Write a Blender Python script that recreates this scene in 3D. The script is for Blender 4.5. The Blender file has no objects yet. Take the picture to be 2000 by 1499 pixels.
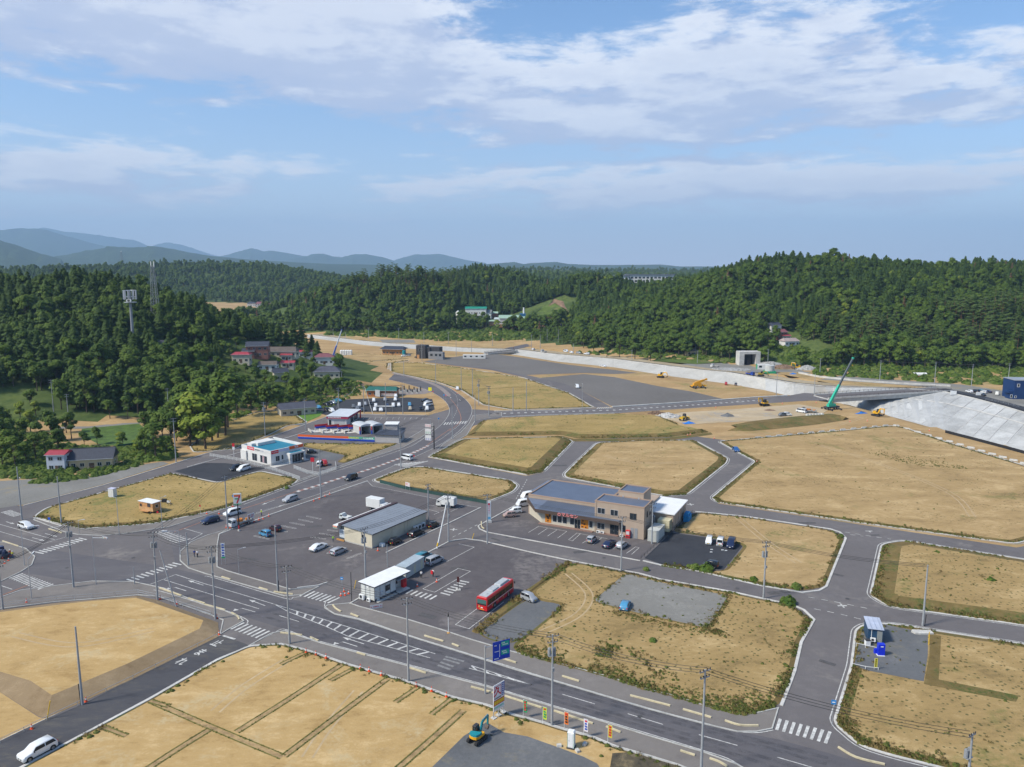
import bpy,bmesh,math,random
import numpy as np
from mathutils import Vector,Matrix,noise as mnoise
from mathutils.geometry import delaunay_2d_cdt
random.seed(7);rng=np.random.default_rng(7)
R=math.radians
S=bpy.context.scene
COL=S.collection

# ------------------------------------------------------------------ camera
FPX,CAMH,HORY=1500.0,66.0,520.0            # focal length in photo pixels, camera height, row of the eye level
PITCH=math.atan((749.5 - HORY)/FPX)
cp,sp=math.cos(PITCH),math.sin(PITCH)
cam=bpy.data.cameras.new('camera');camo=bpy.data.objects.new('camera',cam);COL.objects.link(camo)
cam.sensor_fit='HORIZONTAL';cam.sensor_width=36.0;cam.lens=36.0*FPX/2000.0
cam.clip_start=0.5;cam.clip_end=60000
camo.location=(0,0,CAMH);camo.rotation_euler=(math.pi/2 - PITCH,0,0)
S.camera=camo

# ------------------------------------------------------------------ sky, sun, exposure
SUN_EL,SUN_AZ=46.0,-112.0                      # sun to the left and a little behind the camera (0 = straight ahead, minus = left)
CLOUDS=[  # azimuth, elevation, half width, half height (degrees), weight
    (-24,15.8,20,3.9,.72),(-10,14.2,8.0,3.8,.52),(-38,17,14,4,.4),(13.0,12.8,14,3.6,.56),(22,15.5,6,2.0,.22),(-1,11.2,8,1.8,.20),(4,9.4,15,1.0,.26),(24,10.2,14,2.0,.34),
    (17,5.5,22,1.5,.62),(-31,6.2,14,1.7,.58),(33,12.2,7,1.4,.20),(20,17,6,1.0,.10),(-38,3.2,14,1.2,.22),
    (-14,9.6,9,1.3,-.45),(2,17.0,8,2.0,-.38),(26,16.4,9,2.0,-.18),(-14,5.6,6,1.3,-.30),(16,8.0,20,.55,-.22)]
world=bpy.data.worlds.new('World');S.world=world;world.use_nodes=True
class NT:
    def __init__(s,t): s.t=t;s.x=0
    def n(s,ty,**kw):
        nd=s.t.nodes.new(ty)
        for k,v in kw.items(): setattr(nd,k,v)
        return nd
    def put(s,sock,v):
        if isinstance(v,bpy.types.NodeSocket): s.t.links.new(v,sock)
        elif v is not None: sock.default_value=v
    def m(s,op,a,b=None,c=None,clamp=False):
        nd=s.n('ShaderNodeMath',operation=op,use_clamp=clamp)
        for i,v in enumerate((a,b,c)): s.put(nd.inputs[i],v)
        return nd.outputs[0]
    def mix(s,f,a,b,blend='MIX'):
        nd=s.n('ShaderNodeMix',data_type='RGBA',blend_type=blend)
        s.put(nd.inputs[0],f);s.put(nd.inputs[6],a if not isinstance(a,tuple) else (*a[:3],1));s.put(nd.inputs[7],b if not isinstance(b,tuple) else (*b[:3],1))
        return nd.outputs[2]
    def ramp(s,f,lo,hi,a=0.0,b=1.0):
        nd=s.n('ShaderNodeMapRange',interpolation_type='SMOOTHSTEP')
        s.put(nd.inputs[0],f);s.put(nd.inputs[1],lo);s.put(nd.inputs[2],hi);s.put(nd.inputs[3],a);s.put(nd.inputs[4],b)
        return nd.outputs[0]
    def xyz(s,x,y,z):
        nd=s.n('ShaderNodeCombineXYZ')
        for i,v in enumerate((x,y,z)): s.put(nd.inputs[i],v)
        return nd.outputs[0]
    def noise(s,vec,scale,detail=4,rough=.5,dist=0.0):
        nd=s.n('ShaderNodeTexNoise');s.put(nd.inputs['Vector'],vec);nd.inputs['Scale'].default_value=scale
        nd.inputs['Detail'].default_value=detail;nd.inputs['Roughness'].default_value=rough;nd.inputs['Distortion'].default_value=dist
        return nd.outputs[0]
def build_world():
    nt=world.node_tree;nt.nodes.clear();t=NT(nt)
    out=t.n('ShaderNodeOutputWorld');bg=t.n('ShaderNodeBackground');bg.inputs[1].default_value=0.125
    sky=t.n('ShaderNodeTexSky',sky_type='NISHITA',sun_disc=False)
    sky.sun_elevation=R(SUN_EL);sky.sun_rotation=R(SUN_AZ);sky.altitude=60;sky.air_density=1.0;sky.dust_density=1.2;sky.ozone_density=2.2
    tc=t.n('ShaderNodeTexCoord');sep=t.n('ShaderNodeSeparateXYZ');nt.links.new(tc.outputs['Generated'],sep.inputs[0])
    x,y,z=sep.outputs
    az=t.m('MULTIPLY',t.m('ARCTAN2',x,y),180/math.pi);el=t.m('MULTIPLY',t.m('ARCSINE',z),180/math.pi)
    def dens(daz,delv):
        a=t.m('ADD',az,daz);e=t.m('ADD',el,delv)
        es=t.m('POWER',t.m('MAXIMUM',t.m('ADD',e,1.0),.05),.62)      # cloud bands flatten towards the horizon
        p=t.xyz(t.m('MULTIPLY',a,.062),t.m('MULTIPLY',es,.95),3.7)
        f=t.noise(p,2.8,10,.63,.2);big=t.noise(t.xyz(t.m('MULTIPLY',a,.03),t.m('MULTIPLY',es,.5),9.1),1.0,2,.5)
        acc=t.m('ADD',t.m('MULTIPLY',f,1.9),t.m('MULTIPLY',t.m('SUBTRACT',big,.5),.35))
        for (ca,ce,wa,we,wt) in CLOUDS:
            da=t.m('DIVIDE',t.m('SUBTRACT',a,float(ca)),float(wa));de=t.m('DIVIDE',t.m('SUBTRACT',e,float(ce)),float(we))
            g=t.m('EXPONENT',t.m('MULTIPLY',t.m('ADD',t.m('MULTIPLY',da,da),t.m('MULTIPLY',de,de)),-1.0))
            acc=t.m('ADD',acc,t.m('MULTIPLY',g,float(wt)))
        return acc
    d0=dens(0.0,0.0);d1=dens(-1.2,1.5)
    mask=t.ramp(d0,.98,1.40);thick=t.ramp(d0,1.2,1.8)
    lit=t.ramp(t.m('SUBTRACT',d0,d1),-.22,.30)
    skyc=t.mix(1.0,sky.outputs[0],(.60,.80,.96),'MULTIPLY')
    hz=t.m('EXPONENT',t.m('MULTIPLY',t.m('MAXIMUM',el,0.0),-.19))
    skyh=t.mix(t.m('MULTIPLY',hz,.95),skyc,(6.0,6.0,6.7))
    cl=t.mix(lit,(2.9,3.35,4.5),(5.3,5.5,5.9))
    cl=t.mix(t.m('MULTIPLY',thick,.5),cl,(3.5,3.85,4.75))
    warm=t.ramp(el,2.0,9.0,1.0,0.0)
    cl=t.mix(t.m('MULTIPLY',warm,.40),cl,(5.6,5.1,5.2))
    low=t.ramp(el,.8,5.2)
    fin=t.mix(t.m('MULTIPLY',t.m('MULTIPLY',mask,low),.92),skyh,cl)
    nt.links.new(fin,bg.inputs[0]);nt.links.new(bg.outputs[0],out.inputs[0])
build_world()
world.cycles.sampling_method='MANUAL';world.cycles.sample_map_resolution=512
sun=bpy.data.lights.new('sun','SUN');suno=bpy.data.objects.new('sun',sun);COL.objects.link(suno)
sun.energy=3.5;sun.angle=R(9);sun.color=(1.0,.93,.80)
sd=Vector((math.sin(R(SUN_AZ))*math.cos(R(SUN_EL)),math.cos(R(SUN_AZ))*math.cos(R(SUN_EL)),math.sin(R(SUN_EL))))
suno.rotation_euler=sd.to_track_quat('Z','Y').to_euler();suno.location=sd*200+Vector((0,200,0))
vs=S.view_settings;vs.view_transform='Standard';vs.look='None';vs.exposure=0.60;vs.gamma=1.0;vs.use_curve_mapping=False
S.display_settings.display_device='sRGB'
cy=S.cycles;cy.use_denoising=True;cy.max_bounces=5;cy.diffuse_bounces=2;cy.glossy_bounces=2;cy.transmission_bounces=3;cy.volume_bounces=0;cy.transparent_max_bounces=4

# ------------------------------------------------------------------ photo pixel -> place on the ground
def ray(px,py):
    u=(px - 1000)/FPX;v=(749.5 - py)/FPX
    return Vector((u,cp+v*sp,-sp+v*cp))
def G(px,py,z=0.0):
    d=ray(px,py);t=(z - CAMH)/d.z
    return Vector((d.x*t,d.y*t,z))
def RD(px,py,dist,drop=0.0):
    d=ray(px,py);t=dist/d.y
    return Vector((d.x*t,dist,CAMH+d.z*t - drop))
def PX(p):
    z=p[2] - CAMH;dd=p[1]*cp - z*sp
    return (1000+FPX*p[0]/dd,749.5 - FPX*(p[1]*sp+z*cp)/dd)

# ------------------------------------------------------------------ helpers
def link(o,parent=None):
    COL.objects.link(o)
    if parent: o.parent=parent
    return o
def tag(o,label=None,cat=None,group=None,kind=None):
    if label: o['label']=label
    if cat: o['category']=cat
    if group: o['group']=group
    if kind: o['kind']=kind
    return o
def thing(name,label,cat,loc=(0,0,0),rz=0.0,group=None):
    o=bpy.data.objects.new(name,None);o.empty_display_size=.3;link(o)
    o.location=loc;o.rotation_euler=(0,0,rz)
    return tag(o,label,cat,group)
CH={}
def kids(o): return [c for c in CH.get(o.name,[])]
def copy_tree(o,parent=None):
    c=o.copy();COL.objects.link(c);c.parent=parent
    for k in list(CH.get(o.name,[])):
        d=copy_tree(k,c);CH.setdefault(c.name,[]).append(d)
    return c
class MB:
    """collects faces; build() links them as one mesh object"""
    def __init__(s): s.v=[];s.f=[];s.mi=[];s.cur=0
    def add(s,vs_,fs_,m=None):
        b=len(s.v);s.v+=[tuple(p) for p in vs_]
        for f in fs_: s.f.append([b+i for i in f]);s.mi.append(s.cur if m is None else m)
        return s
    def box(s,c,d,rz=0.0,m=None,taper=1.0,ty=None):
        x,y,z=d[0]/2,d[1]/2,d[2]/2;t=taper;t2=taper if ty is None else ty
        co,si=math.cos(rz),math.sin(rz)
        P=[(-x,-y,-z),(x,-y,-z),(x,y,-z),(-x,y,-z),(-x*t,-y*t2,z),(x*t,-y*t2,z),(x*t,y*t2,z),(-x*t,y*t2,z)]
        P=[(c[0]+p[0]*co - p[1]*si,c[1]+p[0]*si+p[1]*co,c[2]+p[2]) for p in P]
        return s.add(P,[(3,2,1,0),(4,5,6,7),(0,1,5,4),(1,2,6,5),(2,3,7,6),(3,0,4,7)],m)
    def bb(s,x0,x1,y0,y1,z0,z1,m=None): return s.box(((x0+x1)/2,(y0+y1)/2,(z0+z1)/2),(x1 - x0,y1 - y0,z1 - z0),0,m)
    def cyl(s,a,b,r0,r1=None,n=10,m=None,caps=True):
        a=Vector(a);b=Vector(b);r1=r0 if r1 is None else r1;d=(b - a)
        q=d.to_track_quat('Z','Y');P=[]
        for (o,r) in ((a,r0),(b,r1)):
            for i in range(n):
                an=2*math.pi*i/n;P.append(o+q @ Vector((math.cos(an)*r,math.sin(an)*r,0)))
        F=[(i,(i+1) % n,n+(i+1) % n,n+i) for i in range(n)]
        if caps: F+=[tuple(range(n))[::-1],tuple(range(n,2*n))]
        return s.add(P,F,m)
    def poly(s,P,z,m=None):
        r=delaunay_2d_cdt([Vector((p[0],p[1])) for p in P],[],[list(range(len(P)))],1,1e-4)
        return s.add([(p.x,p.y,z) for p in r[0]],[tuple(f) for f in r[2]],m)
    def prism(s,poly,z0,z1,m=None):
        n=len(poly);P=[(p[0],p[1],z0) for p in poly]+[(p[0],p[1],z1) for p in poly]
        return s.add(P,[tuple(range(n))[::-1],tuple(range(n,2*n))]+[(i,(i+1) % n,n+(i+1) % n,n+i) for i in range(n)],m)
    def extr(s,prof,x0,x1,m=None):
        """profile of (y, z) points pushed along x"""
        n=len(prof);P=[(x0,p[0],p[1]) for p in prof]+[(x1,p[0],p[1]) for p in prof]
        return s.add(P,[tuple(range(n))[::-1],tuple(range(n,2*n))]+[(i,(i+1) % n,n+(i+1) % n,n+i) for i in range(n)],m)
    def exty(s,prof,y0,y1,m=None):
        """profile of (x, z) points pushed along y"""
        n=len(prof);P=[(p[0],y0,p[1]) for p in prof]+[(p[0],y1,p[1]) for p in prof]
        return s.add(P,[tuple(range(n)),tuple(range(n,2*n))[::-1]]+[((i+1) % n,i,n+i,n+(i+1) % n) for i in range(n)],m)
    def loft(s,rings,m=None,caps=True,closed=True):
        n=len(rings[0]);P=[p for r in rings for p in r];F=[]
        for k in range(len(rings) - 1):
            for i in range(n if closed else n - 1): F.append((k*n+i,k*n+(i+1) % n,(k+1)*n+(i+1) % n,(k+1)*n+i))
        if caps: F+=[tuple(range(n))[::-1],tuple(range((len(rings) - 1)*n,len(rings)*n))]
        return s.add(P,F,m)
    def tube(s,pts,r,n=6,m=None):
        for a,b in zip(pts[:-1],pts[1:]): s.cyl(a,b,r,r,n,m)
        return s
    def mesh(s,name,mats,smooth=False):
        me=bpy.data.meshes.new(name);me.from_pydata(s.v,[],s.f)
        for m_ in (mats if isinstance(mats,(list,tuple)) else [mats]): me.materials.append(m_)
        if any(s.mi): me.polygons.foreach_set('material_index',s.mi)
        if smooth: me.polygons.foreach_set('use_smooth',[True]*len(s.f))
        bm=bmesh.new();bm.from_mesh(me);bmesh.ops.recalc_face_normals(bm,faces=bm.faces);bm.to_mesh(me);bm.free()
        me.update();return me
    def build(s,name,mats,parent=None,smooth=False,loc=None,rz=0.0):
        o=bpy.data.objects.new(name,s.mesh(name,mats,smooth));link(o,parent)
        if parent: CH.setdefault(parent.name,[]).append(o)
        if loc is not None: o.location=loc
        if rz: o.rotation_euler=(0,0,rz)
        return o
def bevel(o,w=.02,seg=1):
    bm=bmesh.new();bm.from_mesh(o.data)
    bmesh.ops.bevel(bm,geom=[e for e in bm.edges if len(e.link_faces)==2 and e.calc_face_angle(0)>.5],offset=w,segments=seg,affect='EDGES',clamp_overlap=True)
    bm.to_mesh(o.data);bm.free();return o

# ------------------------------------------------------------------ materials
MATS={}
def lin(c):
    f=lambda v: v/12.92 if v <= .04045 else ((v+.055)/1.055) ** 2.4
    return tuple(f(v/255) for v in c)
def M(name,col=(.5,.5,.5),rough=.7,metal=0.0,var=.10,scale=.6,spec=.35,coat=0.0,bump=0.0,bscale=8.0,streak=0.0,trans=0.0,emis=0.0):
    if name in MATS: return MATS[name]
    m=bpy.data.materials.new(name);m.use_nodes=True;t=NT(m.node_tree);b=m.node_tree.nodes['Principled BSDF'];MATS[name]=m
    b.inputs['Roughness'].default_value=rough;b.inputs['Metallic'].default_value=metal;b.inputs['Specular IOR Level'].default_value=spec
    b.inputs['Coat Weight'].default_value=coat;b.inputs['Coat Roughness'].default_value=.06
    m.diffuse_color=(*col,1)
    if var>0:
        tc=t.n('ShaderNodeTexCoord');v=tc.outputs['Object']
        if streak:
            mp=t.n('ShaderNodeMapping');mp.inputs['Scale'].default_value=(1,1,1 - streak);m.node_tree.links.new(v,mp.inputs[0]);v=mp.outputs[0]
        f=t.noise(v,scale,5,.6);g=t.noise(v,scale*9,3,.6)
        k=t.m('ADD',t.m('MULTIPLY',f,.65),t.m('MULTIPLY',g,.35))
        lo=tuple(c*(1 - var*1.6) for c in col);hi=tuple(min(1,c*(1+var)) for c in col)
        t.put(b.inputs['Base Color'],t.mix(t.ramp(k,.3,.7),lo,hi))
    else: b.inputs['Base Color'].default_value=(*col,1)
    if bump>0:
        tc=t.n('ShaderNodeTexCoord');nn=t.noise(tc.outputs['Object'],bscale,5,.6);bp=t.n('ShaderNodeBump');bp.inputs['Strength'].default_value=bump
        bp.inputs['Distance'].default_value=.05;m.node_tree.links.new(nn,bp.inputs['Height']);m.node_tree.links.new(bp.outputs[0],b.inputs['Normal'])
    if trans: b.inputs['Transmission Weight'].default_value=trans;b.inputs['IOR'].default_value=1.3
    if emis: b.inputs['Emission Color'].default_value=(*col,1);b.inputs['Emission Strength'].default_value=emis
    return m
def GM(name,cols,scale=.05,fine=1.2,rough=.95,stretch=None,patch=None,patch_amt=0.0,patch_scale=.08,bump=.6,bd=.08,cracks=None,rot=0.0,speck=None,speck_amt=0.0,spec=.2):
    """ground: dark, mid and light tones of the same surface over several scales, with patches of another growth or soil"""
    if name in MATS: return MATS[name]
    m=bpy.data.materials.new(name);m.use_nodes=True;t=NT(m.node_tree);b=m.node_tree.nodes['Principled BSDF'];MATS[name]=m
    b.inputs['Roughness'].default_value=rough;b.inputs['Specular IOR Level'].default_value=spec
    ge=t.n('ShaderNodeNewGeometry');v=ge.outputs['Position']
    if stretch:
        mp=t.n('ShaderNodeMapping');mp.inputs['Scale'].default_value=stretch;mp.inputs['Rotation'].default_value=(0,0,rot);m.node_tree.links.new(v,mp.inputs[0]);vv=mp.outputs[0]
    else: vv=v
    a=t.noise(vv,scale,6,.62,.6);f=t.noise(vv,fine,6,.65,.2);g=t.noise(v,fine*8,3,.6)
    k=t.m('ADD',t.m('ADD',t.m('MULTIPLY',a,.52),t.m('MULTIPLY',f,.32)),t.m('MULTIPLY',g,.16))
    c=t.mix(t.ramp(k,.37,.50),cols[0],cols[1]);c=t.mix(t.ramp(k,.50,.63),c,cols[2])
    if patch:
        pn=t.noise(v,patch_scale,7,.66,.8);pf=t.noise(v,patch_scale*14,3,.6)
        pm=t.m('MULTIPLY',t.ramp(pn,.60 - patch_amt*.3,.74 - patch_amt*.3),t.ramp(pf,.32,.62));c=t.mix(pm,c,patch)
    if speck:
        vo=t.n('ShaderNodeTexVoronoi');vo.inputs['Scale'].default_value=1.05;m.node_tree.links.new(v,vo.inputs['Vector'])
        sm=t.m('MULTIPLY',t.ramp(vo.outputs['Distance'],.30,.16),t.ramp(t.noise(v,.11,3,.6),.62 - speck_amt*.3,.72 - speck_amt*.3));c=t.mix(t.m('MULTIPLY',sm,.75),c,speck)
    t.put(b.inputs['Base Color'],c)
    bp=t.n('ShaderNodeBump');bp.inputs['Strength'].default_value=bump;bp.inputs['Distance'].default_value=bd
    m.node_tree.links.new(t.m('ADD',f,t.m('MULTIPLY',g,.6)),bp.inputs['Height']);m.node_tree.links.new(bp.outputs[0],b.inputs['Normal'])
    return m
def paint(name,col): return M(name,col,rough=.28,var=.04,scale=.8,spec=.5,coat=.6)
GLASS=M('window_glass',(.018,.026,.034),rough=.06,var=0,spec=.6,coat=.3)
CARGLASS=M('car_glass',(.012,.017,.022),rough=.05,var=0,spec=.7)
RUBBER=M('tyre_rubber',(.022,.022,.024),rough=.9,var=.1)
RIM=M('wheel_rim',(.42,.43,.45),rough=.35,metal=.8,var=0)
CONC=M('concrete',(.42,.41,.38),rough=.9,var=.14,scale=.5,bump=.25)
CONC2=M('pale_concrete',(.52,.50,.46),rough=.9,var=.16,scale=.35,bump=.2)
POLE=M('pole_concrete',(.30,.31,.32),rough=.85,var=.10,scale=1.5)
STEEL=M('galvanised_steel',(.45,.47,.49),rough=.45,metal=.5,var=.08)
DARK=M('dark_steel',(.045,.045,.05),rough=.6,var=.12)
BLACK=M('black_plastic',(.02,.02,.022),rough=.6,var=.05)
WHITE=M('white_paint',(.74,.74,.72),rough=.6,var=.06)
ROADWHITE=M('road_paint',(.54,.53,.50),rough=.85,var=.30,scale=1.6)
ROADORANGE=M('road_paint_orange',(.55,.22,.10),rough=.85,var=.2,scale=2)
YELLOW=M('yellow_paint',(.75,.45,.02),rough=.45,var=.08)
ORANGE=M('orange_plastic',(.80,.10,.03),rough=.5,var=.06)
RED=M('red_paint',(.60,.025,.03),rough=.4,var=.05)
BLUE=M('blue_paint',(.01,.06,.45),rough=.4,var=.05)
GREEN=M('green_paint',(.02,.30,.14),rough=.5,var=.06)
LAMPRED=M('tail_lamp',(.45,.01,.01),rough=.15,var=0)
LAMPWHITE=M('head_lamp',(.7,.72,.74),rough=.1,var=0)
PLATE=M('number_plate_white',(.7,.7,.66),var=0);PLATEY=M('number_plate_yellow',(.75,.48,.03),var=0)
WOOD=M('wood_boards',(.48,.25,.10),rough=.75,var=.2,scale=1.2)
# ================================================================== terrain
def ridge_h(X,Y,ridges):
    out=np.zeros_like(X)
    for rid in ridges:
        for (ax,ay,az,aw),(bx,by,bz,bw) in zip(rid[:-1],rid[1:]):
            dx,dy=bx - ax,by - ay;L2=dx*dx+dy*dy+1e-9
            t=np.clip(((X - ax)*dx+(Y - ay)*dy)/L2,0,1)
            d=np.hypot(X - (ax+t*dx),Y - (ay+t*dy));w=aw+t*(bw - aw);z=az+t*(bz - az)
            q=np.clip(1 - (d/w),0,1);h=z*(q*q*(3 - 2*q)*.55+q*.45)
            out=np.maximum(out,h)
    return out
def wob(X,Y,s,seed):
    r=np.random.default_rng(seed);o=np.zeros_like(X)
    for k in range(7):
        a=r.uniform(0,6.283);f=(1.0/s)*(1.35 ** k)*r.uniform(.8,1.2);o+=np.sin((X*math.cos(a)+Y*math.sin(a))*f*6.283+r.uniform(0,6.28))/(1.3 ** k)
    return o/2.6
def rp(px,py,dist,w,tree=17): 
    p=RD(px,py,dist,tree);return (p.x,p.y,max(1.0,p.z),w)
LEFT_R=[[rp(-420,500,400,190),rp(-200,508,430,180),rp(0,518,455,175),rp(130,512,465,165),rp(230,540,455,150),rp(300,550,455,135),rp(380,584,465,105),rp(440,614,480,88),rp(520,640,500,62),rp(580,662,520,42),rp(620,684,540,26)],
          [rp(90,600,390,95),rp(300,640,400,80)]]
def rq(px,py,dist,w): return rp(px,py+(7 if dist<1200 else 3),dist,w)
FAR_R=[[rq(545,616,900,70),rq(590,580,880,100),rq(650,540,870,120),rq(720,520,865,130),rq(770,510,865,140),rq(840,518,880,130),rq(885,535,900,90)],
         [rq(860,530,1040,160),rq(900,518,1030,170),rq(955,506,1040,180),rq(1000,528,1010,170),rq(1060,540,980,170),rq(1120,536,940,170),rq(1170,522,900,190),rq(1230,540,880,190),rq(1300,536,850,200),rq(1380,528,800,210),rq(1440,520,770,215),rq(1490,506,750,225),rq(1545,486,730,240),rq(1650,489,700,240),rq(1760,494,690,235),rq(1850,491,690,235),rq(2000,493,690,240),rq(2200,490,680,250),rq(2600,500,650,250)],
         [rq(1130,650,640,40),rq(1200,606,680,90),rq(1300,584,690,110),rq(1400,572,670,120)],
         [rq(1600,610,540,70),rq(1700,575,570,100),rq(1850,560,570,110),rq(2050,550,560,120)],
         [rq(-150,520,1500,420),rq(150,514,1750,420),rq(350,507,1750,420),rq(480,506,1750,380),rq(560,520,1650,300),rq(640,540,1550,240),rq(700,545,1600,260)],
         [rq(900,522,2500,500),rq(1050,515,2550,520),rq(1160,519,2600,520),rq(1300,520,2800,560),rq(1500,518,2900,560),rq(1800,518,2900,600)],
         [rq(1000,524,1750,320),rq(1150,528,1650,320),rq(1300,530,1650,330),rq(1420,530,1700,330)]]
LEVEE=[(600,654,661,.2),(640,659,666,.1),(712,667,675.5,0),(760,671.5,680,0),(830,675,684.5,-.4),(901,680,688.5,-.4),(936,681.5,690,-.5),(1009,683.5,695,-1),(1090,693,708,-2),(1200,702,719,-2),(1300,715,735,-2.5),(1375,724,745,-3),(1422,728,751,-3),(1495,740,764,-4),(1550,749,777,-5.5),(1610,755,784,-6.5),(1660,757,793,-7),(1728,759,812,-7),(1774,760.5,824,-7),(1846,766,844,-7),(1900,778,858,-7),(1960,794,874,-7),(2000,806,885,-7),(2150,850,930,-7),(2400,930,1010,-7)]
CZ=1.5
def refine(L,k=4):
    out=[]
    for a,b in zip(L[:-1],L[1:]):
        for i in range(k): out.append(tuple(a[j]+(b[j] - a[j])*i/k for j in range(len(a))))
    return out+[L[-1]]
LEV=refine(LEVEE,3)
CREST=[G(a,b,CZ) for a,b,c,d in LEV];FOOT=[G(a,c - 1.2,d) for a,b,c,d in LEV];NEAR=[G(a,c+1,0) for a,b,c,d in LEV]
def inpoly(X,Y,poly):
    ins=np.zeros(X.shape,bool);n=len(poly);j=n - 1
    for i in range(n):
        xi,yi,xj,yj=poly[i][0],poly[i][1],poly[j][0],poly[j][1]
        if yi != yj:
            c=((yi>Y) != (yj>Y)) & (X<(xj - xi)*(Y - yi)/(yj - yi)+xi);ins ^= c
        j=i
    return ins
c0,c1=CREST[0],CREST[-1]
FARPOLY=[(-4000,c0.y+40),(c0.x - 60,c0.y+15)]+[(p.x,p.y) for p in CREST]+[(c1.x+400,c1.y - 300),(4000,-300),(4000,4000),(-4000,4000)]
def offset(P,d,closed=True):
    """moves a polyline sideways; d > 0 goes to the right of its direction (out of a counter-clockwise polygon)"""
    n=len(P);out=[]
    for i in range(n):
        a=P[i - 1] if (closed or i>0) else None;b=P[i];c=P[(i+1) % n] if (closed or i<n - 1) else None
        ns=[]
        for u,v in ((a,b),(b,c)):
            if u is None or v is None: continue
            e=Vector((v[0] - u[0],v[1] - u[1])); 
            if e.length<1e-6: continue
            e.normalize();ns.append(Vector((e.y,-e.x)))
        m_=sum(ns,Vector((0,0)));m_=m_.normalized() if m_.length>1e-6 else ns[0]
        k=d/max(.45,m_.dot(ns[0]));out.append(Vector((b[0]+m_.x*k,b[1]+m_.y*k,b[2] if len(b)>2 else 0)))
    return out
_b=offset([Vector((p.x,p.y,0)) for p in CREST],-12.5,False)
FARBACK=FARPOLY[:1]+[(c0.x - 60,c0.y+28)]+[(p.x,p.y) for p in _b]+FARPOLY[-4:]
n0,n1=NEAR[0],NEAR[-1]
TOWNPOLY=[(-4000,n0.y+40),(n0.x - 60,n0.y+15)]+[(p.x,p.y) for p in NEAR]+[(n1.x+400,n1.y - 320),(4000,-400),(-4000,-400)]
def HTOWN(X,Y):
    X=np.asarray(X,float);Y=np.asarray(Y,float);h=ridge_h(X,Y,LEFT_R)
    return h+np.minimum(h/12,1)*wob(X,Y,90,3)*2.2 - .03
def HFAR(X,Y):
    X=np.asarray(X,float);Y=np.asarray(Y,float);h=ridge_h(X,Y,FAR_R)
    return CZ+h+np.minimum(h/14,1)*(wob(X,Y,150,5)*5.0+wob(X,Y,55,8)*1.8)
_st=4.0;_X0,_X1,_Y0,_Y1=-800.0,1200.0,0.0,2000.0
_xs=np.arange(_X0,_X1+_st,_st);_ys=np.arange(_Y0,_Y1+_st,_st);_XX,_YY=np.meshgrid(_xs,_ys)
_ZZ=np.where(inpoly(_XX,_YY,FARPOLY),HFAR(_XX,_YY),HTOWN(_XX,_YY)).tolist()
def HGT(x,y):
    u=(x - _X0)/_st;v=(y - _Y0)/_st
    if not (0 <= u<len(_xs) - 1 and 0 <= v<len(_ys) - 1): return CZ
    i,j=int(u),int(v);a,b=u - i,v - j;r0,r1=_ZZ[j],_ZZ[j+1]
    return (r0[i]*(1 - a)+r0[i+1]*a)*(1 - b)+(r1[i]*(1 - a)+r1[i+1]*a)*b
def hit(px,py,tmax=3000):
    """first point of the terrain under a photo pixel"""
    d=ray(px,py);t=60.0;st=6.0
    while t<tmax:
        p=Vector((d.x*t,d.y*t,CAMH+d.z*t))
        if p.z<HGT(p.x,p.y):
            lo,hi=t - st,t
            for _ in range(14):
                mid=(lo+hi)/2;q=Vector((d.x*mid,d.y*mid,CAMH+d.z*mid))
                if q.z<HGT(q.x,q.y): hi=mid
                else: lo=mid
            q=Vector((d.x*hi,d.y*hi,0));q.z=HGT(q.x,q.y);return q
        t+=st
    return G(px,py,0)
def on(p): return Vector((p[0],p[1],HGT(p[0],p[1])))

DIRT=GM('bare_dirt',((.26,.165,.07),(.365,.24,.11),(.47,.325,.165)),scale=.03,fine=.35,patch=(.20,.185,.06),patch_amt=.2,patch_scale=.03,stretch=(1,2.2,1))
HILLSOIL=GM('forest_floor',((.036,.058,.014),(.055,.085,.020),(.085,.12,.030)),scale=.05,fine=.5,patch=(.10,.13,.035),patch_amt=.5,patch_scale=.02)
FARFOREST=GM('far_forest',((.020,.036,.015),(.034,.056,.020),(.060,.088,.028)),scale=.012,fine=.05,bump=1.0,bd=6.0)
def grid(name,mat_,x0,x1,y0,y1,st,H,keep=None,label=None):
    xs=np.arange(x0,x1+st,st);ys=np.arange(y0,y1+st,st);X,Y=np.meshgrid(xs,ys);Z=H(X,Y)
    nx,ny=len(xs),len(ys);co=np.stack([X,Y,Z],-1).reshape(-1,3)
    i=np.arange(ny - 1)[:,None]*nx+np.arange(nx - 1)[None,:]
    q=np.stack([i,i+1,i+nx+1,i+nx],-1).reshape(-1,4)
    if keep is not None:
        k=keep((X[:-1,:-1]+st/2),(Y[:-1,:-1]+st/2)).reshape(-1);q=q[k]
    me=bpy.data.meshes.new(name);me.from_pydata(co.tolist(),[],q.tolist()); 
    for m_ in (mat_ if isinstance(mat_,list) else [mat_]): me.materials.append(m_)
    me.polygons.foreach_set('use_smooth',[True]*len(me.polygons))
    if isinstance(mat_,list):
        hz=Z.reshape(-1)[q].mean(1);me.polygons.foreach_set('material_index',(hz>mat_[1].get('hz',1.5)).astype(int).tolist())
    me.update();o=bpy.data.objects.new(name,me);link(o);tag(o,label,kind='structure');return o
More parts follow.
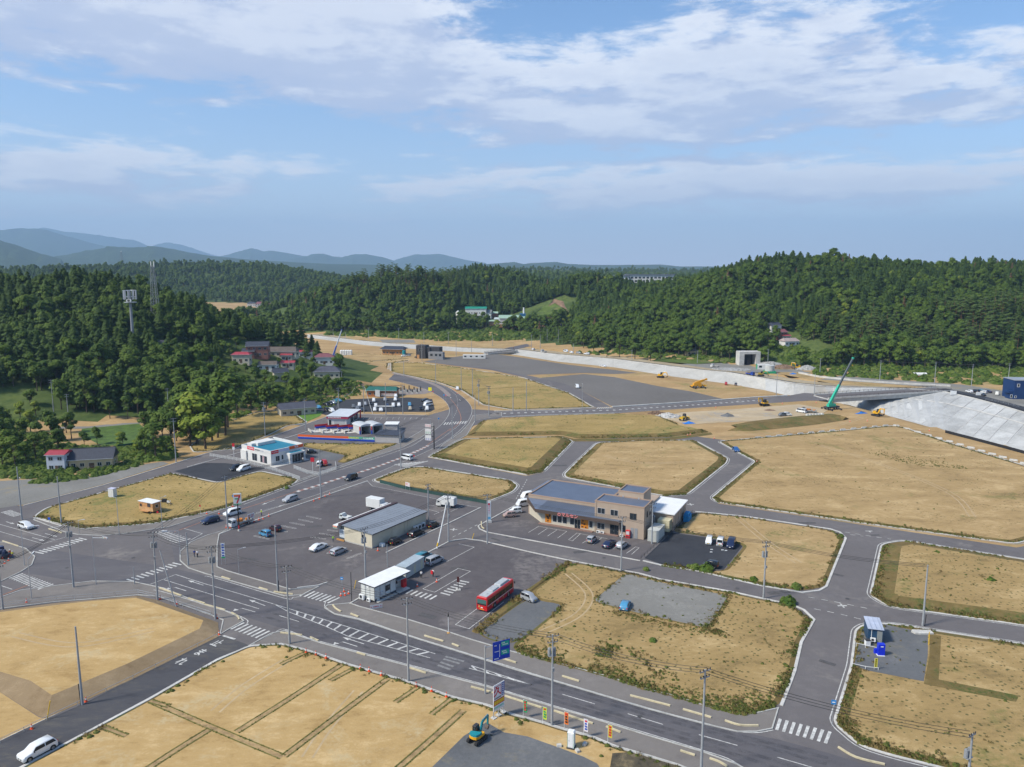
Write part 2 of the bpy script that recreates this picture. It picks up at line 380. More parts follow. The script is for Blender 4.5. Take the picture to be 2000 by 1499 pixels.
# broad base under everything, out to the horizon
mb=MB();mb.add([(-31000,-2900,-9),(31000,-2900,-9),(31000,22400,-9),(-31000,22400,-9)],[(0,1,2,3)]);tag(mb.build('ground',FARFOREST),'low ground reaching to the horizon',kind='structure')
HILLSOIL['hz']=1.2
grid('terrain',[DIRT,HILLSOIL],-560,300,40,720,8,HTOWN,lambda X,Y: inpoly(X,Y,TOWNPOLY),'flat town ground with wooded hill')
FARM2=HILLSOIL.copy();FARM2.name='hill_soil';FARM2['hz']=CZ+.8
grid('hills',[DIRT,FARM2],-1500,1900,240,3300,12,lambda X,Y: np.where(inpoly(X,Y,FARBACK),HFAR(X,Y),-8.5),None,'hills and valley floor beyond the levee')
# mountains
def mountain(pts,dist,depth,base=-9):
    rings=[];P=refine(pts,4);r_=np.random.default_rng(int(dist))
    prof=[(-1.0,0.0),(-.75,.22),(-.5,.47),(-.25,.76),(-.1,.93),(0,1.0),(.25,.75),(.6,.3),(1.0,0)]
    for k,(px,py) in enumerate(P):
        p=RD(px,py,dist);h=p.z - base;row=[]
        for (o,f) in prof:
            jit=r_.normal(0,.05) if 0<f<1 else 0
            row.append((p.x*(1+o*depth/dist),dist+o*depth*(1+jit),base+h*max(0,f+jit*.6)+(r_.normal(0,h*.008) if f==1 else 0)))
        rings.append(row)
    mb=MB();mb.loft(rings,caps=False,closed=False);o=mb.build('mountain',FARFOREST,smooth=True);tag(o,'distant wooded mountain ridge',kind='structure')
mountain([(-500,470),(-250,452),(-100,456),(0,450),(30,447),(80,447),(130,461),(190,478),(240,488),(330,502)],13000,2700)
mountain([(40,452),(70,447),(88,445),(130,454),(185,458),(220,464),(262,470),(292,481),(340,500),(400,512)],18000,2880)
mountain([(250,500),(290,484),(308,477),(325,474),(350,477),(375,485),(410,497),(460,508)],19000,2520)
mountain([(400,508),(448,497),(475,489),(492,485),(515,491),(535,490),(590,500),(640,508)],14000,2160)
mountain([(560,508),(597,501),(612,496),(632,496),(648,501),(668,503),(690,497),(715,497),(750,503),(770,510)],12400,1800)
mountain([(760,512),(788,503),(812,497),(835,498),(858,496),(880,501),(910,508),(950,514)],14400,1800)
mountain([(-400,480),(-100,476),(0,470),(40,482),(80,496),(120,506)],5760,1440)
mountain([(60,508),(130,498),(180,488),(222,482),(260,484),(300,481),(330,485),(370,494),(420,501),(480,507),(560,512),(640,516),(760,518)],6880,1620)
mountain([(900,520),(980,514),(1005,512),(1022,516),(1040,514),(1088,512),(1110,516),(1160,518),(1240,518),(1290,517),(1330,521),(1420,521),(1600,519),(1900,514)],7360,1620)

# ================================================================== flat layout
def world_pts(pix,z=0.0): return [G(a,b,z) for a,b in pix]
def area2(P): return sum(a[0]*b[1] - b[0]*a[1] for a,b in zip(P,P[1:]+P[:1]))
def smooth_line(P,k=5,closed=False):
    n=len(P);out=[]
    for i in range(n if closed else n - 1):
        p0,p1,p2,p3=(P[(i - 1) % n],P[i],P[(i+1) % n],P[(i+2) % n]) if closed else (P[max(i - 1,0)],P[i],P[i+1],P[min(i+2,n - 1)])
        for j in range(k):
            t=j/k;out.append(tuple(.5*((2*p1[c])+(-p0[c]+p2[c])*t+(2*p0[c] - 5*p1[c]+4*p2[c] - p3[c])*t*t+(-p0[c]+3*p1[c] - 3*p2[c]+p3[c])*t ** 3) for c in range(len(P[0]))))
    if not closed: out.append(tuple(P[-1]))
    return out
def round_poly(P,r=2.5,k=4):
    """cuts the corners of a ground polygon to arcs of about r metres"""
    out=[];n=len(P)
    for i in range(n):
        a,b,c=Vector(P[i - 1][:2]),Vector(P[i][:2]),Vector(P[(i+1) % n][:2]);u,v=a - b,c - b
        rr=min(r,u.length*.4,v.length*.4);s_,e_=b+u.normalized()*rr,b+v.normalized()*rr
        for j in range(k+1):
            t=j/k;q=s_*(1 - t) ** 2+b*2*t*(1 - t)+e_*t*t;out.append(Vector((q.x,q.y,P[i][2])))
    return out
def sheet(name,P,mat_,z,label=None):
    mb=MB();mb.poly(P,z);o=mb.build(name,mat_);tag(o,label,kind='structure');return o
def strip(mb,P,w,z,h=0.0,m=None,side=0.0):
    """flat (h=0) or raised ribbon of width w along P, its middle shifted sideways by side"""
    a=offset(P,side+w/2,False);b=offset(P,side - w/2,False);n=len(P)
    if h <= 0:
        mb.add([(p.x,p.y,z) for p in a]+[(p.x,p.y,z) for p in b],[(i,i+1,n+i+1,n+i) for i in range(n - 1)],m)
    else:
        V=[(p.x,p.y,z) for p in a]+[(p.x,p.y,z) for p in b]+[(p.x,p.y,z+h) for p in a]+[(p.x,p.y,z+h) for p in b];F=[]
        for i in range(n - 1): F+=[(2*n+i,2*n+i+1,3*n+i+1,3*n+i),(i,i+1,2*n+i+1,2*n+i),(n+i+1,n+i,3*n+i,3*n+i+1)]
        F+=[(0,2*n,3*n,n),(n - 1,2*n - 1,4*n - 1,3*n - 1)];mb.add(V,F,m)
    return mb
def dash(P,on_,off_,phase=0.0):
    """cuts a polyline into dashes"""
    out=[];cur=[];s=phase;state=True;need=on_
    P=[Vector(p[:2]) for p in P];pos=P[0];cur=[pos];acc=0.0
    for q in P[1:]:
        while True:
            d=(q - pos).length;rem=(on_ if state else off_) - acc
            if d<rem: acc+=d;pos=q;(cur.append(pos) if state else None);break
            pos=pos+(q - pos).normalized()*rem;acc=0.0
            if state: cur.append(pos);out.append(cur);cur=[]
            else: cur=[pos]
            state=not state
    if state and len(cur)>1: out.append(cur)
    return out
ASPH=GM('asphalt',((.112,.101,.101),(.132,.120,.119),(.156,.142,.139)),scale=.04,fine=.5,bump=.25,bd=.02,patch=(.20,.18,.165),patch_amt=.2,patch_scale=.05,spec=.25)
ASPHB=GM('main_road_asphalt',((.090,.084,.090),(.110,.103,.109),(.135,.127,.129)),scale=.05,fine=.4,bump=.2,bd=.02,stretch=(.5,1.5,1),rot=.3,spec=.25)
ASPHN=GM('new_asphalt',((.056,.055,.061),(.072,.071,.077),(.105,.098,.09)),scale=.10,fine=.7,bump=.2,bd=.02,patch=(.15,.125,.085),patch_amt=.22,patch_scale=.07,stretch=(.6,1.8,1),rot=.9)
ASPHK=GM('black_asphalt',((.034,.036,.043),(.043,.045,.052),(.056,.057,.063)),scale=.08,fine=.6,bump=.2,bd=.02)
LOTA=GM('lot_asphalt',((.088,.078,.081),(.106,.095,.097),(.128,.116,.116)),scale=.035,fine=.5,bump=.2,bd=.02,patch=(.17,.152,.145),patch_amt=.3,patch_scale=.05)
PAVE=GM('pavement_asphalt',((.150,.134,.124),(.182,.164,.150),(.218,.196,.178)),scale=.06,fine=.6,bump=.2,bd=.02,patch=(.19,.17,.145),patch_amt=.15,patch_scale=.09)
GRAVEL=GM('grey_gravel',((.100,.103,.108),(.126,.129,.133),(.165,.165,.166)),scale=.08,fine=1.6,bump=.8,bd=.06,patch=(.20,.175,.12),patch_amt=.12,patch_scale=.1)
GRAVEL2=GM('pale_gravel',((.165,.158,.142),(.20,.192,.174),(.255,.245,.222)),scale=.06,fine=1.4,bump=.8,bd=.06,patch=(.27,.22,.13),patch_amt=.15,patch_scale=.07)
GRAVELD=GM('dark_gravel_lot',((.125,.114,.104),(.148,.136,.125),(.178,.164,.15)),scale=.02,fine=.5,bump=.5,bd=.05,patch=(.15,.135,.12),patch_amt=.2,patch_scale=.02)
FIELD=GM('dry_grass_field',((.250,.168,.074),(.365,.248,.112),(.49,.348,.175)),scale=.07,fine=.55,stretch=(1,1.9,1),bump=.9,bd=.10,patch=(.18,.165,.055),patch_amt=.16,patch_scale=.045,speck=(.08,.075,.026),speck_amt=.5)
FIELD2=GM('sandy_lot',((.32,.204,.080),(.425,.284,.120),(.545,.385,.190)),scale=.08,fine=.45,stretch=(1,2.0,1),bump=.6,bd=.08,patch=(.46,.35,.19),patch_amt=.25,patch_scale=.12)
FIELDW=GM('weedy_field',((.215,.148,.060),(.325,.222,.092),(.445,.315,.148)),scale=.07,fine=.6,stretch=(1,1.6,1),bump=.9,bd=.12,patch=(.16,.15,.045),patch_amt=.22,patch_scale=.05,speck=(.045,.055,.016),speck_amt=1.4)
FIELDG=GM('greenish_field',((.225,.160,.054),(.315,.222,.080),(.42,.296,.120)),scale=.05,fine=.5,stretch=(1,2.0,1),bump=.9,bd=.12,patch=(.17,.165,.048),patch_amt=.34,patch_scale=.04,speck=(.06,.072,.02),speck_amt=.8)
BANK=GM('brown_bank',((.115,.080,.028),(.165,.116,.042),(.225,.162,.064)),scale=.15,fine=.9,bump=1.0,bd=.15,patch=(.075,.095,.022),patch_amt=.45,patch_scale=.12)
BANKD=GM('bare_bank',((.19,.13,.07),(.245,.175,.10),(.30,.22,.13)),scale=.1,fine=.8,bump=.6,bd=.1)
# base asphalt of the streets
sheet('road',world_pts([(-300,1000),(46,988),(200,949),(330,908),(400,886),(520,856),(640,813),(700,809),(835,812),(877,800),(930,800),(980,803.5),(1200,796.5),(1540,774),(1580,783),(1375,796),(1200,808),(980,816),(925,832),(900,852),(836,894),(1028,930),(1060,924),(1120,860),(1200,856),(1360,853),(1432,862),(1482,900),(1402,984),(1985,1070),(2200,1030),(2600,1100),(2600,1760),(-600,1760)]),ASPH,.02,'grey asphalt streets of the new town')
ROADL_T=[(-300,1040),(0,1058),(160,1084),(300,1104),(345,1112),(400,1125),(554,1167),(640,1188),(701,1208),(794,1239),(900,1272),(1000,1304),(1078,1327),(1260,1381),(1372,1411),(1450,1431),(1520,1445),(1620,1472),(1800,1530),(2000,1600)]
ROADL_B=[(-300,1120),(0,1112),(150,1136),(300,1148),(400,1180),(440,1192),(500,1212),(557,1230),(587,1241),(627,1254),(840,1310),(946,1338),(984,1349),(1078,1378),(1160,1402),(1260,1433),(1374,1467),(1448,1495),(1600,1545),(1900,1650)]
sheet('road',world_pts(ROADL_T)+world_pts(ROADL_B)[::-1],ASPHB,.028,'main road crossing the foreground')
ROADR_L=smooth_line([(330,1042),(400,1012),(476,986),(620,932),(672,916),(788,878),(820,862),(846,843),(864,828),(875,813),(878,802),(875,792),(868,783),(855,773),(838,764),(815,756),(790,749),(760,742),(720,733),(690,726),(660,719),(610,708)],3)
ROADR_R=smooth_line([(345,1112),(395,1052),(440,1024),(520,998),(592,976),(712,934),(772,909),(830,884),(870,863),(897,842),(913,824),(921,808),(921,797),(915,787),(905,777),(893,768),(875,757),(850,748),(820,741),(780,733),(740,727),(700,721),(668,713),(612,700)],3)
sheet('road',world_pts(ROADR_L)+world_pts(ROADR_R)[::-1],ASPHB,.034,'main road curving up the valley')
NEWRD=[(447,1232),(487,1246),(500,1258),(486,1261),(426,1289),(293,1366),(186,1423),(106,1465),(30,1506),(-160,1610),(-330,1610),(-40,1467),(0,1449),(92,1405),(160,1377),(260,1322),(426,1243)]
sheet('road',world_pts([(432,1242),(474,1256),(486,1261),(426,1287),(293,1364),(186,1421),(106,1463),(30,1504),(-160,1608),(-330,1612),(-40,1467),(0,1449),(92,1405),(160,1377),(260,1325)]),ASPHN,.040,'freshly laid black side road with white letters')
# pavements beside the main roads
PAVES=[
    [(634,1188),(655,1201),(701,1211),(794,1242),(900,1275),(1000,1307),(1078,1330),(1260,1384),(1372,1414),(1440,1430),(1478,1430),(1508,1424),(1520,1384),(1476,1394),(1444,1397),(1408,1385),(1372,1378),(1310,1358),(1260,1346),(1180,1320),(1078,1293),(998,1273),(954,1260),(920,1250),(860,1230),(800,1212),(700,1185),(683,1179),(640,1183)],
    [(557,1233),(587,1244),(627,1257),(840,1313),(946,1341),(984,1352),(1078,1381),(1160,1405),(1260,1436),(1374,1470),(1440,1494),(1480,1520),(1400,1520),(1328,1497),(1260,1476),(1200,1459),(1156,1440),(1090,1422),(1060,1412),(984,1392),(952,1378),(882,1362),(797,1332),(675,1297),(597,1270),(549,1258),(487,1262),(530,1238)],
    [(424,1066),(428,1044),(442,1036),(405,1046),(372,1060),(352,1078),(352,1096),(368,1110),(400,1121),(556,1165),(590,1163),(622,1147),(580,1151),(568,1152),(506,1134),(444,1116),(424,1108)],
    [(420,992),(520,958),(590,936),(672,908),(778,868),(820,844),(845,827),(846,838),(820,857),(788,874),(672,912),(620,928),(476,982),(400,1008),(330,1030),(250,1042),(200,1047),(152,1045),(124,1039),(66,1016),(70,1010),(122,1025),(160,1034),(300,1024)],
    [(0,1168),(40,1154),(100,1146),(180,1136),(260,1137),(320,1150),(395,1181),(440,1194),(470,1208),(476,1214),(448,1229),(430,1240),(436,1212),(412,1202),(310,1166),(270,1163),(180,1171),(110,1176),(0,1190),(-200,1210),(-200,1195)],
    [(-60,1060),(10,1060),(50,1072),(68,1088),(62,1104),(40,1118),(0,1137),(-120,1170)],
    [(842,893),(866,868),(900,845),(916,828),(924,812),(980,806),(980,813),(928,822),(912,850),(880,868)],
]
for k,p in enumerate(PAVES):
    P=world_pts(p);P=P if area2(P)>0 else P[::-1]
    mb=MB();mb.poly(P,.052+.001*k);tag(mb.build('pavement',PAVE),'asphalt pavement beside the main road',kind='structure')
    mb=MB();Q=P+[P[0]];strip(mb,Q,.22,.03,.11);tag(mb.build('kerb',CONC),'pale concrete kerb of a pavement',kind='structure')
# asphalt lots
DIRTP=GM('trodden_dirt',((.33,.25,.15),(.42,.325,.205),(.50,.40,.27)),scale=.04,fine=.4,patch=(.30,.28,.25),patch_amt=.4,patch_scale=.05,stretch=(1,2,1))
LOTS=[('parking_lot',LOTA,.036,[(428,1046),(528,1007),(620,975),(718,942),(728,950),(834,972),(909,988),(939,993),(886,1019),(754,1081),(640,1139),(622,1144),(580,1149),(568,1150),(506,1132),(444,1114),(425,1107),(427,1068)],'asphalt car park of the convenience store'),
    ('parking_lot',LOTA,.037,[(690,1182),(760,1140),(832,1083),(853,1072),(876,1060),(886,1057),(910,1054.5),(940,1058.5),(1039,1081),(1107,1096),(1060,1128),(1010,1165),(985,1178),(918,1231),(860,1228),(800,1211),(700,1184)],'asphalt bus station yard'),
    ('parking_lot',LOTA,.038,[(1018,983),(936,1028),(938,1034),(950,1039),(1248,1094),(1352,1001),(1300,985),(1200,960),(1060,955)],'asphalt forecourt of the fish shop'),
    ('parking_lot',ASPHK,.039,[(1311,1041),(1377,1050),(1452,1065),(1413,1114),(1363,1111),(1293,1103),(1259,1091)],'black asphalt parking patch'),
    ('parking_lot',ASPHK,.041,[(340,921),(400,905),(440,905),(520,915),(432,941),(404,938)],'black asphalt patch beside the electrical shop'),
    ('parking_lot',ASPHK,.040,[(600,800),(630,791),(666,781),(740,778),(800,777),(844,780),(849,800),(840,805),(700,805),(636,811),(615,806)],'dark asphalt car park full of cars'),
    ('parking_lot',GRAVEL,.042,[(592,874),(640,884),(672,890),(655,900),(610,897),(585,884)],'gravel corner beside the electrical shop'),
    ('driveway',GRAVEL,.043,[(500,820),(535,813),(560,812),(600,826),(592,832),(560,829),(520,826)],'gravel drive in front of the bungalow'),
    ('gravel_yard',GRAVEL2,.024,[(-200,1000),(0,993),(46,986),(200,947),(330,906),(318,902),(250,912),(180,930),(0,940),(-200,960)],'grey gravel verge along the side street'),
    ('gravel_yard',GRAVELD,.025,[(828,706),(900,696),(958,691),(1006,697),(1112,713),(1200,723),(1247,729),(1200,731),(1140,729),(1024,733),(951,720),(850,709)],'dark gravel yard by the levee'),
    ('gravel_yard',GRAVELD,.026,[(1050,739),(1140,731),(1200,737),(1287,755),(1350,765),(1412,779.5),(1350,784),(1205,794.5),(1193,793),(1134,763),(1103,751)],'broad dark gravel yard with machines'),
    ('gravel_yard',DIRTP,.022,[(1290,815),(1330,806),(1430,800),(1560,790),(1620,800),(1600,812),(1500,822),(1400,826),(1340,830)],'pale trodden ground of the building site'),
    ('gravel_yard',GRAVEL2,.021,[(1440,700),(1500,706),(1590,725),(1560,735),(1480,728),(1400,722),(1330,712)],'rubble strewn yard across the river'),
    ('road',ASPH,.027,[(824,706.5),(850,708.5),(951,719.5),(1024,732.5),(1050,737.5),(1103,750),(1134,763),(1193,795),(1163,797),(1134,780),(1110,766.5),(1022,737),(958,723),(890,715)],'narrow street curving past the gravel yards'),
    ('lawn',M('lawn_grass',(.10,.20,.02),var=.2,scale=.8,bump=.5),.046,[(565,817),(600,804),(632,804),(625,813),(600,824),(580,822)],'bright green lawn beside the bungalow'),
    ('lawn',M('rough_grass',(.075,.13,.018),var=.3,scale=.4,bump=.5),.045,[(158,850),(160,836),(270,827),(300,850),(270,868),(200,872)],'rough green paddock behind the red roofed house'),
    ('path',GRAVEL2,.047,[(40,832),(60,810),(105,804),(120,812),(160,830),(280,818),(360,812),(360,820),(280,827),(160,838),(95,838)],'pale lane at the foot of the wood'),
    ('gravel_yard',DIRT,.048,[(-60,800),(0,772),(60,768),(95,778),(80,796),(0,806)],'tan clearing beside the wood')]
for nm,mt,z,px,lb in LOTS:
    P=world_pts(px)
    if lb.startswith('rubble'): P=world_pts(px,CZ);z=CZ+.05
    sheet(nm,P,mt,z,lb)
# ================================================================== fields
WEEDS=[]          # (kind, x, y, z, scale) collected for each field
def field(pix,mat_,label,h=.22,inset=.9,kerb=True,line=True,bank=None,weeds=.5,inner=.012,rad=2.0,name='field',green=.5,skip=()):
    P=world_pts(pix);P=P if area2(P)>0 else P[::-1];P=round_poly(P,rad,3)
    I=offset(P,-inset);n=len(P);mb=MB()
    mb.add([(p.x,p.y,.02) for p in P]+[(p.x,p.y,h) for p in I],[(i,(i+1) % n,n+(i+1) % n,n+i) for i in range(n)],1)
    mb.poly(I,h,0)
    o=mb.build(name,[mat_,bank or BANK]);tag(o,label,kind='structure')
    Q=P+[P[0]]
    if kerb:
        mb=MB();strip(mb,Q,.42,.015,.12,side=.25);tag(mb.build('kerb',CONC2),'pale concrete gutter edging a plot',kind='structure')
    if line:
        mb=MB();strip(mb,Q,.16,.050,side=.95);tag(mb.build('road_marking',ROADWHITE),'white edge line of a street',kind='structure')
    # tufts: thick along the rim, thin inside
    pts=[]
    for a,b in zip(Q[:-1],Q[1:]):
        e=b - a;L=e.length;k=int(L*weeds*3.2+random.random())
        nn=Vector((-e.y,e.x,0)).normalized() if L>0 else Vector((0,0,0))
        for _ in range(k):
            t=random.random();dd=abs(random.gauss(0,.75))+.1;p=a+e*t+nn*dd
            if mnoise.noise(Vector((p.x*.09,p.y*.09,2.0)))<-.15: continue
            pts.append((p.x,p.y,.02+(h - .02)*min(1,dd/inset),random.uniform(.35,.95),int(random.random()<green)))
    xs=[p.x for p in P];ys=[p.y for p in P];A=abs(area2(P))/2;k=int(A*inner)
    X=rng.uniform(min(xs),max(xs),k*3);Y=rng.uniform(min(ys),max(ys),k*3);ok=inpoly(X,Y,I)
    for x,y in list(zip(X[ok],Y[ok])):
        if mnoise.noise(Vector((x*.06,y*.06,0)))>-.05: pts.append((x,y,h,random.uniform(.25,.7),int(random.random()<green+.2)))
    WEEDS.append((label,pts));return P
field([(1012,1278),(1078,1296),(1180,1323),(1260,1349),(1310,1361),(1372,1381),(1408,1388),(1444,1399),(1474,1396),(1522,1379),(1550,1312),(1563,1255),(1588,1212),(1547,1184),(1490,1172),(1431,1159),(1289,1134),(1250,1123),(1217,1118),(1118,1098),(1068,1132),(1035,1158),(1050,1175),(1100,1182),(1000,1262)],FIELDW,'big dry field with a gravel pad beside the main road',kerb=False,line=False,weeds=1.0,inner=.05,green=.65)
mb=MB();strip(mb,world_pts([(1250,1121),(1289,1132),(1431,1157),(1490,1170),(1547,1182),(1570,1192),(1590,1211),(1565,1255),(1552,1312),(1526,1379)]),.5,.015,.12);strip(mb,world_pts([(683,1180),(760,1135),(832,1082),(876,1059),(888,1056),(910,1053),(940,1057),(1039,1080),(1107,1094.5),(1250,1121)]),.3,.015,.14)
tag(mb.build('kerb',CONC2),'long concrete gutter beside the back street',kind='structure')
field([(1150,1178),(1208,1128),(1225,1120),(1290,1138),(1380,1155),(1430,1166),(1400,1215),(1384,1234),(1250,1205)],GRAVEL2,'pale gravel pad in the middle of the dry field',h=.32,inset=.7,kerb=False,line=False,weeds=.6,inner=.004,name='gravel_pad')
field([(932,1238),(1012,1180),(1040,1166),(1110,1182),(1040,1238),(1000,1258),(960,1252)],GRAVEL,'gravel drive beside the bus yard',h=.06,inset=.3,kerb=False,line=False,weeds=.5,inner=.01,name='gravel_drive')
FA=[(488,1264),(549,1260),(597,1272),(675,1299),(797,1334),(882,1364),(952,1380),(984,1394),(1060,1414),(1090,1424),(1156,1442),(1200,1461),(1260,1478),(1328,1499),(1420,1545),(1200,1700),(600,1760),(-150,1640),(48,1499),(186,1425),(293,1368),(426,1291)]
field(FA,FIELD2,'sandy building plots below the main road',h=.18,inset=.5,kerb=True,line=False,weeds=.55,inner=.001,rad=.8,green=.8)
sheet('gravel_yard',world_pts([(950,1413),(984,1433),(1030,1441),(1092,1463),(1140,1481),(1166,1494),(1190,1530),(1100,1620),(700,1620),(845,1500),(906,1440)]),GRAVEL,.19,'blue grey gravel yard under the small digger')
sheet('soil_patch',world_pts([(1196,1474),(1230,1472),(1330,1500),(1400,1545),(1280,1600),(1190,1510)]),GM('dark_soil',((.03,.028,.024),(.09,.075,.05),(.2,.155,.09)),scale=.3,fine=1.2),.20,'burnt dark soil at the field corner')
field([(920,1234),(986,1181),(1060,1131),(1108,1097),(1119,1099),(1070,1133),(1037,1158),(1013,1180),(934,1239)],BANK,'brown grassy bank between bus yard and gravel drive',h=.3,inset=.35,kerb=False,line=False,weeds=.9,inner=.25,rad=.5,name='earth_bank',green=.3)
# furrows with green edges between the sandy plots
FUR=[[(295,1370),(413,1421),(552,1479)],[(668,1298),(570,1362),(462,1430)],[(757,1326),(660,1398),(554,1478)],[(411,1424),(340,1468),(270,1514)],[(905,1388),(850,1438),(780,1499),(740,1534)],[(598,1274),(548,1298)],[(694,1304),(645,1330)],[(812,1345),(772,1372)],[(880,1366),(842,1396)],[(293,1370),(330,1380)],[(200,1420),(246,1438)]]
mb=MB();pts=[];gl=MB()
for f in FUR:
    P=world_pts(f,.18);P=[Vector(q) for q in smooth_line(P,6)]
    zf=.186+.003*FUR.index(f);strip(mb,P,.7 if len(f)>2 else .5,zf);[strip(gl,P,.22,zf+.025,side=s_*(.5 if len(f)>2 else .35)) for s_ in (-1,1)]
    for a,b in zip(P[:-1],P[1:]):
        e=b - a;nn=Vector((-e.y,e.x,0)).normalized(); 
        for _ in range(int(e.length*7)+1):
            q=a+e*random.random()+nn*random.choice((-.5,.5,.5))*random.uniform(.85,1.15);pts.append((q.x,q.y,.18,random.uniform(.12,.34),1))
tag(gl.build('weed_line',GM('weed_line_green',((.10,.10,.028),(.15,.14,.04),(.27,.20,.085)),scale=.25,fine=1.5)),'thin green weed lines between the sandy plots',kind='structure')
o=mb.build('furrow',M('furrow_soil',(.36,.24,.11),var=.3,scale=.8));tag(o,'shallow boundary furrows between sandy plots',kind='structure');WEEDS.append(('green weeds along the furrows of the sandy plots',pts))
field([(1724,1064),(1766,1057),(2000,1094),(2200,1128),(2200,1262),(2000,1221),(1808,1194),(1738,1185),(1702,1164),(1706,1148)],FIELDW,'weedy field right of the wide side street',inset=4.0,h=.8,weeds=1.1,inner=.05,green=.5)
field([(1674,1232),(1690,1222),(1745,1220),(1830,1234),(2000,1260),(2200,1296),(2200,1600),(1850,1501),(1740,1474),(1682,1456),(1640,1420),(1634,1408),(1666,1302)],FIELDW,'weedy field around the blue kiosk',inset=1.5,weeds=1.1,inner=.06,green=.5)
sheet('gravel_yard',world_pts([(1684,1230),(1728,1222),(1812,1240),(1812,1280),(1804,1334),(1692,1312),(1668,1302)]),GRAVEL,.235,'gravel yard of the blue kiosk')
field([(1358,1002),(1454,1011),(1622,1036),(1649,1051),(1612,1146),(1567,1155),(1488,1142),(1413,1128),(1366,1113),(1414,1116),(1454,1066),(1377,1048),(1313,1039)],FIELD,'dry field behind the black parking patch',weeds=.8,inner=.01,kerb=False,line=False)
mb=MB();strip(mb,world_pts([(1256,1096),(1293,1105),(1363,1116),(1488,1145),(1567,1158),(1600,1154),(1614,1146),(1652,1052),(1640,1040),(1622,1034),(1454,1009),(1358,1000)]),.5,.015,.12);tag(mb.build('kerb',CONC2),'concrete gutter round the dry field',kind='structure')
field([(1405,863),(1470,857),(1600,846),(1745,832),(1772,838),(1860,868),(2000,910),(2250,990),(2140,1020),(1981,1062),(1700,1024),(1402,981),(1392,973),(1477,902),(1430,877)],FIELD,'huge dry tan field by the river',inset=1.6,weeds=.8,inner=.012,green=.6)
field([(1167,866),(1260,861),(1356,861),(1420,896),(1417,905),(1341,966),(1300,969),(1250,960),(1106,933),(1104,926)],FIELD,'six sided dry field behind the fish shop',inset=2.8,h=.6,weeds=1.2,inner=.015,green=.4)
field([(840,892),(905,858),(1095,854),(1118,862),(1059,922),(1030,927),(900,904)],FIELDG,'greenish lower field by the main road curve',inset=4.2,h=.9,weeds=1.6,inner=.03,green=.6)
field([(910,852),(940,823),(1060,814),(1200,810),(1290,814),(1330,832),(1388,844),(1300,855),(1126,857),(1098,850)],FIELDG,'greenish upper field below the cross road',inset=3.0,h=1.0,weeds=1.2,inner=.02,kerb=False,line=False,green=.4)
field([(729,939),(790,916),(822,912),(996,939),(1010,949),(1000,961),(952,980),(930,975),(790,953)],FIELDW,'dry plot behind the green net fence',inset=1.5,weeds=1.1,inner=.05)
field([(68,1010),(92,993),(225,956),(335,925),(425,944),(508,921),(583,937),(568,948),(440,993),(300,1023),(160,1033),(122,1024)],FIELDG,'dry corner plot with the wooden food wagon',inset=1.6,h=.4,weeds=1.4,inner=.05,line=False)
field([(764,709),(819,709),(892,718),(1022,738.5),(1110,768),(1158,796),(1002,801),(945,791),(903,763),(850,745),(764,727)],FIELDG,'long tan field inside the road curve',weeds=.7,inner=.012,h=.25,inset=1.2)
field([(690,712),(740,705),(800,705),(758,710),(757,722),(720,718)],FIELD,'small tan plot by the far junction',weeds=.4,inner=.008)
field([(650,702),(690,690),(760,694),(800,701),(720,706)],FIELD,'far tan plot below the levee',weeds=.4,inner=.006,kerb=False,line=False)
field([(380,884),(372,872),(440,826),(500,806),(560,800),(600,826),(560,832),(520,852),(455,878)],FIELDG,'dry grass plot in front of the bungalow',weeds=.8,inner=.03,h=.12,inset=.6,line=False)
field([(588,872),(598,866),(700,868),(776,866),(772,870),(672,905),(658,903),(676,890)],FIELDG,'dry grass plot behind the long banner fence',weeds=.9,inner=.03,h=.15,inset=.8,line=False,kerb=False)
# terraces on the tan field, earth bank of the building site
mb=MB()
for a,b in (((770,716),(880,722)),((800,724),(990,730)),((830,738),(1050,745)),((905,763),(1085,756)),((930,782),(1105,768))): strip(mb,world_pts([a,((a[0]+b[0])/2,(a[1]+b[1])/2 - 1.5),b]),.8,.262)
tag(mb.build('furrow',BANK),'dark plot boundaries across the tan field',kind='structure')
def bank(pix_top,pix_foot,z,label,mt=BANK):
    mb=MB();T=world_pts(pix_top,z);B=world_pts(pix_foot,0.0);n=len(T);mb.add([tuple(p) for p in T]+[tuple(p) for p in B],[(i,i+1,n+i+1,n+i) for i in range(n - 1)])
    C=[(p.x,p.y+9,0.01) for p in T];mb.add([tuple(p) for p in T]+C,[(i,i+1,n+i+1,n+i) for i in range(n - 1)]);tag(mb.build('earth_bank',mt),label,kind='structure')
bank([(1440,834),(1480,826),(1540,819),(1600,813),(1640,811),(1652,815)],[(1420,842),(1470,842),(1540,836),(1600,829),(1645,822),(1658,818)],1.2,'grassy bank at the edge of the building site')
# dirt haul road along the trench
sheet('dirt_track',world_pts([(1390,852),(1440,846),(1560,838),(1660,824),(1650,800),(1690,806),(1728,815),(1774,827),(1846,847),(2000,888),(2300,976),(2300,992),(2000,905),(1860,862),(1770,833),(1745,829),(1600,843),(1470,854)]),DIRT,.03,'pale dirt track along the river works')
sheet('earth_bank',world_pts([(1816,1241),(1838,1245),(1833,1330),(1990,1362),(1984,1374),(1804,1339),(1815,1285)]),BANK,.24,'brown strip beside the kiosk gravel')
sheet('earth_bank',world_pts([(905,857),(1098,852),(1122,858),(1300,856),(1388,845),(1392,849),(1300,862),(1124,863),(1096,856),(905,861)]),BANK,.06,'brown slope below the upper greenish field')
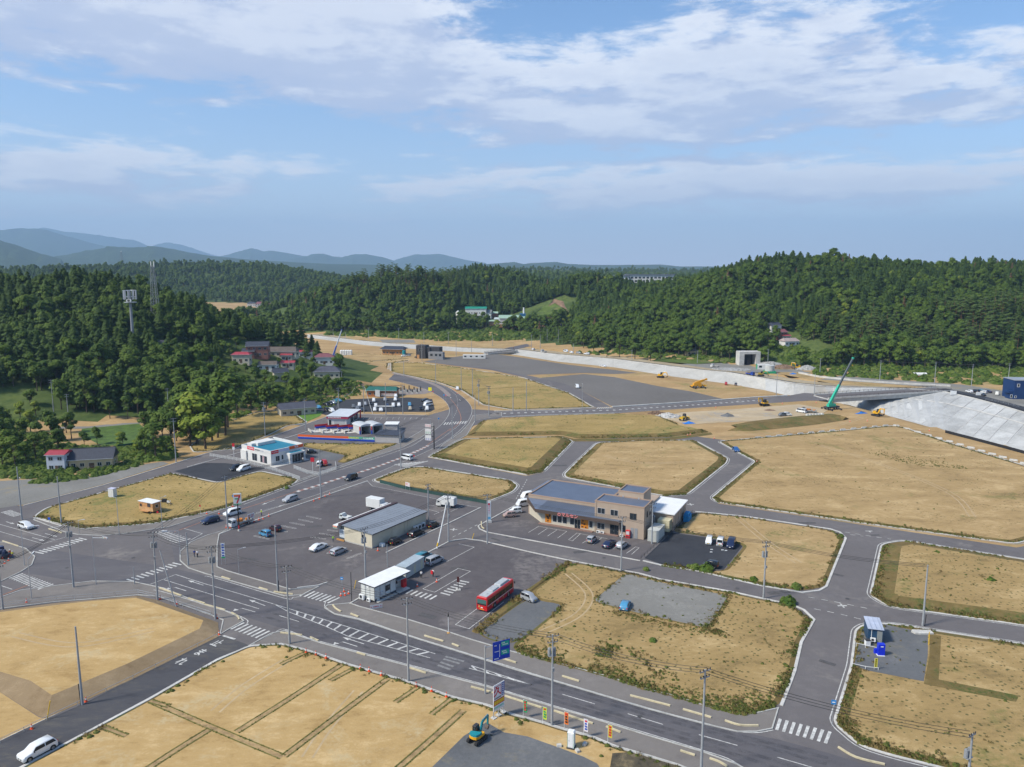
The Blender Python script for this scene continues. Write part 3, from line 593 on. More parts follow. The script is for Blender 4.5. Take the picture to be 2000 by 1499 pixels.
# raised sandy lot bottom left
def raised_lot():
    top=[(0,1196),(110,1182),(180,1174),(266,1168),(300,1178),(397,1212),(390,1228),(250,1296),(101,1358),(60,1330),(0,1312),(-200,1270),(-200,1215)]
    foot=[(0,1192),(110,1178),(180,1172),(268,1164),(306,1172),(426,1216),(428,1243),(260,1326),(92,1403),(76,1400),(0,1352),(-230,1300),(-230,1208)]
    hz=1.0;T=world_pts(top,hz);B=world_pts(foot,.05);n=len(T);mb=MB()
    mb.add([tuple(p) for p in T]+[tuple(p) for p in B],[(i,(i+1) % n,n+(i+1) % n,n+i) for i in range(n)],1);mb.poly(T,hz,0)
    tag(mb.build('raised_lot',[FIELD2,BANKD]),'raised sandy plot with sloping earth sides',kind='structure')
    sheet('field',world_pts([(76,1402),(0,1353),(-230,1301),(-330,1600),(-40,1466),(0,1447),(90,1404)]),FIELD2,.06,'low sandy ground beside the black side road')
raised_lot()

def verge(label,pix,w,n,z=.1,sc=(.5,1.1),green=.8):
    P=world_pts(pix);pts=[]
    for i in range(n):
        k=random.randrange(len(P) - 1);a,b=P[k],P[k+1];e=b - a;q=a+e*random.random()+Vector((-e.y,e.x,0)).normalized()*abs(random.gauss(0,.5))*w
        if mnoise.noise(Vector((q.x*.13,q.y*.13,5)))>-.3: pts.append((q.x,q.y,z,random.uniform(*sc),int(random.random()<green)))
    WEEDS.append(('green rank growth: '+label,pts))
TRK=MB()
for px,z in (([(1690,815),(1600,838),(1450,850),(1400,856)],.04),([(1640,806),(1560,812),(1450,818),(1380,828)],.03),([(1600,870),(1700,900),(1850,960),(1900,1010)],.226),([(1440,1010),(1500,1060),(1560,1100)],.226),([(1180,890),(1260,905),(1380,900)],.606),([(560,1290),(480,1340),(420,1390)],.184),([(700,1350),(640,1420),(600,1480)],.184),([(1110,1120),(1150,1160),(1130,1200),(1060,1235)],.226),([(30,1240),(150,1260),(300,1230)],1.004),([(1330,825),(1400,812),(1500,800),(1590,792)],.034)):
    P=[Vector(q) for q in smooth_line([tuple(G(a,b,z)) for a,b in px],6)];[strip(TRK,P,.32,z,side=s_) for s_ in (-.75,.75)]
tag(TRK.build('wheel_tracks',GM('track_dust',((.33,.24,.13),(.42,.31,.18),(.50,.38,.23)),scale=.2,fine=1.0)),'pale tyre tracks across the dry ground',kind='structure')
verge('lower rim of the big dry field',[(1010,1277),(1078,1295),(1180,1322),(1260,1348),(1372,1380),(1444,1398),(1474,1395),(1520,1380)],4.5,1500)
verge('right rim of the big dry field',[(1520,1380),(1550,1312),(1563,1255),(1588,1212)],2.2,500)
verge('patches inside the big dry field',[(1140,1295),(1165,1270),(1190,1290),(1215,1265),(1300,1340)],3.0,260,.22)
verge('rim of the gravel pad',[(1400,1230),(1384,1236),(1250,1207),(1150,1180)],2.2,500,.2,(.4,.8),.5);verge('side rim of the gravel pad',[(1384,1236),(1402,1214),(1432,1166)],2.4,320,.2,(.4,.8),.4)
verge('rim of the field behind the fish shop',[(1104,930),(1250,962),(1300,970),(1340,967),(1420,898)],2.6,700,.2,(.4,1.0),.6)
verge('rim of the huge field',[(1392,973),(1402,982),(1700,1025),(1981,1063)],1.6,700,.1,(.4,.9),.7);verge('left rim of the huge field',[(1392,973),(1477,903),(1430,877),(1405,863)][::-1],1.8,380,.1,(.4,.9),.7)
verge('rim of the kiosk field',[(1664,1306),(1634,1408),(1640,1421),(1682,1457),(1850,1500)],2.6,700,.1,(.4,1.0),.5)
verge('rim of the weedy field',[(1706,1150),(1702,1164),(1738,1186),(1808,1195),(2000,1222)],3.0,800,.15,(.4,1.0),.35)
verge('rim of the lower greenish field',[(840,893),(900,905),(1030,928),(1060,923),(1118,863)],4.0,900,.2,(.5,1.1),.6)
verge('green patch in the huge field',[(1690,886),(1760,905),(1830,915),(1890,918)],9.0,420,.22,(.3,.7),.9)
verge('kerb growth by the black parking patch',[(1290,1106),(1363,1117),(1488,1145),(1567,1157)],1.8,420,.05,(.4,1.0),.7)
verge('rim of the corner plot',[(66,1010),(122,1025),(160,1034),(300,1024),(440,994),(570,948)],2.6,800,.1,(.4,1.1),.7)
# ================================================================== markings
def mark(name,label,mt=None): 
    mb=MB();mb.name=name;mb.label=label;mb.mt=mt or ROADWHITE;return mb
def done(mb): tag(mb.build(mb.name,mb.mt),mb.label,kind='structure')
MZ=.058
def zebra(a0,a1,b0,b1,n,w=.45,label='white striped pedestrian crossing',z=MZ):
    A0,A1,B0,B1=G(*a0),G(*a1),G(*b0),G(*b1);mb=mark('crosswalk',label)
    for i in range(n):
        t=i/(n - 1);p,q=A0.lerp(B0,t),A1.lerp(B1,t);strip(mb,[p,q],w,z)
    done(mb)
zebra((451,1230),(477,1217),(507,1250),(535,1236),8,z=.065)
zebra((586,1165),(607,1154),(640,1179),(663,1168),8,z=.07)
zebra((1517,1427),(1524,1405),(1612,1453),(1621,1430),8,z=.07)
zebra((68,1078.5),(85,1082),(154,1051.5),(169,1055),12)
zebra((18,1130.5),(45,1121),(74,1152),(104,1141.5),13,w=.4)
zebra((248,1132),(262,1136.5),(337,1100),(354,1104),11)
zebra((302,1041),(320,1036.4),(338,1062),(372,1053),10,w=.4)
zebra((2,1002),(22,997),(25,1010),(43,1005),8,w=.4)
zebra((867,830.5),(871,825.5),(907,828),(911,823),9,w=.5)
zebra((1166,799),(1169,796),(1191,798),(1194,795.5),7,w=.45)
zebra((793,1160.4),(806.7,1152.8),(839,1172),(852.7,1164),6)
zebra((860.8,1158.6),(879,1163.4),(898.7,1135),(916,1138.5),7)
zebra((770,908),(797,905),(790,914),(836,901),6,w=.5)
def lines(L,w=.15,label='white painted road lines',mt=None,z=MZ,closed=False,dsh=None,sm=0):
    mb=mark('road_marking',label,mt)
    for l in L:
        P=world_pts(smooth_line(l,sm) if sm else l);P=P+[P[0]] if closed else P
        for Q in (dash(P,*dsh) if dsh else [P]): strip(mb,[Vector((q[0],q[1],0)) for q in Q],w,z)
    done(mb)
lines([[(400,1127),(420,1130),(554,1169),(572,1168),(588,1166)],[(636,1177),(634,1184),(640,1190),(653,1199),(701,1209),(794,1240),(900,1273),(1000,1304),(1078,1328),(1260,1382),(1372,1412),(1430,1427),(1450,1431),(1480,1432),(1510,1427)]],.16,'white upper edge line of the main road',sm=3)
lines([[(536,1237),(546,1231),(557,1230),(587,1241),(627,1254),(840,1310),(946,1338),(1078,1378),(1260,1432),(1374,1467),(1420,1482),(1448,1499),(1480,1530)],[(300,1153),(330,1160),(400,1182),(440,1193),(470,1205),(484,1213),(482,1219)]],.16,'white lower edge line of the main road',sm=3)
lines([[(343,1123),(400,1141),(466,1160),(536,1181),(850,1278)],[(536,1181),(564,1196),(638,1225),(678,1243),(840,1286)],[(320,1133),(400,1158),(506,1190)],[(343,1123),(294,1142)],[(545,1203),(584,1215)],[(921,1301),(1040,1339)],[(916,1306),(1040,1339)]],.16,'white lane lines and hatched strip outline')
wear=mark('road_wear','darker wheel tracks and patches on the main road',M('worn_asphalt',(.094,.088,.093),rough=.8,var=.25,scale=.6))
for f_ in (.14,.30,.62,.80):
    Q=[G(a[0],a[1]).lerp(G(b[0],b[1]),f_) for a,b in (((554,1168),(500,1212)),((640,1189),(587,1241)),((794,1239),(720,1279)),((900,1272),(840,1310)),((1000,1304),(946,1338)),((1078,1327),(1040,1366)),((1260,1381),(1220,1420)),((1450,1431),(1374,1467)),((1620,1472),(1600,1545)))];strip(wear,[Vector(q) for q in smooth_line([tuple(q) for q in Q],4)],.75,.033)
done(wear)
wear=mark('road_wear','darker repair patches on the streets',M('patched_asphalt',(.085,.08,.08),rough=.9,var=.2,scale=1.0));rr=random.Random(4)
for a,b in (((1620,1120),2),((1600,1290),3),((1500,1160),2),((1700,1046),2),((960,1052),3),((1120,1080),3),((470,1090),3),((600,1030),3),((740,960),2),((880,1110),3),((820,1200),2),((1420,940),2),((1080,910),2),((1560,1022),2),((560,1110),3),((640,1000),2)):
    p=G(*a);strip(wear,[p,p+Vector((rr.uniform(1.5,5),rr.uniform(-2,2),0))],rr.uniform(.5,1.6),.0485)
done(wear)
for px,py in ((1566,1200),(1655,1170),(1100,1340),(1250,1400),(760,1250),(560,1190),(930,1290),(1440,1150),(1180,1090),(990,1050),(260,1090),(130,1110),(640,950),(570,965),(1040,960)):
    p=G(px,py);mb=MB();mb.cyl((0,0,0),(0,0,.008),.42,.42,14);o=mb.build('manhole_cover',M('manhole_iron',(.075,.07,.068),rough=.6,var=.2,scale=4),loc=(p.x,p.y,.050));tag(o,'round dark manhole cover set in the road','manhole','manhole covers in the roads')
mb=mark('road_marking','white slanted bars of the hatched centre strip')
T0,T1=G(574,1192.5),G(838,1274);B_=world_pts([(580,1202),(638,1225),(678,1243),(818,1281)])
def along(P,t):
    L=[(b - a).length for a,b in zip(P[:-1],P[1:])];d=t*sum(L)
    for a,b,l in zip(P[:-1],P[1:],L):
        if d <= l: return a.lerp(b,d/l)
        d -= l
    return P[-1]
for i in range(15): t=i/14;strip(mb,[along(B_,t*.985),T0.lerp(T1,min(1,t*.97+.03))],.42,MZ+.004)
for i in range(4): t=i/4;strip(mb,[G(921,1301).lerp(G(1040,1339),t*.8),G(916,1306).lerp(G(1040,1339),t*.8+.12)],.3,MZ+.004)
done(mb)
lines([[(1098,1357),(1162,1376)],[(1226,1395),(1295,1416)],[(1365,1436),(1440,1457)],[(1518,1480),(1590,1501)]],.15,'white centre dashes of the main road')
WORN=M('worn_road_paint',(.22,.215,.21),var=.3,scale=2)
lines([[(866,1288),(898,1297)],[(870,1283),(906,1293)],[(860,1294),(886,1303)],[(855,1300),(880,1309)]],.5,'worn white bars on the main road',WORN)
def arrow(px,py,tx,ty,L=5.0,bend=0,z=MZ):
    a=G(px,py);d=(G(tx,ty) - a);d.z=0;d.normalize();n_=Vector((-d.y,d.x,0));mb=mark('road_marking','white lane arrow on the road')
    f=lambda u,v: tuple(a+d*u+n_*v+Vector((0,0,z)))
    mb.add([f(-L/2,-.09),f(L/2 - 1.6,-.09),f(L/2 - 1.6,.09),f(-L/2,.09)],[(0,1,2,3)])
    if bend: mb.add([f(L/2 - 1.6,-.09),f(L/2 - 1.6,.09),f(L/2 - .9,bend*.9+.1),f(L/2 - 1.1,bend*.9 - .1)],[(0,1,2,3)]);mb.add([f(L/2 - 1.5,bend*.8),f(L/2 - .4,bend*.8),f(L/2 - .9,bend*1.7)],[(0,1,2)])
    else: mb.add([f(L/2 - 1.6,-.42),f(L/2 - 1.6,.42),f(L/2,0)],[(0,1,2)])
    done(mb)
arrow(502,1178,470,1166);arrow(480,1191,455,1184,5,1);arrow(382,1139,360,1132);arrow(348,1150,335,1146,5,1);arrow(677,1257,652,1249,5,1);arrow(690,1252,668,1245)
arrow(75,1054,90,1058);arrow(100,1046,115,1050);arrow(20,1022,34,1026,4);arrow(524,982,500,991);arrow(556,986,534,994);arrow(880,777,884,784,4);arrow(898,782,903,790,4)
lines([[(-100,1000),(0,1025),(107,1055)],[(-100,1015),(0,1039),(84,1063),(134,1048)],[(-60,1128),(0,1144),(24,1152)],[(360,1033),(395,1043),(372,1056)]],.16,'white lane lines at the big junction')
lines([[(0,1165),(54,1144)],[(340,1040),(400,1018)]],.14,'orange centre line at the junction',ROADORANGE)
lines([[(420,1012),(560,967),(585,957)],[(878,842),(900,822),(893,797),(880,780)],[(820,880),(880,838)]],.14,'orange no overtaking line of the main road',ROADORANGE,sm=4)
lines([[(500,1002),(552,987),(590,976)],[(605,957),(634,949)],[(900,828),(888,838),(850,865),(800,886)]],.13,'white lane lines of the curving road',sm=3)
lines([ROADR_L[6:]],.15,'white left edge line of the curving road');lines([ROADR_R[8:]],.15,'white right edge line of the curving road')
lines([[(842,746),(870,757),(888,770),(893,780),(893,800),(880,826)]],.14,'dashed white lines in the road curve',dsh=(2.0,2.0),sm=3)
# red and white block strip in the middle of the road
CEN=[(580,961),(620,949),(676,931),(728,915),(780,896),(810,884),(836,871)]
P=[Vector(q) for q in smooth_line([tuple(G(*c)) for c in CEN],5)];mb=mark('road_marking','reddish centre strip with white blocks',M('worn_red_paint',(.26,.13,.10),var=.25,scale=2))
wmax=1.7;strip(mb,P,1.1,MZ+.002);done(mb)
mb=mark('road_marking','white blocks of the centre strip')
for q in dash(P,1.15,1.5): strip(mb,[Vector((a[0],a[1],0)) for a in q],1.25,MZ+.008)
done(mb)
# far median of the curve
MED=[(690,716),(730,724),(770,730),(810,739),(838,748),(858,757),(872,768),(878,776)]
P=[Vector(q) for q in smooth_line([tuple(G(*c)) for c in MED],4)];n=len(P);mb=MB()
a=[p+Vector((0,0,0)) for p in offset(P,1.3,False)];b=offset(P,-1.3,False);mb.prism([(p.x,p.y) for p in a[:-2]]+[(P[-1].x,P[-1].y)]+[(p.x,p.y) for p in b[:-2]][::-1],.03,.17);tag(mb.build('traffic_island',GM('pink_pavement',((.20,.165,.15),(.25,.21,.19),(.30,.26,.235)),scale=.2)),'long pinkish traffic island in the road curve',kind='structure')
lines([[(956,809),(1000,807.5),(1200,801.5),(1350,792),(1500,781)]],1.4,'white hatched centre of the cross road',dsh=(1.2,2.0));lines([[(965,804.5),(1090,802.5),(1200,798),(1350,788),(1487,778.5)],[(978,813.5),(1068,810),(1200,806.5),(1375,796)]],.2,'white edge lines of the cross road')
mb=MB();strip(mb,world_pts([(965,803.3),(1090,801.4),(1163,796.5)]),.4,.02,.16);strip(mb,world_pts([(1196,796.2),(1350,786.5),(1487,776.5),(1537,774)]),.9,.02,.5);strip(mb,world_pts([(980,815),(1068,811.5),(1200,808)]),.4,.02,.16);tag(mb.build('kerb',CONC2),'pale kerbs of the cross road',kind='structure')
# street dashes and cross marks
lines([[(1579,1167),(1640,1178),(1688,1188),(1706,1192)],[(1590,1190),(1640,1200),(1696,1214)],[(1650,1040),(1700,1048),(1740,1054)],[(1660,1045),(1686,1048)],[(884,1050),(936,1024)],[(1008,975),(1030,936)]],.18,'dashed white junction lines of the side streets',dsh=(1.2,1.2))
def cross(px,py,t=False):
    a=G(px,py);mb=mark('road_marking','white cross mark on a street junction');mb.bb(a.x - .9,a.x+.9,a.y - .17,a.y+.17,MZ - .004,MZ)
    mb.bb(a.x - .17,a.x+.17,a.y - (.9),a.y+(0 if t else .9),MZ+.001,MZ+.004);done(mb)
cross(1645,1184);cross(1697,1038,True);cross(886,1035);cross(1349,986)
# bays
lines([[(826,1151),(895,1111),(918.7,1116.7),(849,1157.6),(826,1151)],[(896,1063),(926,1069.5),(874.6,1097),(861,1095)],[(984,1176.5),(916,1229),(889.5,1221),(933,1188.7)]],.14,'white outlines of the bus bays')
def ubay(a,b,w=.5,label='white rounded parking bay marks'):
    A,B=G(*a),G(*b);d=(B - A).normalized();n_=Vector((-d.y,d.x,0));mb=mark('road_marking',label)
    P=[A+n_*w/2,A - d*.2,A - n_*w/2,B - n_*w/2,B+d*.2,B+n_*w/2,A+n_*w/2];strip(mb,P,.1,MZ);done(mb)
s5=lambda x,y: (400+x/5,900+y/5)
for a,b in (((1000,545),(1130,572)),((920,575),(1050,603)),((835,607),(968,633)),((752,637),(885,665)),((745,682),(800,697)),((485,737),(622,768)),((1205,680),(1290,692)),((1125,712),(1260,735)),((1040,748),(1175,768)),((1200,908),(1235,890)),((1295,932),(1425,880)),((1395,958),(1520,908)),((1115,885),(1240,838))): ubay(s5(*a),s5(*b))
s4=lambda x,y: (920+x/4.545,900+y/4.545)
lines([[s4(510,640),s4(600,585),s4(850,630),s4(768,690)],[s4(595,658),s4(680,602)],[s4(680,672),s4(765,615)],[s4(865,705),s4(940,645),s4(970,652),s4(900,715),s4(865,705)],[s4(988,735),s4(1060,690)],[s4(1080,750),s4(1160,688)],[s4(1170,770),s4(1190,755)],[s4(1260,785),s4(1340,722)],[s4(940,645),s4(1210,695)],[s4(1380,825),s4(1460,768),s4(1492,775),s4(1425,835)]],.13,'white parking bay lines in front of the fish shop')
lines([[(703,815),(800,817),(842,818)]],.12,'white bay line of the car wash yard');lines([[(700+11.5*i,816),(697+11.5*i,820)] for i in range(12)]+[[(800+i*3,838 - i*3),(838+i*2,838 - i*3)] for i in range(4)],.14,'white bay ticks of the car wash yard')
sx=lambda x,y: (640+x/6.66,940+y/6.66)
lines([[sx(1320,315),sx(1530,350)],[sx(1310,370),sx(1450,410),sx(1380,440)],[sx(1660,290),sx(1790,318)],[sx(1470,395),sx(1660,320)],[sx(1600,400),sx(1760,325)],[(718,941),(727,950),(834,971.5),(909,988),(936,992)]],.13,'white parking lines behind the convenience store')
lines([[(432,1241),(260,1323.5),(92,1403.5),(0,1447.5),(-60,1478)],[(497,1258),(426,1286.5),(293,1363),(186,1420.5),(48,1494),(0,1520)]],.13,'white edge lines of the black side road',z=.062)
lines([[(436,1242.5),(459,1249.5)]],.45,'white stop line of the black side road',z=.066)
# kerbs: cream stones between carriageway and pavement
CREAM=M('cream_kerb',(.56,.48,.31),rough=.85,var=.15,scale=1.0)
KS=[[(433,1128),(450,1133)],[(506,1149),(523,1154)],[(535,1157),(572,1162)],[(650,1183),(656,1190),(666,1196)],[(685,1200),(700,1206)],[(829,1243),(866,1254)],[(883,1259),(896,1264)],[(980,1287),(1008,1296)],[(1098,1322),(1131,1332)],[(1231,1360),(1309,1380)],[(1334,1387),(1389,1403)],[(1416,1409),(1445,1418),(1481,1419)],[(400,1182),(440,1193)],[(452,1198),(464,1205),(467,1212)],[(548,1237),(590,1242)],[(606,1246),(622,1253)],[(697,1276),(714,1281)],[(800,1306),(832,1316)],[(920,1343),(965,1355)],[(986,1361),(1058,1384)],[(1082,1390),(1158,1415)],[(1184,1421),(1212,1432)],[(1329,1468),(1357,1477)],[(1386,1483),(1405,1490),(1420,1499)],[(1637,1461),(1672,1481),(1728,1495)],[(940+0,1020),(941,1030),(946,1034)],[(95,1034),(121,1042)],[(5,1058),(36,1068)],[(312,1150),(355,1165)],[(368,1170),(400,1180)]]
for k in KS:
    P=world_pts(k);P=[Vector(q) for q in smooth_line(P,4)] if len(k)>2 else P
    mb=MB();strip(mb,P,.24,.04,.22);o=mb.build('kerb_stone',CREAM);tag(o,'cream concrete kerb stones lining the main road pavement','kerb','cream kerb stones along the main road')
mb=MB()
for L in ([(66,1012),(120,1028),(96,1034)],[(428,1044),(528,1006),(620,974),(718,940)],[(754,1080),(886,1018),(939,992)],[(640,1138),(622,1144),(580,1149)],[(46,988),(200,949),(330,909),(400,887),(520,857),(640,814),(700,809.5),(835,811.5)],[(366,913),(456,888),(556,857),(646,829)],[(836,893),(1030,929)],[(934,1028),(1017,982)],[(934,1029),(937,1034),(950,1040),(1250,1096)]):
    strip(mb,world_pts(L),.3,.02,.13)
tag(mb.build('kerb',CONC2),'thin concrete kerbs round the lots',kind='structure')

# ================================================================== levee, river works, bridges
LEVM=GM('revetment_concrete',((.33,.315,.285),(.41,.395,.36),(.47,.455,.42)),scale=.06,fine=.5,bump=.08,bd=.05,patch=(.36,.35,.32),patch_amt=.3,patch_scale=.05)
LEVM2=GM('new_revetment_concrete',((.36,.362,.355),(.41,.412,.405),(.46,.46,.45)),scale=.05,fine=.35,bump=.06,bd=.05,patch=(.33,.33,.32),patch_amt=.4,patch_scale=.05,stretch=(.35,1,1),rot=.5)
def slab(i0,i1,mt,lab):
    mb=MB();n=i1 - i0+1;C_,F_=CREST[i0:i1+1],FOOT[i0:i1+1]
    mb.add([tuple(p) for p in C_]+[tuple(p) for p in F_],[(i,i+1,n+i+1,n+i) for i in range(n - 1)]);o=mb.build('levee_slope',mt);tag(o,lab,kind='structure');return o
lv=slab(0,39,LEVM,'long pale concrete levee slope');lv2=slab(39,len(CREST) - 1,LEVM2,'light grey concrete levee slope by the bridge')
def joints(o,i0,i1,step,w=.18):
    """raised ribs between the cast panels of the slope"""
    for i in range(i0,i1,step):
        c,f=CREST[i],FOOT[i];d=(CREST[min(i+1,len(CREST) - 1)] - CREST[max(i - 1,0)]).normalized()*w;up=Vector((0,0,.09));mb=MB()
        mb.add([c - d+up,c+d+up,f+d+up,f - d+up,c - d,c+d,f+d,f - d],[(0,1,2,3),(0,1,5,4),(1,2,6,5),(2,3,7,6),(3,0,4,7)]);mb.build('panel_joint',CONC2,o)
joints(lv,3,39,3,.12)
def srf(px,t):
    for (a,b,c,d),(a2,b2,c2,d2) in zip(LEVEE[:-1],LEVEE[1:]):
        if a <= px <= a2: k=(px - a)/(a2 - a);return G(px,b+(b2 - b)*k,CZ).lerp(G(px,c+(c2 - c)*k - 1.2,d+(d2 - d)*k),t)
RIB=((1836,1700,.5),(1856,1765,.2),(1880,1800,.2),(1905,1832,.2),(1940,1866,.5),(1965,1898,.2),(1990,1928,.2),(2020,1962,.2),(2060,1998,.3),(2110,2050,.2))
for k,((a,b,_),(a2,b2,_)) in enumerate(zip(RIB[:-1],RIB[1:])):
    for j,(t0,t1) in enumerate(((.02,.30),(.335,.64),(.65,.975))):
        mb=MB();n=5;V=[]
        for q in range(n):
            t=t0+(t1 - t0)*q/(n - 1);V+=[srf(a+(b - a)*t+1.2,t)+Vector((0,0,.06)),srf(a2+(b2 - a2)*t - 1.2,t)+Vector((0,0,.06))]
        mb.add(V,[(2*q,2*q+1,2*q+3,2*q+2) for q in range(n - 1)]);c=(.40,.44,.37,.47,.42)[(k*2+j*3) % 5];mb.build('concrete_panel',M('panel_%d' % int(c*100),(c,c*1.0,c*.97),rough=.9,var=.16,scale=.12),lv2)
for a,b,w in RIB:
    P=[srf(a+(b - a)*t/8,t/8*.985)+Vector((0,0,.10)) for t in range(9)];mb=MB();n=len(P);d=Vector((w,w*.5,0));mb.add([p - d for p in P]+[p+d for p in P],[(i,i+1,n+i+1,n+i) for i in range(n - 1)]);mb.build('panel_joint',CONC2,lv2)
mb=MB();k0=54;P=[CREST[i].lerp(FOOT[i],.30)+Vector((0,0,.12)) for i in range(k0,len(CREST))];n=len(P);up=Vector((0,0,.0))
Q=[CREST[i].lerp(FOOT[i],.33)+Vector((0,0,.12)) for i in range(k0,len(CREST))];mb.add([tuple(p) for p in P+Q],[(i,i+1,n+i+1,n+i) for i in range(n - 1)]);mb.build('panel_joint',CONC2,lv2)
mb=MB();n=len(CREST);mb.add([tuple(p) for p in FOOT]+[(p.x,p.y,-.01) for p in NEAR],[(i,i+1,n+i+1,n+i) for i in range(n - 1)]);D_=[(p.x,p.y - 12,-.02) for p in NEAR];mb.add([(p.x,p.y,-.01) for p in NEAR]+D_,[(i,i+1,n+i+1,n+i) for i in range(n - 1)]);tag(mb.build('river_bank',DIRT),'near earth bank of the river channel',kind='structure')
BACK=[Vector((p.x,p.y,CZ)) for p in offset(CREST,-14,False)]
mb=MB();mb.add([(p.x,p.y,CZ+.02) for p in CREST]+[(p.x,p.y,CZ+.02) for p in BACK],[(i,i+1,n+i+1,n+i) for i in range(n - 1)]);tag(mb.build('levee_top',GM('levee_dirt',((.26,.20,.12),(.33,.265,.17),(.40,.33,.22)),scale=.05,fine=.4)),'tan top of the levee',kind='structure')
mb=MB();strip(mb,[p for p in CREST],3.2,CZ+.03,side=-2.2);tag(mb.build('levee_road',ASPHK),'dark narrow service road on the levee',kind='structure')
mb=MB();strip(mb,[Vector((p.x,p.y,CZ)) for p in CREST],.5,CZ - .05,.35);tag(mb.build('kerb',CONC2),'concrete crest of the levee',kind='structure')
# fields and roads beyond the river
def fsheet(nm,px,mt,lb,z=.06): sheet(nm,world_pts(px,CZ),mt,CZ+z,lb)
fsheet('field',[(690,664),(780,670),(880,678),(1000,681),(1090,668),(1080,663),(960,670),(860,671),(740,662),(670,657)],FIELD,'tan strip beyond the levee')
fsheet('field',[(740,664),(808,664),(812,670),(750,670)],GRAVEL2,'grey gravel plot beyond the levee',.07)
fsheet('road',[(1004,684),(1030,678),(1075,669),(1100,661),(1118,655),(1108,653),(1070,663),(1020,674),(985,681)],ASPHB,'road climbing from the far bridge',.09)
fsheet('field',[(1500,727),(1560,738),(1640,752),(1760,757),(1836,762),(1780,752),(1640,738),(1560,728)],FIELD,'bare brown slope behind the bridge',.08)
fsheet('road',[(1600,742),(1700,748),(1830,758),(1860,766),(1960,790),(2060,815),(2200,850),(2200,820),(2000,770),(1880,752),(1780,745),(1640,735)],GRAVEL2,'pale yard and road on the far bank',.10)
mb=MB();strip(mb,world_pts([(1838,760.5),(1900,773),(1960,788.5),(2000,799.5),(2150,842)],CZ),5.5,CZ+.12,.25);tag(mb.build('levee_road',ASPHK),'black road along the far levee crest',kind='structure')
mb=MB();strip(mb,world_pts([(1560,730),(1600,738),(1680,746),(1760,751),(1856,756)],CZ),.5,CZ,1.1);tag(mb.build('concrete_wall',CONC2),'low white concrete wall beyond the bridge','wall')
def bridge(name,label,A,B,w,thick,rails=True,piers=()):
    A,B=Vector(A),Vector(B);d=(B - A);L=d.length;dn=d.normalized();n_=Vector((-dn.y,dn.x,0)).normalized();t=thing(name,label,'bridge',A)
    q=lambda u,v,h: tuple(dn*u+n_*v+Vector((0,0,h)))
    def beam(mb,u0,u1,v0,v1,h0,h1): mb.add([q(u0,v0,h0),q(u1,v0,h0),q(u1,v1,h0),q(u0,v1,h0),q(u0,v0,h1),q(u1,v0,h1),q(u1,v1,h1),q(u0,v1,h1)],[(3,2,1,0),(4,5,6,7),(0,1,5,4),(1,2,6,5),(2,3,7,6),(3,0,4,7)])
    mb=MB();beam(mb,0,L,-w/2,w/2,-.35,0);mb.build('deck',ASPH,t)
    for v in (-w/2+.2,-w/6,w/6,w/2 - .5): mb=MB();beam(mb,0,L,v,v+.3,-thick,-.36);mb.build('girder',CONC,t)
    for s_ in (-1,1):
        mb=MB();v=s_*(w/2 - .05);beam(mb,-.5,L+.5,v - .25,v+.25,-.4,.35);mb.build('parapet',CONC2,t)
        if rails:
            r_=MB();[beam(r_,0,L,v - .05,v+.05,h,h+.1) for h in (.75,1.15)];r_.build('rail',M('brown_rail',(.10,.075,.06),var=.1),t)
            k=max(4,int(L/2.5))
            for i in range(k+1): mb=MB();beam(mb,L*i/k - .06,L*i/k+.06,v - .06,v+.06,.35,1.25);mb.build('post',MATS['brown_rail'],t)
    for u in (0,L): mb=MB();beam(mb,u - .9,u+.9,-w/2 - .4,w/2+.4,-8 if name=='road_bridge' else -4.5,-.4);mb.build('abutment',CONC2,t)
    return t
bridge('road_bridge','long grey concrete road bridge with brown railings beside the green crane',G(1606,775,.7),G(1842,760.5,CZ+.3),11,2.2)
bridge('small_bridge','short dark bridge over the river by the gravel yard',G(950,690.5,.6),G(1006,684.5,CZ+.3),7,1.6)
sheet('road',[*world_pts([(1530,775),(1575,783),(1600,783)]),*[Vector(p) for p in (G(1616,780,.6),G(1612,768,.6))],G(1570,768)],ASPH,.045,'road leading onto the bridge')
# ================================================================== vegetation
def leafmat(name,cols,rough=.75):
    m=bpy.data.materials.new(name);m.use_nodes=True;t=NT(m.node_tree);b=m.node_tree.nodes['Principled BSDF'];MATS[name]=m
    oi=t.n('ShaderNodeObjectInfo');tc=t.n('ShaderNodeTexCoord');f=t.noise(tc.outputs['Object'],.5,3,.6)
    c=t.mix(t.ramp(oi.outputs['Random'],0.0,1.0),cols[0],cols[1]);c=t.mix(t.ramp(f,.35,.68),c,cols[2])
    t.put(b.inputs['Base Color'],c);b.inputs['Roughness'].default_value=rough;b.inputs['Specular IOR Level'].default_value=.18
    return m
L_CED=leafmat('cedar_needles',((.018,.042,.009),(.040,.074,.012),(.058,.094,.017)))
L_PINE=leafmat('pine_needles',((.036,.068,.014),(.060,.096,.020),(.088,.128,.030)))
L_BRD=leafmat('broad_leaves',((.023,.056,.008),(.062,.104,.011),(.086,.126,.016)))
L_YEL=leafmat('yellow_green_leaves',((.10,.15,.015),(.14,.18,.016),(.18,.21,.025)))
L_BUSH=leafmat('bush_leaves',((.05,.09,.014),(.095,.135,.022),(.13,.16,.032)))
L_DEAD=leafmat('browned_leaves',((.10,.06,.03),(.13,.075,.04),(.15,.09,.05)))
BARK=M('bark',(.085,.062,.045),rough=.95,var=.3,scale=3);BARKP=M('red_pine_bark',(.20,.105,.062),rough=.95,var=.25,scale=3)
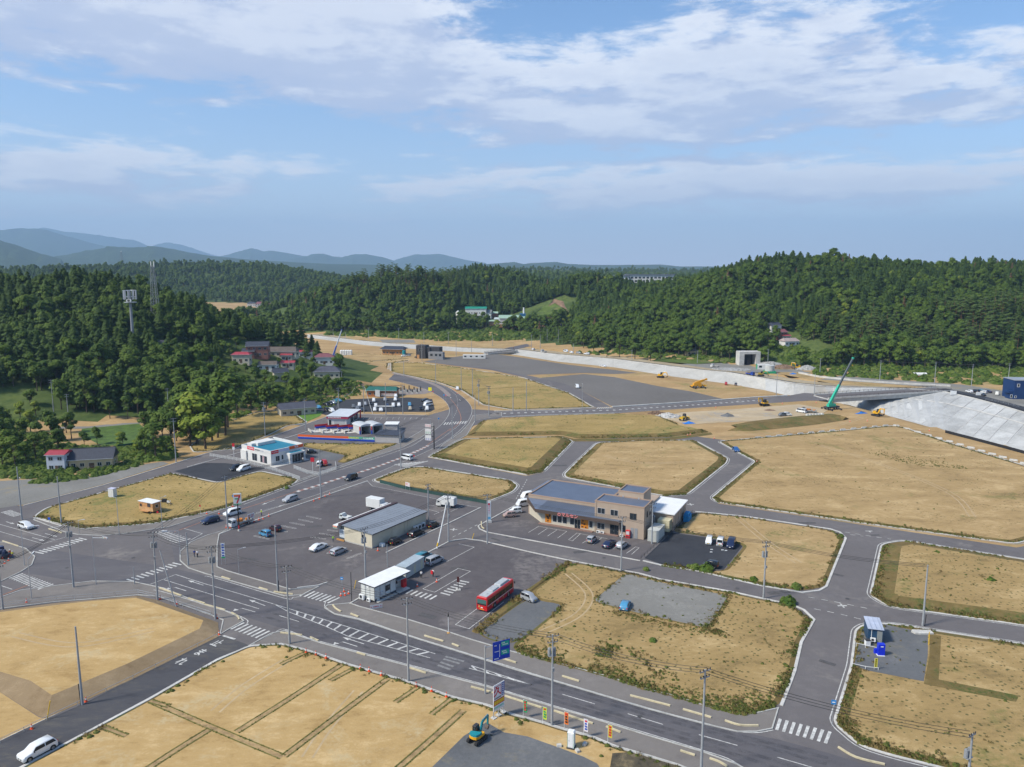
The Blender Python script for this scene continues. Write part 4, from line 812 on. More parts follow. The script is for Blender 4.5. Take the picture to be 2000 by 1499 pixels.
class Leaves:
    def __init__(s): s.v=[];s.f=[];s.n=[]
    def card(s,c,d,side,L,W,nrm):
        """a small leaf spray: folded quad pair pointing along d"""
        a=c - d*L*.5;e=c+d*L*.5;up=nrm*(W*.18);b=len(s.v)
        s.v+=[a,c+side*W*.5 - up,e,c - side*W*.5 - up,c+up];s.n+=[nrm]*5
        s.f+=[(b,b+1,b+4),(b+1,b+2,b+4),(b+2,b+3,b+4),(b+3,b,b+4)]
    def mesh(s,name,mat_):
        me=bpy.data.meshes.new(name);me.from_pydata([tuple(v) for v in s.v],[],s.f);me.materials.append(mat_);me.update()
        me.polygons.foreach_set('use_smooth',[True]*len(s.f));me.normals_split_custom_set_from_vertices([tuple(n.normalized()) for n in s.n]);return me
def rv(r): 
    v=Vector((r.gauss(0,1),r.gauss(0,1),r.gauss(0,1)));return v.normalized()
def conifer(seed,H=18.0,rad=2.9,n=330,mat_=None,base=.12,top=1.0,lay=0.0):
    r=random.Random(seed);L=Leaves();lean=Vector((r.gauss(0,.01),r.gauss(0,.01),0))
    for i in range(n):
        t=r.random() ** 1.15;z=H*(base+(top - base)*t);k=(1 - t) ** .60*(1+.22*math.sin(t*31+seed))+.035;an=r.uniform(0,6.283);rr=rad*k*(r.random() ** .45)*(1+.18*math.sin(3*an+seed))
        c=Vector((math.cos(an)*rr,math.sin(an)*rr,z))+lean*z;o=Vector((math.cos(an),math.sin(an),.0))
        d=(o+Vector((0,0,-.25 - .35*r.random()))+rv(r)*.25).normalized();side=d.cross(Vector((0,0,1))).normalized();nr=(o*.5+Vector((0,0,.9))+rv(r)*.25).normalized()
        sz=.62+.9*(1 - t);L.card(c,d,side,sz*1.7,sz*1.15,nr)
    # closed dark heart so the crown is not see-through
    m_=8;b=len(L.v)
    for zz,kk in ((base+.04,.62),(.45,.46),(.75,.22),(.97,.02)):
        for j in range(m_): a=6.283*j/m_;L.v.append(Vector((math.cos(a)*rad*kk,math.sin(a)*rad*kk,H*zz))+lean*H*zz);L.n.append(Vector((math.cos(a),math.sin(a),.2)))
    for k in range(3):
        for j in range(m_): L.f.append((b+k*m_+j,b+k*m_+(j+1) % m_,b+(k+1)*m_+(j+1) % m_,b+(k+1)*m_+j))
    tr=MB();tr.cyl((0,0,-.6),lean*H*.5+Vector((0,0,H*.5)),.24,.13,7);tr.cyl(lean*H*.5+Vector((0,0,H*.5)),lean*H*.96+Vector((0,0,H*.96)),.13,.02,6)
    return L.mesh('crown',mat_ or L_CED),tr.mesh('trunk',BARK)
def broadleaf(seed,H=11.0,rad=4.2,n=420,mat_=None,tb=.28,flat=1.0):
    r=random.Random(seed);L=Leaves();lobes=[];tr=MB();tk=Vector((r.gauss(0,.15),r.gauss(0,.15),H*tb));tr.cyl((0,0,-.6),tk,.30,.2,7)
    for i in range(11):
        an=6.283*i/5.5+r.uniform(-.4,.4);t=r.uniform(0,1) if i>2 else .8+.1*i;z=H*(tb+.12+(.62 - .1)*t);rr=rad*(.62*math.sqrt(max(0,1 - (t*.9) ** 2)))*r.uniform(.6,1.1);c=Vector((math.cos(an)*rr,math.sin(an)*rr,z));s_=rad*r.uniform(.34,.52)
        lobes.append((c,s_));tr.cyl(tk,c.lerp(tk,.25),.11,.03,5)
    cz=Vector((0,0,H*.55))
    for i in range(n):
        c,s_=lobes[i % len(lobes)];o=rv(r);o.z=o.z*.8+.15;p=c+Vector((o.x,o.y,o.z*.8*flat))*s_*(.7+.38*r.random())
        nr=(o*.65+(p - cz).normalized()*.4+Vector((0,0,.45))+rv(r)*.28).normalized();d=rv(r).cross(nr).normalized();side=d.cross(nr);sz=r.uniform(.55,1.05)*rad/4.2;L.card(p,d,side,sz*1.25,sz,nr)
    for c,s_ in lobes:   # dark hearts of the clumps
        b=len(L.v);m_=6;q=s_*.68
        for (zz,kk) in ((-.8,.3),(-.2,1.0),(.45,.8),(.85,.2)):
            for j in range(m_): a=6.283*j/m_;L.v.append(c+Vector((math.cos(a)*q*kk,math.sin(a)*q*kk,zz*q)));L.n.append(Vector((math.cos(a),math.sin(a),zz)))
        for k in range(3):
            for j in range(m_): L.f.append((b+k*m_+j,b+k*m_+(j+1) % m_,b+(k+1)*m_+(j+1) % m_,b+(k+1)*m_+j))
    return L.mesh('crown',mat_ or L_BRD),tr.mesh('trunk',BARK)
def pine(seed,H=17.0):
    r=random.Random(seed);L=Leaves();tr=MB();bend=Vector((r.gauss(0,.5),r.gauss(0,.5),0));tr.cyl((0,0,-.6),bend*.5+Vector((0,0,H*.55)),.22,.15,7);tr.cyl(bend*.5+Vector((0,0,H*.55)),bend+Vector((0,0,H*.95)),.15,.04,6)
    for i in range(9):
        t=i/8;an=i*2.4+r.uniform(-.4,.4);z=H*(.52+.46*t);rr=2.9*(1 - .72*t)*r.uniform(.6,1.1);c=bend*(.5+.5*t)+Vector((math.cos(an)*rr,math.sin(an)*rr,z));tr.cyl(bend*(.5+.5*t)+Vector((0,0,z - .5)),c,.07,.03,5)
        for k in range(44):
            o=rv(r);p=c+Vector((o.x*1.7,o.y*1.7,abs(o.z)*.62 - .1))*(.5+.5*r.random())*(1.15 - .4*t);nr=(Vector((o.x*.5,o.y*.5,.9))+rv(r)*.25).normalized();d=rv(r).cross(nr).normalized();L.card(p,d,d.cross(nr),.8,.6,nr)
    return L.mesh('crown',L_PINE),tr.mesh('trunk',BARKP)
def bushmesh(seed,mat_,rad=1.0,n=110,H=1.0):
    r=random.Random(seed);L=Leaves()
    for i in range(n):
        o=rv(r);o.z=abs(o.z);p=Vector((o.x*rad*r.uniform(.5,1.0),o.y*rad*r.uniform(.5,1.0),o.z*H*r.uniform(.45,1.0)));nr=(o+Vector((0,0,.5))+rv(r)*.35).normalized();d=rv(r).cross(nr).normalized();sz=r.uniform(.3,.5)*rad;L.card(p,d,d.cross(nr),sz*1.3,sz,nr)
    b=len(L.v);m_=7
    for (zz,kk) in ((-.1,.75),(.35,.7),(.7,.25)):
        for j in range(m_): a=6.283*j/m_;L.v.append(Vector((math.cos(a)*rad*kk,math.sin(a)*rad*kk,zz*H)));L.n.append(Vector((math.cos(a),math.sin(a),zz)))
    for k in range(2):
        for j in range(m_): L.f.append((b+k*m_+j,b+k*m_+(j+1) % m_,b+(k+1)*m_+(j+1) % m_,b+(k+1)*m_+j))
    return L.mesh('foliage',mat_)
def tuftmesh(seed,mat_,H=.55,n=26,spread=.42):
    r=random.Random(seed);L=Leaves()
    for i in range(n):
        a=r.uniform(0,6.283);b=Vector((math.cos(a),math.sin(a),0))*spread*r.random() ** .7;tip=b+Vector((r.gauss(0,.17),r.gauss(0,.17),H*r.uniform(.5,1.0)));s_=Vector((math.cos(a+1.57),math.sin(a+1.57),0))*.035;k=len(L.v)
        nr=Vector((b.x,b.y,1.1)).normalized();mid=b.lerp(tip,.55)+Vector((0,0,.04));L.v+=[b - s_,b+s_,mid+s_*.8,mid - s_*.8,tip];L.n+=[nr]*5;L.f+=[(k,k+1,k+2,k+3),(k+3,k+2,k+4)]
    return L.mesh('tuft',mat_)
# --- one object that sets many small copies on points
def scatter_group():
    g=bpy.data.node_groups.new('scatter','GeometryNodeTree');g.interface.new_socket('Geometry',in_out='INPUT',socket_type='NodeSocketGeometry');g.interface.new_socket('Geometry',in_out='OUTPUT',socket_type='NodeSocketGeometry')
    return g
def scatter(name,label,protos,pts,kind='stuff',group=None):
    """pts: x, y, z, scale, which prototype (index), each turned at random"""
    if not pts: return
    c=bpy.data.collections.new('proto_'+name)
    for i,me in enumerate(protos): c.objects.link(bpy.data.objects.new('%s_%02d' % (name,i),me))
    a=np.array([[p[0],p[1],p[2]] for p in pts],dtype=np.float32);me=bpy.data.meshes.new(name);me.vertices.add(len(pts));me.vertices.foreach_set('co',a.ravel())
    at=me.attributes.new('scl','FLOAT_VECTOR','POINT');at.data.foreach_set('vector',np.array([[p[3]*w,p[3]*w,p[3]*h] for p,w,h in zip(pts,rng.uniform(.88,1.12,len(pts)),rng.uniform(.86,1.16,len(pts)))],dtype=np.float32).ravel())
    at=me.attributes.new('rot','FLOAT_VECTOR','POINT');at.data.foreach_set('vector',np.array([[0,0,q] for q in rng.uniform(0,6.283,len(pts))],dtype=np.float32).ravel())
    at=me.attributes.new('idx','INT','POINT');at.data.foreach_set('value',np.array([p[4] for p in pts],dtype=np.int32))
    o=bpy.data.objects.new(name,me);link(o);tag(o,label,kind=kind)
    g=scatter_group();N=g.nodes;ln=g.links.new;gi=N.new('NodeGroupInput');go=N.new('NodeGroupOutput');ip=N.new('GeometryNodeInstanceOnPoints');ci=N.new('GeometryNodeCollectionInfo');m2p=N.new('GeometryNodeMeshToPoints')
    ci.inputs['Collection'].default_value=c;ci.inputs['Separate Children'].default_value=True;ci.inputs['Reset Children'].default_value=True;ip.inputs['Pick Instance'].default_value=True
    ln(gi.outputs[0],m2p.inputs['Mesh']);ln(m2p.outputs[0],ip.inputs['Points']);ln(ci.outputs[0],ip.inputs['Instance']);ln(ip.outputs[0],go.inputs[0])
    for nm,ty,sock in (('scl','FLOAT_VECTOR','Scale'),('rot','FLOAT_VECTOR','Rotation'),('idx','INT','Instance Index')):
        na=N.new('GeometryNodeInputNamedAttribute');na.data_type=ty;na.inputs['Name'].default_value=nm;ln(na.outputs[0],ip.inputs[sock])
    md=o.modifiers.new('scatter','NODES');md.node_group=g;return o
G_DRY=leafmat('dry_tuft',((.20,.15,.055),(.28,.205,.085),(.15,.12,.04)));G_GRN=leafmat('green_tuft',((.055,.080,.015),(.095,.115,.022),(.14,.14,.035)))
TUFTS=[tuftmesh(1,G_DRY),tuftmesh(2,G_GRN,.5),tuftmesh(3,G_DRY,.7,30,.5),bushmesh(4,G_GRN,.5,46,.45)]
for lb,pts in WEEDS:
    scatter('weeds','tufts of grass and weeds: '+lb if not lb.startswith('green') else lb,TUFTS,[(x,y,z - .02,s_*(.78 if 'rank' in lb else 1.1),(0 if random.random()<.6 else 2) if not g_ else (1 if random.random()<.55 else 3)) for x,y,z,s_,g_ in pts])

# --- woods
CON=[conifer(11,13,3.3),conifer(15,11.5,3.6,340),conifer(16,12.5,2.9,300,base=.2),conifer(12,14,3.1,330,base=.15),conifer(13,11.5,3.4,320),conifer(14,14.5,3.2,360,base=.2)]
BRD=[broadleaf(21),broadleaf(25,10.5,3.6,400),broadleaf(26,13,3.9,440,tb=.3),broadleaf(22,12.5,4.6,460),broadleaf(23,9.5,4.4,400,flat=.8),broadleaf(24,14,4.4,460,tb=.36)]
YEL=[broadleaf(31,10,3.9,420,L_YEL),broadleaf(32,8,3.2,360,L_YEL)]
PIN=[pine(41),pine(42,19),pine(43,15.5)]
DEAD=[conifer(51,15,1.8,150,L_DEAD)]
KINDS={'con': CON,'brd': BRD,'yel': YEL,'pin': PIN,'dead': DEAD}
HTS={'con': 13,'brd': 11.5,'yel': 9.0,'pin': 17.0,'dead': 15.0}
def joined(cr,tr):
    """crown and trunk as one mesh for the mass of the wood"""
    v=[tuple(q.co) for q in cr.vertices];nv=len(v);v+=[tuple(q.co) for q in tr.vertices];f=[tuple(p.vertices) for p in cr.polygons]+[tuple(i+nv for i in p.vertices) for p in tr.polygons]
    me=bpy.data.meshes.new('tree');me.from_pydata(v,[],f);me.materials.append(cr.materials[0]);me.materials.append(tr.materials[0])
    me.polygons.foreach_set('material_index',[0]*len(cr.polygons)+[1]*len(tr.polygons));me.polygons.foreach_set('use_smooth',[True]*len(f));me.update()
    nn=[tuple(c.vector) for c in cr.corner_normals];vn=[(0,0,1)]*len(v)
    for lp,q in zip(cr.loops,nn): vn[lp.vertex_index]=q
    for i in range(nv,len(v)): vn[i]=tuple(tr.vertices[i - nv].normal)
    me.normals_split_custom_set_from_vertices(vn);return me
TREES=[]      # kind, x, y, z, scale
CLEAR=[]      # x, y, radius kept free of trees
def clear_px(px,py,r): p=hit(px,py);CLEAR.append((p.x,p.y,r));return p
for q in ((505,690,15),(560,692,16),(480,692,9),(505,705,8),(540,700,14),(590,690,9),(628,700,12),(640,725,12),(570,722,9),(530,735,9),(555,735,8),(335,690,10),(360,690,10),(560,706,12)): clear_px(*q)
for q in ((920,622,20),(960,628,22),(1000,630,24),(1040,632,22),(1080,630,20),(1100,632,10),(1085,600,30),(1062,612,34),(980,640,14),(1530,660,12),(1515,648,8),(1545,672,10),(1400,690,8),(1460,705,10),(1395,668,7),(1540,690,18),(1570,690,22),(1550,698,20),(870,537,24),(855,538,24),(1245,545,26),(1208,545,16),(1270,548,26),(1160,560,10),(510,600,60),(530,604,45),(500,612,50),(530,616,45),(490,600,40)): clear_px(*q)
def scatter_wood(ymin,ymax,xmin,xmax,spacing,farside,mix):
    n=int((ymax - ymin)*(xmax - xmin)/spacing ** 2);X=rng.uniform(xmin,xmax,n);Y=rng.uniform(ymin,ymax,n)
    ins=inpoly(X,Y,FARPOLY);Z=HFAR(X,Y) if farside else HTOWN(X,Y);lo=CZ+.9 if farside else .8
    dd=Y*cp - (Z+8 - CAMH)*sp;U=1000+FPX*X/np.maximum(dd,1)
    ok=(ins==farside) & (Z>lo) & (U>-140) & (U<2140)
    wn=wob(X,Y,130,21);wf=wob(X,Y,40,22)
    for x,y,z,u,a,b in zip(X[ok],Y[ok],Z[ok],U[ok],wn[ok],wf[ok]):
        if any((x - cx) ** 2+(y - cy) ** 2<r_*r_ for cx,cy,r_ in CLEAR): continue
        if not farside:
            v=PX((x,y,z))[1]
            if (430<u<770 and v>664) or (u<365 and v>806) or (u<130 and v>765): continue
        k=mix(x,y,z,u,a,b); 
        if k: k,q=(k,1.0) if isinstance(k,str) else k;TREES.append((k,x,y,z,q*random.uniform(.72,1.15)))
def mix_left(x,y,z,u,a,b):
    h=z+9*a
    if u>400 and z>4: return ('con',.72) if random.random()<.7 else ('brd',.8)
    if h>18: return 'con' if random.random()<.78 else 'brd'
    return ('con' if random.random()<.25 else 'brd') if h>7 else ('brd' if random.random()<.9 else 'yel')
def mix_far(x,y,z,u,a,b):
    r_=random.random();h=z - CZ
    if r_<.008: return 'dead'
    if 945<u<1125 and y<735: return ('brd',.42) if r_<.6 else None
    if 870<u<950 and y<760: return ('con',1.1) if r_<.7 else 'brd'
    if h<7: return 'brd' if r_<.94 else 'yel'
    if u>1600 and y<560 and a>-.2: return 'pin' if r_<.75 else 'con'
    if u<900 and h>38 and b>.1: return 'pin'
    if 1120<u<1500 and y<700: return 'brd' if r_<.72 else 'con'
    if u<890 and r_<.5: return ('brd',.85)
    return ('con' if a>-.15 else ('brd',.8)) if r_<.72 else ('brd' if r_<.86 else 'con' if r_<.985 else 'yel')
scatter_wood(230,560,-520,-60,4.1,False,mix_left)
scatter_wood(420,800,-40,900,4.7,True,mix_far)
scatter_wood(680,1120,-420,700,5.1,True,mix_far)
scatter_wood(1120,2000,-1100,500,8.5,True,lambda*a: ('con',.9) if random.random()<.35 else ('brd',1.1))
scatter_wood(2000,3000,-300,1300,20.0,True,lambda*a: 'brd')
def put_tree(kind,px,py,sc=1.0,n=1,spread=0.0):
    for i in range(n):
        p=hit(px+random.uniform(-spread,spread),py+random.uniform(-spread,spread)*.2);TREES.append((kind,p.x,p.y,p.z,sc*random.uniform(.88,1.12)))
for q in (('brd',5,912,.8),('brd',30,915,.75),('brd',5,885,.9),('brd',35,890,.85),('brd',90,896,.7),('brd',0,850,.9),('brd',45,862,.9),('brd',130,846,.7),('brd',115,880,.7),('brd',70,900,.75),('brd',20,870,1.0),('brd',100,862,.8),('yel',60,845,.8),('brd',285,892,.7),('yel',270,885,.5),('brd',345,862,.9),('brd',165,872,.45),('yel',235,870,.45),('brd',300,878,.7),('brd',325,890,.8),('brd',335,872,.8),('brd',285,858,.7),('brd',345,835,1.0),('brd',355,855,1.1),('brd',360,828,1.1),('brd',330,826,.9),('brd',295,825,.8),('brd',270,808,.8),('brd',120,800,1.0),('brd',140,790,1.1),('con',165,798,1.3),('con',225,800,1.3),('con',240,796,1.3),('con',275,796,1.2),('con',190,796,1.3),('con',320,796,1.2),('brd',15,900,.8),('brd',50,905,.7),('brd',110,862,.75),('brd',140,858,.85),('brd',20,868,.9),('brd',75,880,.8),('yel',40,820,.8),('yel',70,812,.7),('yel',15,830,.8),('brd',60,792,.8),('brd',305,900,1.0),('brd',280,888,.8),('brd',320,870,.95),('brd',300,852,.8),('brd',335,848,.9),('brd',215,818,.62),('brd',250,818,.62),('brd',190,868,.5),('brd',240,872,.5),
          ('yel',385,868,1.75),('yel',402,878,1.5),('yel',372,872,1.3),('yel',415,862,1.6),('brd',425,856,1.75),('brd',445,836,1.6),('brd',370,846,1.6),('brd',440,852,1.5),('brd',395,850,1.7),('brd',465,815,1.15),('brd',490,806,1.05),('brd',520,800,1.0),('brd',545,797,.95),('brd',575,792,.95),('brd',600,786,.95),('brd',625,780,.9),('brd',655,772,.85),('brd',680,766,.7),('brd',480,790,1.0),('brd',505,782,.9),('brd',535,782,.85),('brd',575,776,.85),('brd',605,772,.85),('brd',640,764,.8),('brd',665,757,.6),('brd',400,832,1.2),('brd',430,802,1.1),('brd',455,760,.8),('brd',430,745,.8),('brd',460,740,.7),('brd',500,752,.8),('brd',520,760,.8),('brd',590,755,.8),('brd',560,752,.6),('brd',610,748,.7),('brd',665,742,.6),('brd',480,728,.6),('brd',500,735,.6),('brd',590,722,.5),('brd',612,716,.5),('brd',545,715,.4),('brd',665,728,.7),('brd',662,716,.8),('brd',450,700,.7),('brd',435,690,.7),('brd',462,682,.7),
          ('con',300,800,1.0),('con',255,800,1.05),('con',205,805,1.1),('con',180,800,1.1),('con',330,790,.9),('con',150,800,1.1),('con',610,690,.95),('con',600,700,.9),('con',620,700,.85),('con',560,680,1.0),('con',545,676,1.0),('con',530,676,1.0),('con',575,680,1.1),('con',590,684,1.1),('brd',660,715,.8),('brd',655,730,.7),
          ('yel',1315,690,1.2),('yel',1335,690,1.1),('yel',1300,685,1.0),('yel',1385,650,1.0),('brd',1140,680,1.1),('brd',1160,690,1.1),('brd',1185,698,1.1),('brd',1210,698,1.0),('brd',1240,702,1.1),('brd',1270,705,1.1),('brd',1290,702,1.0),('brd',1410,700,1.1),('brd',1425,703,1.0),('brd',1445,690,1.0),('brd',1510,690,1.0),('brd',1500,685,.9),('brd',1130,665,1.0)): put_tree(*q)
# keep as single trees those that show largest; the rest of the wood is one mass per kind
def vis(tr):
    k,x,y,z,s_=tr;u,v=PX((x,y,z+HTS[k]*s_*.8))
    if not (-30<u<2030): return 0
    for t in (.95,.9,.82,.7):
        qx,qy,qz=x*t,y*t,CAMH+(z+HTS[k]*s_*.8 - CAMH)*t
        if qz<HGT(qx,qy)+(4 if t<.93 and HGT(qx,qy)>6 else 0): return 0
    return HTS[k]*s_/math.hypot(x,y)
TL={'con': ('dark conical cedar on','tall narrow cedars of the hillside woods',300),'brd': ('round crowned leafy tree on','leafy trees of the hillside woods',280),'yel': ('yellow green leafy tree on','yellow green trees',40),'pin': ('red trunked pine with layered crown on','pines on the slopes',130),'dead': ('browned dead conifer on','dead brown conifers',30)}
rest={}
def where(x,y,u): return 'the hill behind the phone mast' if not inpoly(np.array([x]),np.array([y]),FARPOLY)[0] else 'the hill beyond the far tan plots' if u<890 else 'the ridge around the sawmill' if u<1140 else 'the slope behind the gravel yards' if u<1460 else 'the high hill behind the bridge'
for k in KINDS:
    T=[t for t in TREES if t[0]==k];sc=sorted(((vis(t),i) for i,t in enumerate(T)),reverse=True);sel={i for v,i in sc[:TL[k][2]] if v>0}
    lab,grp,_=TL[k];hz_=lambda t: 'tall' if t[4]>1.1 else 'small' if t[4]<.75 else 'mid height'
    for i in sel:
        _,x,y,z,s_=T[i];cr,tr=random.choice(KINDS[k]);e=thing({'con': 'cedar_tree','brd': 'leafy_tree','yel': 'leafy_tree','pin': 'pine_tree','dead': 'dead_tree'}[k],hz_(T[i])+' '+lab+' '+where(x,y,PX((x,y,z))[0]),'tree',(x,y,z),random.uniform(0,6.28),grp);e.scale=(s_*random.uniform(.9,1.1),s_*random.uniform(.9,1.1),s_)
        for nm,me in (('crown',cr),('trunk',tr)): link(bpy.data.objects.new(nm,me),e)
    rest[k]=[(t[1],t[2],t[3],t[4]) for i,t in enumerate(T) if i not in sel]
for k in KINDS:
    P=[joined(*q) for q in KINDS[k]];scatter({'con': 'cedar_wood','brd': 'leafy_wood','yel': 'pale_wood','pin': 'pine_wood','dead': 'dead_wood'}[k],{'con': 'dense dark cedar wood covering the hills','brd': 'dense leafy wood covering the hills','yel': 'yellow green trees scattered through the woods','pin': 'pine wood on the slopes','dead': 'browned trees in the woods'}[k],P,[(x,y,z,s_,random.randrange(len(P))) for x,y,z,s_ in rest[k]])
# shrubs and thickets at the foot of the hills
BUSH=[bushmesh(61,L_BUSH,1.5,150,1.6),bushmesh(62,L_BRD,1.8,160,1.9),bushmesh(63,L_BUSH,1.2,120,1.1)]
def thicket(label,poly,n,z=None,sc=(.7,1.4)):
    xs=[p[0] for p in poly];ys=[p[1] for p in poly];X=rng.uniform(min(xs),max(xs),n*3);Y=rng.uniform(min(ys),max(ys),n*3);ok=inpoly(X,Y,poly);pts=[]
    for u,v in list(zip(X[ok],Y[ok]))[:n]:
        p=hit(u,v);pts.append((p.x,p.y,p.z - .1,random.uniform(*sc),random.randrange(3)))
    scatter('thicket',label,BUSH,pts)
thicket('thicket of shrubs along the foot of the right hill',[(1590,735),(1600,690),(1700,690),(2000,700),(2000,752),(1880,752),(1780,744),(1660,738)],900,sc=(.8,1.9))
thicket('green scrub along the foot of the middle hill',[(630,655),(700,640),(880,640),(1000,644),(1100,642),(1080,662),(960,667),(860,667),(740,659)],1100,sc=(1.0,2.0))
thicket('low scrub between the wood and the lane',[(0,940),(0,845),(100,850),(150,872),(270,872),(330,860),(345,880),(330,896),(240,900),(100,930)],1000,sc=(.4,1.0))
thicket('hedge below the red roofed house',[(60,945),(100,925),(180,918),(260,902),(300,900),(262,914),(180,934),(90,946)],420,sc=(.35,.7))
thicket('green scrub on the slope below the hill houses',[(660,740),(700,748),(740,758),(730,768),(690,775),(640,800),(600,790),(640,760)],220,sc=(.4,.9))
thicket('bushes around the red roofed house',[(0,930),(0,905),(90,880),(150,876),(260,878),(340,880),(340,898),(250,905),(235,895),(90,898),(85,925)],500,sc=(.5,1.2))
thicket('bushes under the trees by the bungalow',[(360,880),(400,850),(480,810),(560,790),(640,780),(700,760),(690,745),(600,740),(500,770),(400,810)],500,sc=(.7,1.3))
thicket('shrubs among the houses across the river',[(1120,690),(1200,695),(1330,705),(1440,712),(1440,690),(1600,720),(1600,690),(1500,660),(1300,680)],420,sc=(.7,1.5))
for px,py,s_,lb in ((1358,1112,.8,'bright green shrub beside the black parking patch'),(1380,1115,.9,'leafy weed clump in front of a black car'),(1540,1180,.9,'dark shrub at the street corner'),(1643,1049,.6,'low shrub at the field corner'),(1275,1255,.5,'lone green shrub in the dry field'),(1472,1135,.5,'small shrub beside a tall pole'),(1555,1150,.8,'green shrub at the kerb corner'),(1830,1085,.9,'largest green bush in the weedy field'),(1935,1140,.7,'dark upright bush in the weedy field'),(1990,1145,.6,'brownish bush in the weedy field'),(1262,1115,.5,'yellowish shrub at the lot fence'),(1345,1108,.5,'yellow green weed clump by the kerb'),(560,955,.5,'round green shrub near the road fence')):
    p=G(px,py);e=thing('shrub',lb,'shrub',(p.x,p.y,.2),random.uniform(0,6));e.scale=(s_,)*3;link(bpy.data.objects.new('foliage',BUSH[random.randrange(3)]),e)
p_=None
# ================================================================== vehicles
MC={}
def part(name,me,parent,loc=(0,0,0),rot=None,mat_=None,slot=0,sc=None):
    o=bpy.data.objects.new(name,me);link(o,parent);o.location=loc;CH.setdefault(parent.name,[]).append(o)
    if rot: o.rotation_euler=rot
    if sc: o.scale=sc
    if mat_: o.material_slots[slot].link='OBJECT';o.material_slots[slot].material=mat_
    return o
def wheel_meshes(r,w):
    k=('wheel',r,w)
    if k not in MC:
        t=MB();t.loft([[(math.cos(a)*q,y,math.sin(a)*q) for a in [2*math.pi*i/18 for i in range(18)]] for q,y in ((r*.62,-w/2),(r*.95,-w/2),(r,-w*.3),(r,w*.3),(r*.95,w/2),(r*.62,w/2))],caps=True)
        m_=MB();m_.cyl((0,-w*.53,0),(0,w*.53,0),r*.60,r*.60,14);m_.cyl((0,-w*.56,0),(0,w*.56,0),r*.16,r*.16,8)
        MC[k]=(t.mesh('tyre',RUBBER),m_.mesh('rim',RIM))
    return MC[k]
CARS={  # length, width, height, bonnet length, bonnet height, screen run, rear run, boot length, boot height, belt, roof width, wheel radius
    'sedan': (4.75,1.80,1.46,1.25,.95,.85,.75,.55,1.00,.95,.76,.32),'hatch': (3.95,1.70,1.50,.85,.96,.75,.35,.10,1.02,.97,.80,.29),'kei': (3.40,1.48,1.63,.62,.98,.52,.18,.06,1.02,1.0,.84,.27),
    'keivan': (3.40,1.48,1.86,.16,.95,.50,.10,.05,1.05,1.05,.90,.27),'minivan': (4.70,1.72,1.84,.80,1.03,.85,.22,.08,1.10,1.07,.86,.31),'suv': (4.65,1.84,1.70,1.10,1.08,.70,.40,.10,1.12,1.08,.82,.35),
    'wagon': (4.25,1.70,1.50,.90,.95,.70,.25,.08,1.02,.97,.82,.29),'van': (4.75,1.70,1.98,.22,1.02,.70,.12,.05,1.12,1.12,.90,.32),'jimny': (3.45,1.48,1.70,.92,1.03,.28,.10,.10,1.12,1.08,.90,.33)}
